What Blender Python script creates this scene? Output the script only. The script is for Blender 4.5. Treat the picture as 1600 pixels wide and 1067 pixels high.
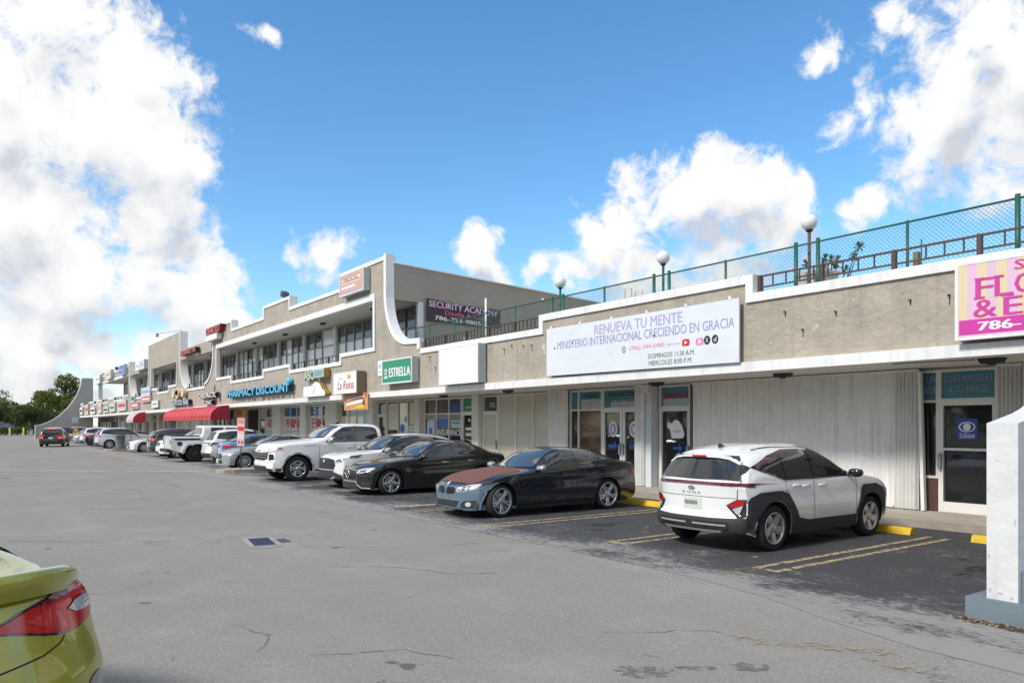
import bpy, bmesh, math, random
import numpy as np
from mathutils import Vector, Matrix
from mathutils.bvhtree import BVHTree
from mathutils.geometry import delaunay_2d_cdt
random.seed(7)
rng = np.random.default_rng(7)
SC = bpy.context.scene
for o in list(bpy.data.objects): bpy.data.objects.remove(o)
COL = SC.collection
PI = math.pi

# ------------------------------------------------------------ camera
# world: -X runs along the row of shops away from the camera, +Y points at the shops
cam = bpy.data.cameras.new('camera'); camo = bpy.data.objects.new('camera', cam); COL.objects.link(camo)
YAW = math.radians(35.8625)
camo.location = (0, 0, 1.85)
camo.rotation_euler = (math.radians(90), 0, math.radians(90) - YAW)
cam.sensor_width = 36.0
cam.lens = 36.0 * 1180.0 / 1600.0
cam.shift_y = (664.5 - 533.5) / 1600.0
cam.clip_start = 0.05; cam.clip_end = 4000
SC.camera = camo

# ------------------------------------------------------------ light, sky, exposure
SUN_DIR = Vector((0.02, -0.74, 0.67)).normalized()       # towards the sun
sun = bpy.data.lights.new('sun', 'SUN'); suno = bpy.data.objects.new('sun', sun); COL.objects.link(suno)
sun.energy = 1.9; sun.angle = math.radians(9); sun.color = (1.0, 0.955, 0.90)
suno.rotation_euler = (-SUN_DIR).to_track_quat('-Z', 'Y').to_euler()
SC.view_settings.view_transform = 'Standard'; SC.view_settings.look = 'None'
SC.view_settings.exposure = 0.90; SC.view_settings.gamma = 1.0
SC.view_settings.use_curve_mapping = False
SC.cycles.max_bounces = 9; SC.cycles.diffuse_bounces = 6; SC.cycles.glossy_bounces = 4
SC.cycles.transparent_max_bounces = 12

W = bpy.data.worlds.new('World'); SC.world = W; W.use_nodes = True
nt = W.node_tree; nt.nodes.clear()
def wn(t, **k):
    n = nt.nodes.new(t)
    for a, b in k.items(): setattr(n, a, b)
    return n
def L(a, b): nt.links.new(a, b)
FWD = Vector((-math.cos(YAW), math.sin(YAW), 0)); RGT = Vector((math.sin(YAW), math.cos(YAW), 0))
def skydir(x, y):
    return (FWD + RGT * ((x - 800) / 1180) + Vector((0, 0, (664.5 - y) / 1180))).normalized()
# cumulus banks: direction (given as the point of the view they rise over), angular radius, weight
BLOBS = [(60, 60, 120), (215, 90, 95), (30, 190, 130), (150, 250, 150), (60, 350, 170), (230, 240, 100), (250, 330, 90),
         (300, 245, 55), (150, 440, 130), (280, 460, 95), (350, 500, 62), (60, 560, 110), (160, 570, 90), (250, 555, 70),
         (60, 470, 60), (505, 398, 42), (480, 402, 26), (520, 412, 26), (765, 385, 30), (790, 445, 34), (752, 395, 18),
         (930, 385, 58), (1000, 350, 80), (1090, 310, 80), (1165, 290, 62), (1130, 380, 110), (1010, 430, 100), (900, 440, 60),
         (1195, 370, 60), (1250, 300, 36), (850, 425, 32),
         (1345, 160, 62), (1410, 170, 90), (1490, 150, 110), (1560, 170, 120), (1600, 80, 80), (1530, 40, 50), (1450, 235, 66),
         (1600, 230, 90), (1275, 75, 34), (1262, 92, 24), (1295, 48, 22), (1380, 22, 26), (1345, 318, 26), (1080, 245, 15), (1700, 150, 140),
         (-120, 150, 200), (-100, 450, 180), (405, 25, 20), (1410, 30, 20), (1370, 300, 30), (455, 365, 16)]
def density_group():
    g = bpy.data.node_groups.new('cloud_density', 'ShaderNodeTree')
    g.interface.new_socket('Dir', in_out='INPUT', socket_type='NodeSocketVector')
    g.interface.new_socket('Density', in_out='OUTPUT', socket_type='NodeSocketFloat')
    g.interface.new_socket('Soft', in_out='OUTPUT', socket_type='NodeSocketFloat')
    N = g.nodes; K = g.links
    gi = N.new('NodeGroupInput'); go = N.new('NodeGroupOutput')
    # warp the direction a little so that the banks get ragged outlines
    nz = N.new('ShaderNodeTexNoise'); nz.inputs['Scale'].default_value = 7.0; nz.inputs['Detail'].default_value = 3
    K.new(gi.outputs[0], nz.inputs['Vector'])
    sb = N.new('ShaderNodeVectorMath'); sb.operation = 'SUBTRACT'; sb.inputs[1].default_value = (.5, .5, .5); K.new(nz.outputs['Color'], sb.inputs[0])
    sc = N.new('ShaderNodeVectorMath'); sc.operation = 'SCALE'; sc.inputs['Scale'].default_value = 0.10; K.new(sb.outputs[0], sc.inputs[0])
    ad = N.new('ShaderNodeVectorMath'); ad.operation = 'ADD'; K.new(gi.outputs[0], ad.inputs[0]); K.new(sc.outputs[0], ad.inputs[1])
    prev = None
    for (x, y, r) in BLOBS:
        c = skydir(x, y); rad = r / 1180.0 * (c.dot(FWD)) * 1.12
        d = N.new('ShaderNodeVectorMath'); d.operation = 'DISTANCE'; d.inputs[1].default_value = c; K.new(ad.outputs[0], d.inputs[0])
        m = N.new('ShaderNodeMath'); m.operation = 'MULTIPLY_ADD'; m.inputs[1].default_value = -1 / rad; m.inputs[2].default_value = 1.0; K.new(d.outputs['Value'], m.inputs[0])
        if prev is None: prev = m.outputs[0]
        else:
            s = N.new('ShaderNodeMath'); s.operation = 'SMOOTH_MAX'; s.inputs[2].default_value = 0.18
            K.new(prev, s.inputs[0]); K.new(m.outputs[0], s.inputs[1]); prev = s.outputs[0]
    cl = N.new('ShaderNodeClamp'); cl.inputs['Min'].default_value = -1.2; cl.inputs['Max'].default_value = 0.75; K.new(prev, cl.inputs['Value'])
    # elsewhere in the sky (out of the picture) the same kind of cumulus, thickened to lift the ambient light
    far = N.new('ShaderNodeTexNoise'); far.inputs['Scale'].default_value = 2.6; far.inputs['Detail'].default_value = 2; K.new(gi.outputs[0], far.inputs['Vector'])
    fm = N.new('ShaderNodeMath'); fm.operation = 'MULTIPLY_ADD'; fm.inputs[1].default_value = 4.0; fm.inputs[2].default_value = -1.62; K.new(far.outputs[0], fm.inputs[0])
    dt = N.new('ShaderNodeVectorMath'); dt.operation = 'DOT_PRODUCT'; dt.inputs[1].default_value = (FWD + Vector((0, 0, .25))).normalized(); K.new(gi.outputs[0], dt.inputs[0])
    mr = N.new('ShaderNodeMapRange'); mr.interpolation_type = 'SMOOTHSTEP'; mr.inputs[1].default_value = .70; mr.inputs[2].default_value = .80; K.new(dt.outputs['Value'], mr.inputs[0])
    mx = N.new('ShaderNodeMix'); mx.data_type = 'FLOAT'; K.new(mr.outputs[0], mx.inputs[0]); K.new(fm.outputs[0], mx.inputs[2]); K.new(cl.outputs[0], mx.inputs[3])
    # billows: broad lumps shade the bank, fine ones fray its edge
    def fbm(scale, det, ro, amp, dist=0.0):
        n1 = N.new('ShaderNodeTexNoise'); n1.inputs['Scale'].default_value = scale; n1.inputs['Detail'].default_value = det; n1.inputs['Roughness'].default_value = ro; n1.inputs['Distortion'].default_value = dist
        K.new(gi.outputs[0], n1.inputs['Vector'])
        m1 = N.new('ShaderNodeMath'); m1.operation = 'MULTIPLY_ADD'; m1.inputs[1].default_value = amp; m1.inputs[2].default_value = -amp * .5; K.new(n1.outputs[0], m1.inputs[0]); return m1.outputs[0]
    def plus(a, b):
        q = N.new('ShaderNodeMath'); q.operation = 'ADD'; K.new(a, q.inputs[0]); K.new(b, q.inputs[1]); return q.outputs[0]
    soft = plus(mx.outputs[0], fbm(9, 4, .55, 2.6, .3))
    hard = plus(plus(mx.outputs[0], fbm(9, 8, .60, 2.6, .3)), fbm(27, 9, .66, 2.2, .4))
    K.new(hard, go.inputs[0]); K.new(soft, go.inputs[1])
    return g
DG = density_group()
tc = wn('ShaderNodeTexCoord')
nrm = wn('ShaderNodeVectorMath', operation='NORMALIZE'); L(tc.outputs['Generated'], nrm.inputs[0])
g1 = wn('ShaderNodeGroup'); g1.node_tree = DG; L(nrm.outputs[0], g1.inputs[0])
up = wn('ShaderNodeVectorMath', operation='ADD'); up.inputs[1].default_value = Vector((SUN_DIR.x * .02, SUN_DIR.y * .02, 0.05)); L(nrm.outputs[0], up.inputs[0])
g2 = wn('ShaderNodeGroup'); g2.node_tree = DG; L(up.outputs[0], g2.inputs[0])
alpha = wn('ShaderNodeMapRange', interpolation_type='SMOOTHSTEP'); alpha.inputs[1].default_value = -.12; alpha.inputs[2].default_value = .62; L(g1.outputs[0], alpha.inputs[0])
lit = wn('ShaderNodeMath', operation='SUBTRACT'); L(g1.outputs[1], lit.inputs[0]); L(g2.outputs[1], lit.inputs[1])
litr = wn('ShaderNodeMapRange'); litr.inputs[1].default_value = -.75; litr.inputs[2].default_value = .55; L(lit.outputs[0], litr.inputs[0])
thick = wn('ShaderNodeMapRange', interpolation_type='SMOOTHSTEP'); thick.inputs[1].default_value = .35; thick.inputs[2].default_value = 1.5; thick.inputs[3].default_value = 0; thick.inputs[4].default_value = .30; L(g2.outputs[1], thick.inputs[0])
fine = wn('ShaderNodeMath', operation='SUBTRACT'); L(g1.outputs[0], fine.inputs[0]); L(g2.outputs[0], fine.inputs[1])
fm2 = wn('ShaderNodeMath', operation='MULTIPLY'); fm2.inputs[1].default_value = .10; L(fine.outputs[0], fm2.inputs[0])
sh0 = wn('ShaderNodeMath', operation='SUBTRACT'); L(litr.outputs[0], sh0.inputs[0]); L(thick.outputs[0], sh0.inputs[1])
shade = wn('ShaderNodeMath', operation='ADD'); L(sh0.outputs[0], shade.inputs[0]); L(fm2.outputs[0], shade.inputs[1])
ramp = wn('ShaderNodeValToRGB'); L(shade.outputs[0], ramp.inputs[0])
ramp.color_ramp.elements[0].position = 0.0; ramp.color_ramp.elements[0].color = (.345, .36, .39, 1)
ramp.color_ramp.elements[1].position = .80; ramp.color_ramp.elements[1].color = (.55, .547, .54, 1)
e = ramp.color_ramp.elements.new(.28); e.color = (.44, .45, .47, 1)
e = ramp.color_ramp.elements.new(.52); e.color = (.505, .507, .51, 1)
sky = wn('ShaderNodeTexSky', sky_type='NISHITA'); sky.sun_disc = False
sky.sun_elevation = math.asin(SUN_DIR.z); sky.sun_rotation = math.atan2(SUN_DIR.x, SUN_DIR.y)
sky.air_density = 1.0; sky.dust_density = .15; sky.ozone_density = 3.8; sky.altitude = 5
hs = wn('ShaderNodeHueSaturation'); hs.inputs['Saturation'].default_value = 1.17; hs.inputs['Hue'].default_value = .495; L(sky.outputs[0], hs.inputs['Color'])
bg1 = wn('ShaderNodeBackground'); bg1.inputs['Strength'].default_value = .112; L(hs.outputs[0], bg1.inputs['Color'])
bg2 = wn('ShaderNodeBackground'); bg2.inputs['Strength'].default_value = 1.0; L(ramp.outputs[0], bg2.inputs['Color'])
mixw = wn('ShaderNodeMixShader'); L(alpha.outputs[0], mixw.inputs[0]); L(bg1.outputs[0], mixw.inputs[1]); L(bg2.outputs[0], mixw.inputs[2])
wo = wn('ShaderNodeOutputWorld'); L(mixw.outputs[0], wo.inputs['Surface'])
W.cycles.sampling_method = 'MANUAL'; W.cycles.sample_map_resolution = 512

# ------------------------------------------------------------ helpers: materials
MATS = {}
def mat(name, col, rough=.6, metal=0.0, noise=0.0, nscale=3.0, bump=0.0, bscale=40.0, coat=0.0, spec=.5, emit=None, estr=1.0, streak=0.0, bdist=.01, bdetail=4, col2=None):
    """principled material with optional tonal noise, vertical dirt streaks and fine relief"""
    if name in MATS: return MATS[name]
    m = bpy.data.materials.new(name); m.use_nodes = True; MATS[name] = m
    t = m.node_tree; b = t.nodes['Principled BSDF']
    c = tuple(col) + ((1,) if len(col) == 3 else ())
    b.inputs['Base Color'].default_value = c; b.inputs['Roughness'].default_value = rough; b.inputs['Metallic'].default_value = metal
    b.inputs['Coat Weight'].default_value = coat; b.inputs['Coat Roughness'].default_value = .03
    b.inputs['Specular IOR Level'].default_value = spec
    if emit: b.inputs['Emission Color'].default_value = tuple(emit) + (1,); b.inputs['Emission Strength'].default_value = estr
    N = t.nodes; K = t.links
    if noise or bump or streak:
        tcn = N.new('ShaderNodeTexCoord'); geo = N.new('ShaderNodeNewGeometry')
    if noise or streak:
        src = None
        if noise:
            n = N.new('ShaderNodeTexNoise'); n.inputs['Scale'].default_value = nscale; n.inputs['Detail'].default_value = 6; n.inputs['Roughness'].default_value = .62
            K.new(geo.outputs['Position'], n.inputs['Vector'])
            r = N.new('ShaderNodeMapRange'); r.inputs[1].default_value = .28; r.inputs[2].default_value = .72; r.inputs[3].default_value = 0; r.inputs[4].default_value = 1
            K.new(n.outputs[0], r.inputs[0])
            mx = N.new('ShaderNodeMix'); mx.data_type = 'RGBA'
            dk = tuple(x * (1 - noise) for x in c[:3]) if col2 is None else tuple(col2)
            mx.inputs[6].default_value = dk + (1,); mx.inputs[7].default_value = tuple(min(1, x * (1 + noise * .5)) for x in c[:3]) + (1,)
            K.new(r.outputs[0], mx.inputs[0]); src = mx.outputs[2]
        if streak:
            mp = N.new('ShaderNodeMapping'); mp.inputs['Scale'].default_value = (5, 5, .35); K.new(geo.outputs['Position'], mp.inputs[0])
            n2 = N.new('ShaderNodeTexNoise'); n2.inputs['Scale'].default_value = 1.5; n2.inputs['Detail'].default_value = 5; K.new(mp.outputs[0], n2.inputs['Vector'])
            r2 = N.new('ShaderNodeMapRange'); r2.inputs[1].default_value = .5; r2.inputs[2].default_value = .78; r2.inputs[3].default_value = 1; r2.inputs[4].default_value = 1 - streak
            K.new(n2.outputs[0], r2.inputs[0])
            ml = N.new('ShaderNodeMix'); ml.data_type = 'RGBA'; ml.blend_type = 'MULTIPLY'; ml.inputs[0].default_value = 1
            if src: K.new(src, ml.inputs[6])
            else: ml.inputs[6].default_value = c
            K.new(r2.outputs[0], ml.inputs[7]); src = ml.outputs[2]
        K.new(src, b.inputs['Base Color'])
    if bump:
        nb = N.new('ShaderNodeTexNoise'); nb.inputs['Scale'].default_value = bscale; nb.inputs['Detail'].default_value = bdetail
        K.new(geo.outputs['Position'], nb.inputs['Vector'])
        bp = N.new('ShaderNodeBump'); bp.inputs['Strength'].default_value = bump; bp.inputs['Distance'].default_value = bdist
        K.new(nb.outputs[0], bp.inputs['Height']); K.new(bp.outputs[0], b.inputs['Normal'])
    return m
def paint(name, col, metal=0.0, rough=.35):
    return mat(name, col, rough=rough, metal=metal, coat=1.0, noise=.04, nscale=2.0)

# ------------------------------------------------------------ helpers: objects
def tag(o, label=None, cat=None, group=None, kind=None):
    if label: o['label'] = label
    if cat: o['category'] = cat
    if group: o['group'] = group
    if kind: o['kind'] = kind
    return o
def empty(name, loc=(0, 0, 0), rz=0.0, label=None, cat=None, group=None, parent=None):
    o = bpy.data.objects.new(name, None); COL.objects.link(o); o.location = loc; o.rotation_euler = (0, 0, rz)
    o.empty_display_size = .2
    if parent: o.parent = parent
    return tag(o, label, cat, group)
def mesh_obj(name, me, parent=None, mats=None, loc=None):
    o = bpy.data.objects.new(name, me); COL.objects.link(o)
    if mats is not None:
        for m in (mats if isinstance(mats, (list, tuple)) else [mats]): me.materials.append(m)
    if parent: o.parent = parent
    if loc is not None: o.location = loc
    return o
def share(name, me, parent, loc=(0, 0, 0), rot=(0, 0, 0), scale=(1, 1, 1)):
    o = bpy.data.objects.new(name, me); COL.objects.link(o); o.parent = parent; o.location = loc; o.rotation_euler = rot; o.scale = scale
    return o
def copy_tree(o, parent=None):
    c = o.copy(); COL.objects.link(c); c.parent = parent
    for ch in list(o.children): copy_tree(ch, c)
    return c

class MB:
    def __init__(s): s.v = []; s.f = []; s.mi = []; s.sm = []
    def add(s, vs, fs, mi=0, smooth=False):
        o = len(s.v); s.v += [tuple(v) for v in vs]
        for f in fs: s.f.append(tuple(i + o for i in f)); s.mi.append(mi); s.sm.append(smooth)
        return s
    def box(s, x0, x1, y0, y1, z0, z1, mi=0):
        x0, x1 = min(x0, x1), max(x0, x1); y0, y1 = min(y0, y1), max(y0, y1); z0, z1 = min(z0, z1), max(z0, z1)
        return s.add([(x0, y0, z0), (x1, y0, z0), (x1, y1, z0), (x0, y1, z0), (x0, y0, z1), (x1, y0, z1), (x1, y1, z1), (x0, y1, z1)],
              [(0, 3, 2, 1), (4, 5, 6, 7), (0, 1, 5, 4), (1, 2, 6, 5), (2, 3, 7, 6), (3, 0, 4, 7)], mi)
    def prism_xz(s, pts, y0, y1, mi=0, side_mi=None):
        """outline in the XZ plane, pulled from y0 (front) to y1"""
        a = sum(pts[i][0] * pts[(i + 1) % len(pts)][1] - pts[(i + 1) % len(pts)][0] * pts[i][1] for i in range(len(pts)))
        if a < 0: pts = pts[::-1]
        n = len(pts)
        vs = [(x, y0, z) for x, z in pts] + [(x, y1, z) for x, z in pts]
        s.add(vs, [tuple(range(n)), tuple(range(2 * n - 1, n - 1, -1))], mi)
        o = len(s.v) - 2 * n
        for i in range(n):
            j = (i + 1) % n
            s.f.append((o + i, o + n + i, o + n + j, o + j)); s.mi.append(mi if side_mi is None else side_mi); s.sm.append(False)
        return s
    def prism_yz(s, pts, x0, x1, mi=0):
        a = sum(pts[i][0] * pts[(i + 1) % len(pts)][1] - pts[(i + 1) % len(pts)][0] * pts[i][1] for i in range(len(pts)))
        if a < 0: pts = pts[::-1]
        n = len(pts); x0, x1 = min(x0, x1), max(x0, x1)
        vs = [(x1, y, z) for y, z in pts] + [(x0, y, z) for y, z in pts]
        s.add(vs, [tuple(range(n)), tuple(range(2 * n - 1, n - 1, -1))] + [(i, i + n, (i + 1) % n + n, (i + 1) % n) for i in range(n)], mi)
        return s
    def prism_xy(s, pts, z0, z1, mi=0):
        a = sum(pts[i][0] * pts[(i + 1) % len(pts)][1] - pts[(i + 1) % len(pts)][0] * pts[i][1] for i in range(len(pts)))
        if a < 0: pts = pts[::-1]
        n = len(pts)
        vs = [(x, y, z1) for x, y in pts] + [(x, y, z0) for x, y in pts]
        s.add(vs, [tuple(range(n)), tuple(range(2 * n - 1, n - 1, -1))] + [(i, i + n, (i + 1) % n + n, (i + 1) % n) for i in range(n)], mi)
        return s
    def tube(s, path, r, n=8, mi=0, smooth=True, cap=True, r2=None):
        path = [Vector(p) for p in path]; vs = []; fs = []
        m = len(path)
        for k, p in enumerate(path):
            t = (path[min(k + 1, m - 1)] - path[max(k - 1, 0)]).normalized()
            a = t.cross(Vector((0, 0, 1))) if abs(t.z) < .95 else t.cross(Vector((1, 0, 0)))
            a.normalize(); b = t.cross(a)
            rr = r if r2 is None else r + (r2 - r) * k / max(1, m - 1)
            if isinstance(r, (list, tuple)): rr = r[k]
            for i in range(n):
                w = 2 * PI * i / n; vs.append(p + (a * math.cos(w) + b * math.sin(w)) * rr)
        for k in range(m - 1):
            for i in range(n):
                j = (i + 1) % n; fs.append((k * n + i, k * n + j, (k + 1) * n + j, (k + 1) * n + i))
        s.add(vs, fs, mi, smooth)
        if cap:
            o = len(s.v) - len(vs)
            s.f += [tuple(o + i for i in range(n))[::-1], tuple(o + (m - 1) * n + i for i in range(n))]; s.mi += [mi, mi]; s.sm += [False, False]
        return s
    def lathe(s, prof, n=24, axis='z', c=(0, 0, 0), mi=0, smooth=True, closed=False):
        """prof: (radius, height) pairs turned round an axis through c"""
        vs = []; fs = []; m = len(prof)
        for r, h in prof:
            for i in range(n):
                w = 2 * PI * i / n; a, b = r * math.cos(w), r * math.sin(w)
                p = (a, b, h) if axis == 'z' else ((a, h, -b) if axis == 'y' else (h, a, b))
                vs.append((p[0] + c[0], p[1] + c[1], p[2] + c[2]))
        for k in range(m - 1 if not closed else m):
            k2 = (k + 1) % m
            for i in range(n):
                j = (i + 1) % n; fs.append((k * n + i, k * n + j, k2 * n + j, k2 * n + i))
        return s.add(vs, fs, mi, smooth)
    def mesh(s, name):
        me = bpy.data.meshes.new(name); me.from_pydata(s.v, [], s.f)
        me.polygons.foreach_set('material_index', s.mi); me.polygons.foreach_set('use_smooth', s.sm)
        me.validate(); me.update()
        return me
    def build(s, name, mats, parent=None, loc=None, kind=None):
        o = mesh_obj(name, s.mesh(name), parent, mats, loc)
        if kind: o['kind'] = kind
        return o
def band(path, w, closed=False):
    """strip of width w to the left of a polyline in 2D, mitred; returns an outline polygon"""
    n = len(path); off = []
    for i in range(n):
        a = Vector(path[max(i - 1, 0)]); b = Vector(path[i]); c = Vector(path[min(i + 1, n - 1)])
        d1 = (b - a) if i > 0 else (c - b); d2 = (c - b) if i < n - 1 else d1
        d1 = d1.normalized(); d2 = d2.normalized()
        n1 = Vector((-d1.y, d1.x)); n2 = Vector((-d2.y, d2.x))
        m = (n1 + n2)
        if m.length < 1e-6: m = n1
        m.normalize(); k = w / max(.35, m.dot(n1))
        off.append((b.x + m.x * k, b.y + m.y * k))
    return [tuple(p) for p in path] + off[::-1]
_fc = {}
def text_mesh(txt, size=1.0, offset=0.0, width=None, bold=0.0, shear=0.0, extrude=0.0, align='CENTER', height=None, res=2):
    """lettering as a mesh in the XZ plane facing -Y; optionally fitted to a width / cap height"""
    cu = bpy.data.curves.new('lettering', 'FONT'); cu.body = txt; cu.size = size; cu.offset = offset; cu.shear = shear
    cu.extrude = extrude; cu.align_x = align; cu.align_y = 'CENTER'; cu.resolution_u = res
    o = bpy.data.objects.new('tmp_text', cu); COL.objects.link(o)
    dg = bpy.context.evaluated_depsgraph_get()
    me = bpy.data.meshes.new_from_object(o.evaluated_get(dg))
    bpy.data.objects.remove(o); bpy.data.curves.remove(cu)
    n = len(me.vertices)
    if n == 0: return me
    co = np.empty(n * 3, dtype=np.float64); me.vertices.foreach_get('co', co); co = co.reshape(-1, 3)
    mn = co.min(0); mxx = co.max(0)
    sx = width / max(1e-6, mxx[0] - mn[0]) if width else 1.0
    sz = height / max(1e-6, mxx[1] - mn[1]) if height else (sx if width and not height else 1.0)
    cx = (mn[0] + mxx[0]) / 2 if align == 'CENTER' else mn[0]; cy = (mn[1] + mxx[1]) / 2
    out = np.empty_like(co); out[:, 0] = (co[:, 0] - cx) * sx; out[:, 2] = (co[:, 1] - cy) * sz; out[:, 1] = -co[:, 2]
    me.vertices.foreach_set('co', out.ravel()); me.update()
    if bold:      # heavier strokes: the outline laid three times, a hair apart
        bm = bmesh.new(); k = min(bold * .8 * (sz if not width else max(sx, sz)), .03)
        for dx, dy in ((0, 0), (-k, .0006), (k, .0012)):
            n0 = len(bm.verts); bm.from_mesh(me); bm.verts.ensure_lookup_table()
            for v in bm.verts[n0:]: v.co.x += dx; v.co.y += dy
        bm.to_mesh(me); bm.free()
    return me
def letters(txt, m, parent, x, y, z, width=None, height=None, name='lettering', **k):
    me = text_mesh(txt, width=width, height=height, **k)
    return mesh_obj(name, me, parent, m, (x, y, z))
def ellipse(cx, cz, rx, rz, n=24):
    return [(cx + rx * math.cos(2 * PI * i / n), cz + rz * math.sin(2 * PI * i / n)) for i in range(n)]

# ------------------------------------------------------------ materials
M_stucco = mat('tan stucco', (.405, .36, .298), rough=.95, noise=.22, nscale=1.4, bump=.9, bscale=8, bdist=.04, streak=.15, bdetail=7)
M_stucco_side = mat('shaded tan stucco', (.34, .31, .27), rough=.95, noise=.10, nscale=1.2, bump=.6, bscale=10, bdist=.03)  # tan stucco darkened and greyed, the gable's shade put into the colour
M_white = mat('white trim paint', (.76, .76, .745), rough=.75, noise=.08, nscale=2.5, bump=.3, bscale=12, streak=.18)
M_soffit = mat('cream soffit paint', (.70, .675, .62), rough=.85, noise=.06, nscale=1.5)
M_cream = mat('cream wall paint', (.68, .66, .60), rough=.85, noise=.06, nscale=1.8)
M_bluegrey = mat('pale blue grey paint', (.58, .63, .65), rough=.6, noise=.05, nscale=2)
M_frame = mat('white aluminium frame', (.72, .71, .67), rough=.45, noise=.04)
M_dframe = mat('bronze aluminium frame', (.09, .085, .08), rough=.4, noise=.05)
M_glass = mat('dark window glass', (.018, .02, .022), rough=.04, spec=.7)
M_glass_up = mat('tinted upper glass', (.06, .065, .07), rough=.05, spec=.7)
M_curtain = mat('window with pale curtain', (.72, .71, .67), rough=.12, noise=.22, nscale=5, spec=.6)
M_browncurtain = mat('window with brown curtain', (.12, .075, .04), rough=.08, noise=.5, nscale=6, spec=.6)
M_paperpane = mat('window lined with beige paper', (.56, .54, .46), rough=.12, noise=.05, nscale=2, spec=.5)
M_shutter = mat('white accordion shutter', (.80, .80, .775), rough=.55, noise=.09, nscale=3, streak=.22)
M_brownrail = mat('brown railing paint', (.072, .048, .04), rough=.6, noise=.2)
M_green = mat('green coated steel', (.012, .095, .065), rough=.45, noise=.15)
M_darkfix = mat('dark fixture', (.03, .03, .032), rough=.5, noise=.1)
M_grey = mat('grey metal', (.32, .33, .34), rough=.5, noise=.08)
M_tile = mat('red clay tile', (.33, .10, .065), rough=.85, noise=.3, nscale=4)
M_signwhite = mat('white sign face', (.78, .78, .78), rough=.4, noise=.03)
M_banner = mat('white vinyl banner', (.68, .71, .755), rough=.55, noise=.06, nscale=.9, bump=.4, bscale=1.4, bdist=.07, bdetail=2)
M_signgrey = mat('shaded sign box side', (.42, .46, .48), rough=.5, noise=.06)  # cabinet sides greyed, their shade put into the colour
M_concrete = mat('concrete kerb', (.36, .32, .265), rough=.95, noise=.30, nscale=2.2, bump=.4, bscale=25)
M_walk = mat('concrete walk', (.42, .37, .30), rough=.95, noise=.22, nscale=1.1, bump=.3, bscale=30)
M_yellow = mat('yellow kerb paint', (.68, .44, .02), rough=.7, noise=.15, nscale=6, bump=.3, bscale=30)
M_lightyellow = mat('yellow post paint', (.72, .55, .12), rough=.6, noise=.1)
M_blue = mat('blue print', (.02, .06, .30), rough=.4)
M_bblue = mat('bright blue print', (.015, .13, .55), rough=.4)
M_black = mat('black print', (.015, .015, .018), rough=.5)
M_red = mat('red print', (.55, .03, .04), rough=.5)
M_wprint = mat('white print', (.8, .8, .8), rough=.45)
M_purple = mat('purple print', (.42, .37, .60), rough=.5)
M_violet = mat('blue violet print', (.30, .32, .53), rough=.5)
M_pink = mat('pink print', (.70, .24, .42), rough=.5)
M_olive = mat('dark green print', (.10, .16, .08), rough=.5)
M_teal = mat('teal print', (.06, .22, .27), rough=.3)
M_greensign = mat('green sign face', (.02, .25, .13), rough=.35)
M_skyblue = mat('sky blue letter', (.09, .46, .70), rough=.3)
M_bluegreyp = mat('pale blue poster', (.50, .62, .70), rough=.4, noise=.08)
M_magenta = mat('magenta print', (.58, .045, .33), rough=.4)

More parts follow.
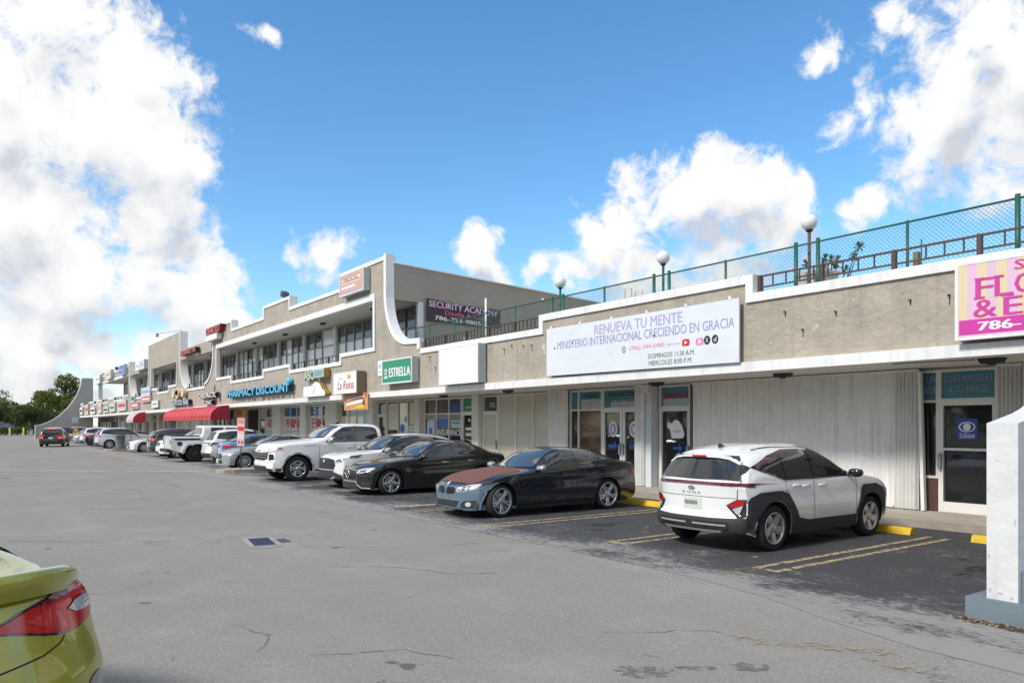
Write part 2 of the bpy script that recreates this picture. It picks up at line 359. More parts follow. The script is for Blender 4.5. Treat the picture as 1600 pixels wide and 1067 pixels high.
def ground_mat(name, base, dark, light, scale, patch, bump=.5, cracks=0.0):
    m = bpy.data.materials.new(name); m.use_nodes = True; MATS[name] = m
    t = m.node_tree; b = t.nodes['Principled BSDF']; N = t.nodes; K = t.links
    geo = N.new('ShaderNodeNewGeometry')
    def noise(sc, det=6, rough=.6):
        n = N.new('ShaderNodeTexNoise'); n.inputs['Scale'].default_value = sc; n.inputs['Detail'].default_value = det; n.inputs['Roughness'].default_value = rough
        K.new(geo.outputs['Position'], n.inputs['Vector']); return n
    def rng_(src, a, b2, c=0, d=1):
        r = N.new('ShaderNodeMapRange'); r.inputs[1].default_value = a; r.inputs[2].default_value = b2; r.inputs[3].default_value = c; r.inputs[4].default_value = d; K.new(src, r.inputs[0]); return r.outputs[0]
    def mix(f, a, b2, mode='MIX'):
        x = N.new('ShaderNodeMix'); x.data_type = 'RGBA'; x.blend_type = mode
        for s_, v in ((0, f), (6, a), (7, b2)):
            if hasattr(v, 'is_output'): K.new(v, x.inputs[s_])
            else: x.inputs[s_].default_value = v if s_ == 0 else tuple(v) + (1,)
        return x.outputs[2]
    c = mix(rng_(noise(patch).outputs[0], .35, .68, 0, .55), base, dark)                    # broad patches
    c = mix(rng_(noise(patch * 4.3).outputs[0], .50, .75, 0, .55), c, light)
    c = mix(rng_(noise(7.5, 8, .78).outputs[0], .38, .66, 0, .62), c, mix(.75, base, dark))
    c = mix(rng_(noise(19, 5, .8).outputs[0], .54, .70, 0, .45), c, light)
    c = mix(rng_(noise(24, 2, .9).outputs[0], .50, .66, 0, .75), c, dark)
    c = mix(rng_(noise(31, 2, .9).outputs[0], .56, .68, 0, .7), c, light)
    c = mix(rng_(noise(scale, 3, .7).outputs[0], .42, .62, 0, .8), c, mix(.5, base, dark))    # aggregate
    c = mix(rng_(noise(scale * 2.7, 2, .8).outputs[0], .60, .70, 0, .7), c, light)
    if cracks:
        mp = N.new('ShaderNodeMapping'); mp.inputs['Scale'].default_value = (.06, .8, 1); K.new(geo.outputs['Position'], mp.inputs[0])
        ns = N.new('ShaderNodeTexNoise'); ns.inputs['Scale'].default_value = 1.0; ns.inputs['Detail'].default_value = 7; ns.inputs['Roughness'].default_value = .65; K.new(mp.outputs[0], ns.inputs['Vector'])
        c = mix(rng_(ns.outputs[0], .45, .72, 0, .18), c, dark); c = mix(rng_(ns.outputs[0], .28, .44, .12, 0), c, light)
        wv = N.new('ShaderNodeTexVoronoi'); wv.feature = 'DISTANCE_TO_EDGE'; wv.inputs['Scale'].default_value = .16
        ad = N.new('ShaderNodeVectorMath'); ad.operation = 'MULTIPLY_ADD'; K.new(noise(.8, 8, .7).outputs['Color'], ad.inputs[0]); ad.inputs[1].default_value = (3.0, 3.0, 0); K.new(geo.outputs['Position'], ad.inputs[2])
        K.new(ad.outputs[0], wv.inputs['Vector'])
        cm = N.new('ShaderNodeMath'); cm.operation = 'MULTIPLY'; K.new(rng_(wv.outputs['Distance'], .0, .006, cracks, 0), cm.inputs[0]); K.new(rng_(noise(.5).outputs[0], .48, .62), cm.inputs[1])
        c = mix(cm.outputs[0], c, (.05, .05, .05))
        sp = noise(1.6, 2, .5); c = mix(rng_(sp.outputs[0], .735, .755, 0, .75), c, (.07, .07, .07))
    K.new(c, b.inputs['Base Color']); b.inputs['Roughness'].default_value = .92; b.inputs['Specular IOR Level'].default_value = .3
    bp = N.new('ShaderNodeBump'); bp.inputs['Strength'].default_value = bump; bp.inputs['Distance'].default_value = .008
    K.new(noise(scale, 4, .7).outputs[0], bp.inputs['Height']); K.new(bp.outputs[0], b.inputs['Normal'])
    return m, t, c
M_asphalt, _, _ = ground_mat('old grey asphalt', (.292, .276, .250), (.165, .157, .143), (.45, .428, .39), 40, .22, cracks=.95)
# sealed parking strip: dark sealer worn through to the grey, most of all along its outer edge
M_sealed, t_, c_ = ground_mat('sealed asphalt', (.055, .054, .058), (.038, .038, .043), (.15, .147, .142), 34, .5)
def worn(t, c):
    b = t.nodes['Principled BSDF']; N = t.nodes; K = t.links
    geo = N.new('ShaderNodeNewGeometry'); sp = N.new('ShaderNodeSeparateXYZ'); K.new(geo.outputs['Position'], sp.inputs[0])
    def mr(src, a, b2, c2, d):
        r = N.new('ShaderNodeMapRange'); r.interpolation_type = 'SMOOTHSTEP'; r.inputs[1].default_value = a; r.inputs[2].default_value = b2; r.inputs[3].default_value = c2; r.inputs[4].default_value = d; K.new(src, r.inputs[0]); return r.outputs[0]
    def ma(op, a, b2):
        x = N.new('ShaderNodeMath'); x.operation = op
        for i, v in enumerate((a, b2)):
            if hasattr(v, 'is_output'): K.new(v, x.inputs[i])
            else: x.inputs[i].default_value = v
        return x.outputs[0]
    def noise(sc, det, ro, scl=(1, 1, 1)):
        mp = N.new('ShaderNodeMapping'); mp.inputs['Scale'].default_value = scl; K.new(geo.outputs['Position'], mp.inputs[0])
        n = N.new('ShaderNodeTexNoise'); n.inputs['Scale'].default_value = sc; n.inputs['Detail'].default_value = det; n.inputs['Roughness'].default_value = ro; K.new(mp.outputs[0], n.inputs['Vector']); return n.outputs[0]
    edge = mr(sp.outputs['Y'], 6.2, 9.4, .24, 0)           # the traffic has worn the outer edge
    farx = mr(sp.outputs['X'], -45, -8, .16, 0)            # and the far stalls
    n1 = noise(.9, 7, .66, (.8, 1.3, 1)); n2 = noise(13, 6, .8, (.55, 1.2, 1))
    s = ma('ADD', ma('ADD', ma('MULTIPLY', n1, .55), ma('MULTIPLY', n2, .55)), ma('ADD', edge, farx))
    f = mr(s, .61, .75, 0, .92)
    mx = N.new('ShaderNodeMix'); mx.data_type = 'RGBA'; K.new(f, mx.inputs[0]); K.new(c, mx.inputs[6]); mx.inputs[7].default_value = (.285, .275, .258, 1)
    K.new(mx.outputs[2], b.inputs['Base Color'])
    b.inputs['Roughness'].default_value = .7
worn(t_, c_)
def marking_mat(name, col, wear):
    m = bpy.data.materials.new(name); m.use_nodes = True
    t = m.node_tree; b = t.nodes['Principled BSDF']; N = t.nodes; K = t.links
    b.inputs['Base Color'].default_value = tuple(col) + (1,); b.inputs['Roughness'].default_value = .8
    geo = N.new('ShaderNodeNewGeometry')
    n = N.new('ShaderNodeTexNoise'); n.inputs['Scale'].default_value = 9; n.inputs['Detail'].default_value = 9; n.inputs['Roughness'].default_value = .75; K.new(geo.outputs['Position'], n.inputs['Vector'])
    r = N.new('ShaderNodeMapRange'); r.inputs[1].default_value = wear - .06; r.inputs[2].default_value = wear + .06; K.new(n.outputs[0], r.inputs[0])
    tr = N.new('ShaderNodeBsdfTransparent'); mx = N.new('ShaderNodeMixShader'); K.new(r.outputs[0], mx.inputs[0]); K.new(tr.outputs[0], mx.inputs[1]); K.new(b.outputs[0], mx.inputs[2])
    K.new(mx.outputs[0], t.nodes['Material Output'].inputs['Surface'])
    return m
M_mark = marking_mat('worn yellow line paint', (.40, .32, .185), .46)
M_mark2 = marking_mat('faded yellow line paint', (.34, .275, .17), .56)
M_mark3 = marking_mat('faded cream line paint', (.50, .44, .34), .45)
M_tar = mat('tar patch', (.075, .075, .075), rough=.9, noise=.3, nscale=9, bump=.5, bscale=60)

# ------------------------------------------------------------ ground
def sheet(name, pts, z, m, label=None):
    me = bpy.data.meshes.new(name); me.from_pydata([(x, y, z) for x, y in pts], [], [tuple(range(len(pts)))]); me.update()
    o = mesh_obj(name, me, None, m); o['kind'] = 'structure'
    if o.data.polygons[0].normal.z < 0: me.flip_normals()
    return o
sheet('ground', [(-1500, -1200), (300, -1200), (300, 1200), (-1500, 1200)], 0, M_asphalt)
edge = [(6, 6.3)] + [(-2.3, 6.36), (-3.14, 6.40), (-4.0, 6.62), (-5.0, 6.98), (-6.1, 7.18)] + [(-7.5 - i * 1.5, 7.2 + .015 * math.sin(i * 1.7)) for i in range(78)]
sheet('parking_strip', edge + [(edge[-1][0], 13.96), (6, 13.96)], .004, M_sealed)
# raised concrete walk in front of the shops: kerb stones and slabs between joints
kb = MB()
walk_root = mesh_obj('sidewalk', MB().box(-126, 2, 14.12, 15.9, -.1, .12).mesh('sidewalk'), None, M_concrete); walk_root['kind'] = 'structure'
slab = MB().box(-1.49, 1.49, 14.115, 15.66, .10, .145).mesh('slab'); slab.materials.append(M_walk)
kst = MB().box(-1.492, 1.492, 13.955, 14.105, -.05, .135).mesh('kerb_stone'); kst.materials.append(M_concrete)
for i in range(30):
    share('slab', slab, walk_root, (-.5 - 3 * i, 0, random.uniform(-.004, .004)))
    share('kerb_stone', kst, walk_root, (-.6 - 3 * i, 0, random.uniform(-.006, .004)))
far = MB().box(-126, -90, 13.955, 15.66, -.05, .14).build('kerb_run', M_concrete, walk_root)

# stall markings: double hairpin lines between the stalls
def marking(name, parts, m, z=.009):
    mb = MB()
    for pts in parts: mb.add([(x, y, z) for x, y in pts], [tuple(range(len(pts)))])
    o = mb.build(name, m); o['kind'] = 'structure'
    return o
def hairpin(x, y0=8.25, y1=12.95, g=.30, w=.10, m=M_mark):
    marking('stall_marking', [[(x - g/2 - w/2, y0), (x - g/2 + w/2, y0), (x - g/2 + w/2, y1), (x - g/2 - w/2, y1)],
                              [(x + g/2 - w/2, y0), (x + g/2 + w/2, y0), (x + g/2 + w/2, y1), (x + g/2 - w/2, y1)],
                              [(x - g/2 + w/2, y0), (x + g/2 - w/2, y0), (x + g/2 - w/2, y0 + w), (x - g/2 + w/2, y0 + w)]], m)
hairpin(-5.93); hairpin(-8.66); hairpin(-11.47, 7.6, 12.4); hairpin(-14.4, 7.6, 12.8)
hairpin(-17.5, 7.6, 12.8, m=M_mark2)
for i in range(18): hairpin(-20.4 - 2.85 * i, 8.0, 12.8, m=M_mark2)
marking('stall_marking', [[(-6.35, 7.55), (-6.0, 7.5), (-5.95, 8.15), (-6.15, 8.25)], [(-9.1, 7.6), (-8.8, 7.6), (-8.6, 8.1), (-8.8, 8.15)]], M_mark2, .0085)
marking('stall_marking', [[(-15.6, 7.9), (-15.35, 7.9), (-15.2, 9.4), (-15.35, 9.4)]], M_mark3, .0085)
marking('aisle_marking', [[(-37.6, .9), (-37.1, .9), (-34.2, 4.5), (-34.6, 4.6)], [(-33.7, 5.1), (-33.3, 5.1), (-31.6, 7.5), (-32.1, 7.6)], [(-37.6, .9), (-37.1, .9), (-41.5, -5.0), (-42, -5.0)]], M_mark3)
marking('arrow_marking', [[(-4.25, 5.45), (-4.05, 5.35), (-3.05, 6.05), (-3.25, 6.22)], [(-3.3, 5.8), (-3.12, 5.7), (-2.55, 5.75), (-2.6, 5.9)]], M_mark2)
def blob(cx, cy, rx, ry, n=18, rot=0, j=.25):
    out = []
    for i in range(n):
        a = 2 * PI * i / n; r = 1 + random.uniform(-j, j)
        x, y = rx * r * math.cos(a), ry * r * math.sin(a)
        out.append((cx + x * math.cos(rot) - y * math.sin(rot), cy + x * math.sin(rot) + y * math.cos(rot)))
    return out
M_patch = marking_mat('ragged dark patch', (.15, .146, .14), .53)
marking('tar_patch', [blob(-4.0, 4.14, .24, .13, rot=.8), blob(-3.64, 4.87, .20, .10, rot=1.0), blob(-3.85, 4.5, .16, .05, rot=.9)], M_patch, .006)
for i in range(26):
    marking('surface_scar', [blob(random.uniform(-13, -3.2), random.uniform(1.0, 6.5), random.uniform(.03, .10), random.uniform(.006, .014), 9, random.uniform(0, 3))], M_patch, .005)

def crack(pts, w=.012):
    P_ = []
    for (x0, y0), (x1, y1) in zip(pts, pts[1:]):
        n = max(2, int(math.hypot(x1 - x0, y1 - y0) / .12))
        P_ += [(x0 + (x1 - x0) * k / n + random.gauss(0, .018), y0 + (y1 - y0) * k / n + random.gauss(0, .018)) for k in range(n)]
    q = []
    for k in range(len(P_) - 1):
        (a, b), (c, d) = P_[k], P_[k + 1]; l = math.hypot(c - a, d - b) or 1; u, v = -(d - b) / l, (c - a) / l; h = w * random.uniform(.2, .8)
        q.append([(a - u*h, b - v*h), (c - u*h, d - v*h), (c + u*h, d + v*h), (a + u*h, b + v*h)])
    marking('crack', q, mat('crack', (.155, .148, .138), rough=1.0), .0045)
crack([(-14.6, .45), (-13.9, 1.3), (-13.2, 2.3), (-12.9, 2.9)]); crack([(-9.4, 3.9), (-8.8, 4.6), (-8.1, 4.9), (-7.7, 5.5)]); crack([(-19.5, 2.0), (-17.5, 3.6), (-16.6, 5.8)], .016)
crack([(-5.9, 2.2), (-5.6, 2.9), (-5.0, 3.2)], .008); crack([(-7.2, 2.0), (-6.6, 2.15), (-6.1, 1.9)], .008); crack([(-26, 1.5), (-24.5, 4.0), (-23.2, 6.9)], .02); crack([(-5.0, 4.6), (-4.5, 5.4), (-3.9, 5.6)], .007); crack([(-11.2, 4.2), (-10.3, 5.2), (-9.9, 6.6)], .010)
M_oil = marking_mat('oil stain', (.028, .027, .027), .50)
for x, y in ((-7.3, 11.6), (-4.6, 10.6), (-10.2, 9.6), (-13.0, 9.0), (-16.0, 10.2), (-19, 8.8), (-10.0, 11.0)): marking('oil_stain', [blob(x + random.gauss(0, .2), y, .22, .30), blob(x + .3, y - .6, .10, .14), blob(x - .2, y + .5, .07, .10)], M_oil, .0075)
M_scuff = marking_mat('pale scuff', (.30, .29, .27), .56)
for i in range(30): marking('scuff', [blob(random.uniform(-17, -2.6), random.uniform(7.6, 12.5), random.uniform(.05, .25), random.uniform(.03, .10), 10, random.uniform(0, 3))], M_scuff, .0065)
# drain in the aisle: concrete collar, steel rim, sunk grate
drain = empty('storm_drain', (-12.0, 3.79, 0), math.radians(-9), 'steel storm drain grate set in a broken pale concrete collar in the aisle', 'drain')
MB().add([(x, y, .006) for x, y in [(-.68, -.22), (-.46, -.25), (.44, -.24), (.60, -.20), (.62, .06), (.50, .25), (-.3, .30), (-.56, .16)]], [tuple(range(8))]).build('collar', mat('pale concrete collar', (.32, .302, .275), rough=.95, noise=.25, nscale=5), drain)
r = MB(); r.box(-.46, -.41, -.20, .20, .0, .018); r.box(.41, .46, -.20, .20, .0, .018); r.box(-.41, .41, -.20, -.165, .0, .018); r.box(-.41, .41, .165, .20, .0, .018)
r.build('rim', mat('worn steel rim', (.40, .41, .43), rough=.5, metal=.3, noise=.2), drain)
MB().box(-.41, .41, -.165, .165, .0075, .009).build('pit', mat('drain pit', (.012, .016, .03), rough=.6), drain)
bar = MB().box(-.41, .41, -.007, .007, .009, .016).mesh('bar'); bar.materials.append(mat('drain bar', (.03, .045, .09), rough=.5, metal=.2))
for i in range(9): share('bar', bar, drain, (0, -.145 + .036 * i, 0))
marking('tar_patch', [[(-12.15, 4.05), (-11.8, 4.02), (-11.82, 4.2), (-12.2, 4.22)]], M_tar, .0075)

# yellow wheel stops
ws = MB()
for (x, y) in ((-.9, 0),):
    ws.prism_yz([(-.09, 0), (-.075, .05), (-.045, .115), (.045, .115), (.075, .05), (.09, 0)], -.93, .93)
wsm = ws.mesh('wheel_stop'); wsm.materials.append(M_yellow)
for x, lab in ((-7.3, 'yellow concrete wheel stop under the nose of the white SUV'), (-4.5, 'yellow concrete wheel stop beside the white pillar'), (-12.55, 'yellow concrete wheel stop behind the black and blue sedan'), (-18.9, 'yellow concrete wheel stop behind the black sedan'), (-21.9, 'yellow concrete wheel stop behind the white crossover')):
    o = mesh_obj('wheel_stop', wsm, None, None, (x, 12.95 if x > -10 else 12.75, .006)); o.rotation_euler = (0, 0, random.uniform(-.03, .03))
    tag(o, lab, 'wheel stop', 'yellow wheel stops')

# ------------------------------------------------------------ shop buildings
YF, YW = 13.45, 15.67            # stucco front, recessed shop front
def frame_window(parent, x0, x1, z0, z1, Y, cols=1, rows=(), panes=None, fm=None, fw=.05, name='window', label=None):
    """aluminium frame with mullions at equal (or given) steps, one pane object per opening"""
    fm = fm or M_frame
    xs = [x0 + (x1 - x0) * i / cols for i in range(cols + 1)] if isinstance(cols, int) else [x0] + list(cols) + [x1]
    zs = [z0] + list(rows) + [z1]
    mb = MB()
    for i, x in enumerate(xs):
        a = x if i == 0 else (x - fw if i == len(xs) - 1 else x - fw / 2)
        mb.box(a, a + fw, Y - .05, Y + .05, z0, z1)
    for j in range(len(zs)):
        z = zs[j]; a = z if j == 0 else (z - fw if j == len(zs) - 1 else z - fw / 2)
        for i in range(len(xs) - 1):
            l = xs[i] + (fw if i == 0 else fw / 2); r = xs[i + 1] - (fw if i == len(xs) - 2 else fw / 2)
            mb.box(l, r, Y - .045, Y + .045, a, a + fw)
    w = mb.build(name, fm, parent)
    if label: w['label'] = label
    for i in range(len(xs) - 1):
        for j in range(len(zs) - 1):
            pm = panes(i, j) if callable(panes) else (panes or M_glass)
            if pm is None: continue
            l = xs[i] + fw * .3; r = xs[i + 1] - fw * .3; b = zs[j] + fw * .3; t = zs[j + 1] - fw * .3
            MB().box(l, r, Y + .005 + random.uniform(-.004, .004), Y + .02, b, t).build('pane', pm, w)
    return w
def shop_door(parent, x0, x1, z1, Y, pm=None, fm=None, handle=-1, z0=.15, label=None, fw=.09):
    fm = fm or M_frame
    mb = MB(); mb.box(x0, x0 + fw, Y - .055, Y + .04, z0, z1); mb.box(x1 - fw, x1, Y - .055, Y + .04, z0, z1)
    mb.box(x0 + fw, x1 - fw, Y - .052, Y + .04, z1 - fw, z1); mb.box(x0 + fw, x1 - fw, Y - .052, Y + .04, z0, z0 + .2)
    d = mb.build('door', fm, parent)
    if label: d['label'] = label
    MB().box(x0 + fw, x1 - fw, Y, Y + .015, z0 + .2, z1 - fw).build('pane', pm or M_glass, d)
    hx = x0 + fw / 2 if handle < 0 else x1 - fw / 2
    h = MB(); h.box(hx - .03, hx + .03, Y - .13, Y - .055, 1.0, 1.28); h.tube([(hx, Y - .06, 1.0), (hx, Y - .12, 1.0), (hx, Y - .12, 1.3), (hx, Y - .06, 1.3)], .014, 6)
    h.build('handle', M_grey, d)
    return d
def soffit_light(parent, x, y, z, w=.42):
    mb = MB(); mb.prism_xz([(x - w/2, z), (x + w/2, z), (x + w/2 - .06, z - .09), (x - w/2 + .06, z - .09)], y - .09, y + .09)
    mb.box(x - .05, x + .05, y - .05, y + .05, z - .115, z - .09)
    mb.build('soffit_light', M_darkfix, parent)
def railing(parent, x0, x1, z0, z1, Y, step=.30, posts=2.1, low=None, m=None):
    """two rails, square posts, a baluster object every step"""
    m = m or M_brownrail
    low = z0 + .10 if low is None else low
    mb = MB(); mb.box(x0, x1, Y - .02, Y + .02, z1 - .035, z1); mb.box(x0, x1, Y - .018, Y + .018, low - .015, low + .015)
    r = mb.build('railing', m, parent)
    n = max(1, round((x1 - x0) / posts)); pm = MB().box(-.038, .038, -.038, .038, z0 - .02, z1 + .004).mesh('post'); pm.materials.append(m)
    bm_ = MB().box(-.012, .012, -.012, .012, low, z1 - .02).mesh('baluster'); bm_.materials.append(m)
    px = [x0 + (x1 - x0) * i / n for i in range(n + 1)]
    for p in px: share('post', pm, r, (p, Y, 0))
    k = int((x1 - x0) / step)
    for i in range(1, k):
        x = x0 + (x1 - x0) * i / k
        if min(abs(x - p) for p in px) > .07: share('baluster', bm_, r, (x, Y, 0))
    return r
TN = [0]
def trim(parent, path, w, m=M_white, y0=13.40, y1=13.62, label=None):
    TN[0] = (TN[0] + 1) % 11; d = TN[0] * .0019
    o = MB().prism_xz(band(path, w), y0 - d, y1 + d).build('trim', m, parent)
    return o
def arc(p0, p1, c, n=10):
    """quadratic curve p0 -> p1 pulled to c"""
    return [((1-t)**2*p0[0] + 2*t*(1-t)*c[0] + t*t*p1[0], (1-t)**2*p0[1] + 2*t*(1-t)*c[1] + t*t*p1[1]) for t in [i/n for i in range(n + 1)]]

# ---- right: single-storey building with a roof terrace
low = empty('shop_building', (0, 0, 0), 0, 'single storey tan stucco shop building with white fascia and roof terrace, nearest the camera', 'shop building')
XR = -2.72
out = [(XR, 3.17), (XR, 4.60), (-9.92, 4.60), (-9.92, 5.0), (-17.2, 5.0), (-17.2, 4.62), (-24.24, 4.62), (-24.24, 3.17)]
MB().prism_xz(out, YF, 13.75).build('wall', M_stucco, low)
trim(low, [(XR, 4.63), (-9.9, 4.63), (-9.9, 5.03), (-17.22, 5.03), (-17.22, 4.65), (-24.262, 4.65)], .185, y1=13.78)
MB().box(-27.0, XR, 13.36, 13.62, 2.98, 3.19).build('fascia', M_white, low)
MB().box(-27.0, XR, 13.62, YW + .3, 3.0, 3.17).build('soffit', M_soffit, low)
MB().box(-27.0, XR, 13.78, 34, 3.75, 4.0).build('roof_deck', M_concrete, low)
MB().box(-27.0, XR, YW + .06, YW + .30, .14, 3.0).build('shop_wall', M_cream, low)
for x, y in ((-5.65, 14.2), (-10.0, 14.6), (-14.05, 14.9), (-20.0, 14.3), (-24.6, 14.6)): soffit_light(low, x, y, 3.0)
# thin conduit under the soffit and anchors left in the wall
MB().tube([(-7.2, 13.9, 2.985), (-5.9, 14.15, 2.985)], .012, 5).build('conduit', M_grey, low)
MB().tube([(-24.4, 15.5, 2.985), (-22.7, 15.5, 2.985)], .02, 5).build('conduit', M_grey, low)
M_anchor = mat('rusty anchor', (.09, .05, .035), rough=.9, noise=.4); M_filler = mat('pale filler', (.55, .52, .46), rough=.9, noise=.1)
for x, z in ((-9.15, 4.15), (-8.05, 4.02), (-6.65, 4.05), (-6.0, 4.05), (-8.75, 3.75), (-18.0, 4.23), (-18.6, 4.28), (-19.0, 4.2), (-23.6, 4.3), (-23.2, 3.9), (-17.6, 4.2)):
    an = MB(); an.tube([(x, YF + .02, z), (x, YF - .06, z - .01)], .018, 5); an.box(x - .008, x + .008, YF - .008, YF + .02, z - random.uniform(.08, .22), z); an.build('anchor_stub', M_anchor, low)
for x, z, s in ((-8.45, 3.78, .05), (-8.5, 3.74, .035), (-9.5, 3.55, .03), (-17.05, 4.1, .10), (-17.0, 3.95, .05), (-7.7, 4.2, .02)):
    MB().add([(x + s * math.cos(a) * random.uniform(.6, 1.2), YF - .006, z + 1.3 * s * math.sin(a) * random.uniform(.6, 1.2)) for a in [2 * PI * i / 9 for i in range(9)]], [tuple(range(9))[::-1]]).build('filler_patch', M_filler, low)
railing(low, -9.86, -2.75, 4.64, 5.01, 13.60, .305, 1.4, low=4.76)
railing(low, -24.2, -17.28, 4.66, 5.02, 13.60, .19, 1.4, low=4.72)

# shop fronts of the single-storey building, right to left
c = MB(); c.box(-5.62, -5.30, 15.40, YW + .05, .145, 3.0); c.build('column', M_white, low)
c = MB(); c.box(-4.6, -2.9, 15.5, YW + .06, .145, 3.0); c.build('column', M_white, low)
frame_window(low, -5.3, -4.6, .15, 2.95, YW, 1)
t1 = frame_window(low, -7.18, -6.12, 2.33, 2.95, YW, 1, panes=M_teal, name='transom')
letters('CON ANGELES', M_violet, t1, -6.65, YW - .01, 2.76, width=.86, height=.14, bold=.012)
letters('A TU FAVOR', M_violet, t1, -6.65, YW - .01, 2.55, width=.72, height=.14, bold=.012)
d1 = shop_door(low, -7.18, -6.12, 2.33, YW, M_glass, handle=-1, label='glass door with a blue square sticker')
MB().box(-7.1, -6.2, YW - .05, YW + .03, 1.36, 1.41).build('push_bar', M_frame, d1)
MB().box(-6.86, -6.48, YW - .012, YW - .004, 1.58, 1.98).build('sticker', M_blue, d1)
letters('TvGracia', M_wprint, d1, -6.67, YW - .016, 1.67, width=.28, height=.06, bold=.01)
letters('________', M_wprint, d1, -6.67, YW - .016, 1.62, width=.28, height=.012)
mb = MB(); 
for rx, rz, t in ((.15, .10, .025), (.07, .07, .07)):
    o_ = ellipse(-6.67, 1.82, rx, rz); i_ = ellipse(-6.665, 1.82, max(rx - t, .0), max(rz - t * .7, .0))
    mb.add([(x, YW - .016, z) for x, z in o_ + i_], [(k, (k + 1) % 24, 24 + (k + 1) % 24, 24 + k) for k in range(24)])
mb.build('emblem', M_wprint, d1)
w1 = frame_window(low, -7.75, -7.18, .80, 2.95, YW, 1, rows=(2.33,), panes=lambda i, j: (M_glass, M_teal)[j])
letters('UN', M_violet, w1, -7.33, YW - .01, 2.76, width=.2, height=.14, bold=.012); letters('RO!', M_violet, w1, -7.36, YW - .01, 2.55, width=.22, height=.14, bold=.012)
MB().box(-7.75, -7.2, YW - .03, YW + .05, .16, .80).build('stall_riser', mat('brown panel', (.10, .045, .035), rough=.5, noise=.2), low)
# accordion shutters: a pleat is an object of its own
def shutter(parent, x0, x1, Y, step=.16, z0=.165, z1=2.93, lean=0.0, label=None, depth=.05):
    r = MB().box(x0, x1, Y - .06, Y + .05, z1, z1 + .05).build('shutter', M_shutter, parent)
    if label: r['label'] = label
    n = max(2, round((x1 - x0) / step)); s = (x1 - x0) / n
    pl = MB(); pl.prism_xy([(0, .02), (s * .30, .02 - depth), (s * .42, .02 - depth - .012), (s * .55, .02 - depth), (s * .9, .012), (s, .02), (s, .035), (0, .035)], z0, z1)
    pm = pl.mesh('slat'); pm.materials.append(M_shutter)
    for i in range(n):
        o = share('slat', pm, r, (x0 + s * i, Y + random.uniform(-.008, .008), 0))
        if lean: o.rotation_euler = (0, lean * i / n, 0)
    for i in range(0, n, 6): MB().tube([(x0 + s * i, Y - .03, z0), (x0 + s * i, Y - .03, z0 + .04)], .015, 5).build('roller', M_darkfix, r)
    return r
shutter(low, -13.35, -7.98, YW - .16, .158, label='wide closed accordion shutter')
shutter(low, -7.98, -7.50, YW - .19, .075, depth=.09, label='bunched end of the accordion shutter')
MB().prism_xz([(-7.50, 2.93), (-7.44, 2.93), (-7.36, .16), (-7.43, .16)], YW - .24, YW - .14).build('shutter_lock_post', M_shutter, low)
shutter(low, -6.08, -5.66, YW - .16, .07, z0=.2, depth=.10, label='narrow bunched shutter at the white column')
MB().box(-13.42, -13.36, YW - .16, YW + .06, .15, 2.98).build('jamb', M_dframe, low)
# doors and windows behind the church banner
t2 = frame_window(low, -14.62, -13.52, 2.33, 2.95, YW, 1, panes=M_teal, name='transom')
MB().box(-14.5, -13.62, YW - .008, YW - .003, 2.36, 2.60).build('print', mat('pale grey print', (.42, .47, .50), rough=.4), t2)
letters('BENDECIDO', mat('crimson print', (.40, .03, .12), rough=.5), t2, -14.05, YW - .014, 2.66, width=.86, height=.17, bold=.015)
shop_door(low, -14.62, -13.52, 2.33, YW, M_glass, handle=1, label='single glass door with white sticker and blue arrow')
D2 = [o for o in low.children if o.name.startswith('door')][-1]
def arrow(parent, x, z, s, m, Y=YW - .014):
    MB().add([(x + a * s, Y, z + b * s) for a, b in ((-.5, -.09), (.12, -.09), (.12, -.34), (.5, 0), (.12, .34), (.12, .09), (-.5, .09))], [(0, 1, 5, 6), (2, 3, 4)]).build('arrow_sticker', m, parent)
arrow(D2, -13.98, 1.23, .34, M_bblue)
MB().add([(x, YW - .012, z) for x, z in ((-14.2, 1.5), (-13.8, 1.5), (-13.74, 1.6), (-13.83, 1.85), (-13.95, 1.98), (-14.08, 2.0), (-14.2, 1.9), (-14.33, 1.95), (-14.36, 1.82), (-14.25, 1.72))], [tuple(range(10))]).build('sticker', M_wprint, D2)
letters('Renueva', M_violet, D2, -14.0, YW - .02, 1.70, width=.24, height=.07)
MB().box(-15.16, -14.68, 15.36, YW + .05, .145, 2.98).build('column', M_bluegrey, low)
MB().box(-15.02, -14.72, 15.28, 15.358, 2.74, 2.98).build('meter_box', M_soffit, low)
shutter(low, -15.2, -14.9, YW - .38, .075, depth=.09, label='bunched shutter at the pier between the glass doors')
t3 = frame_window(low, -16.93, -15.22, 2.33, 2.95, YW, 1, panes=M_teal, name='transom')
MB().box(-16.6, -15.3, YW - .008, YW - .003, 2.36, 2.62).build('print', MATS['pale grey print'], t3)
letters('RENUEVA TU MENTE', M_black, t3, -16.0, YW - .014, 2.77, width=1.42, height=.13, bold=.012)
letters('CRECIENDO EN GRACIA', M_black, t3, -16.02, YW - .014, 2.59, width=1.3, height=.10, bold=.008)
letters('TvGracia', M_violet, t3, -16.12, YW - .014, 2.43, width=.5, height=.10)
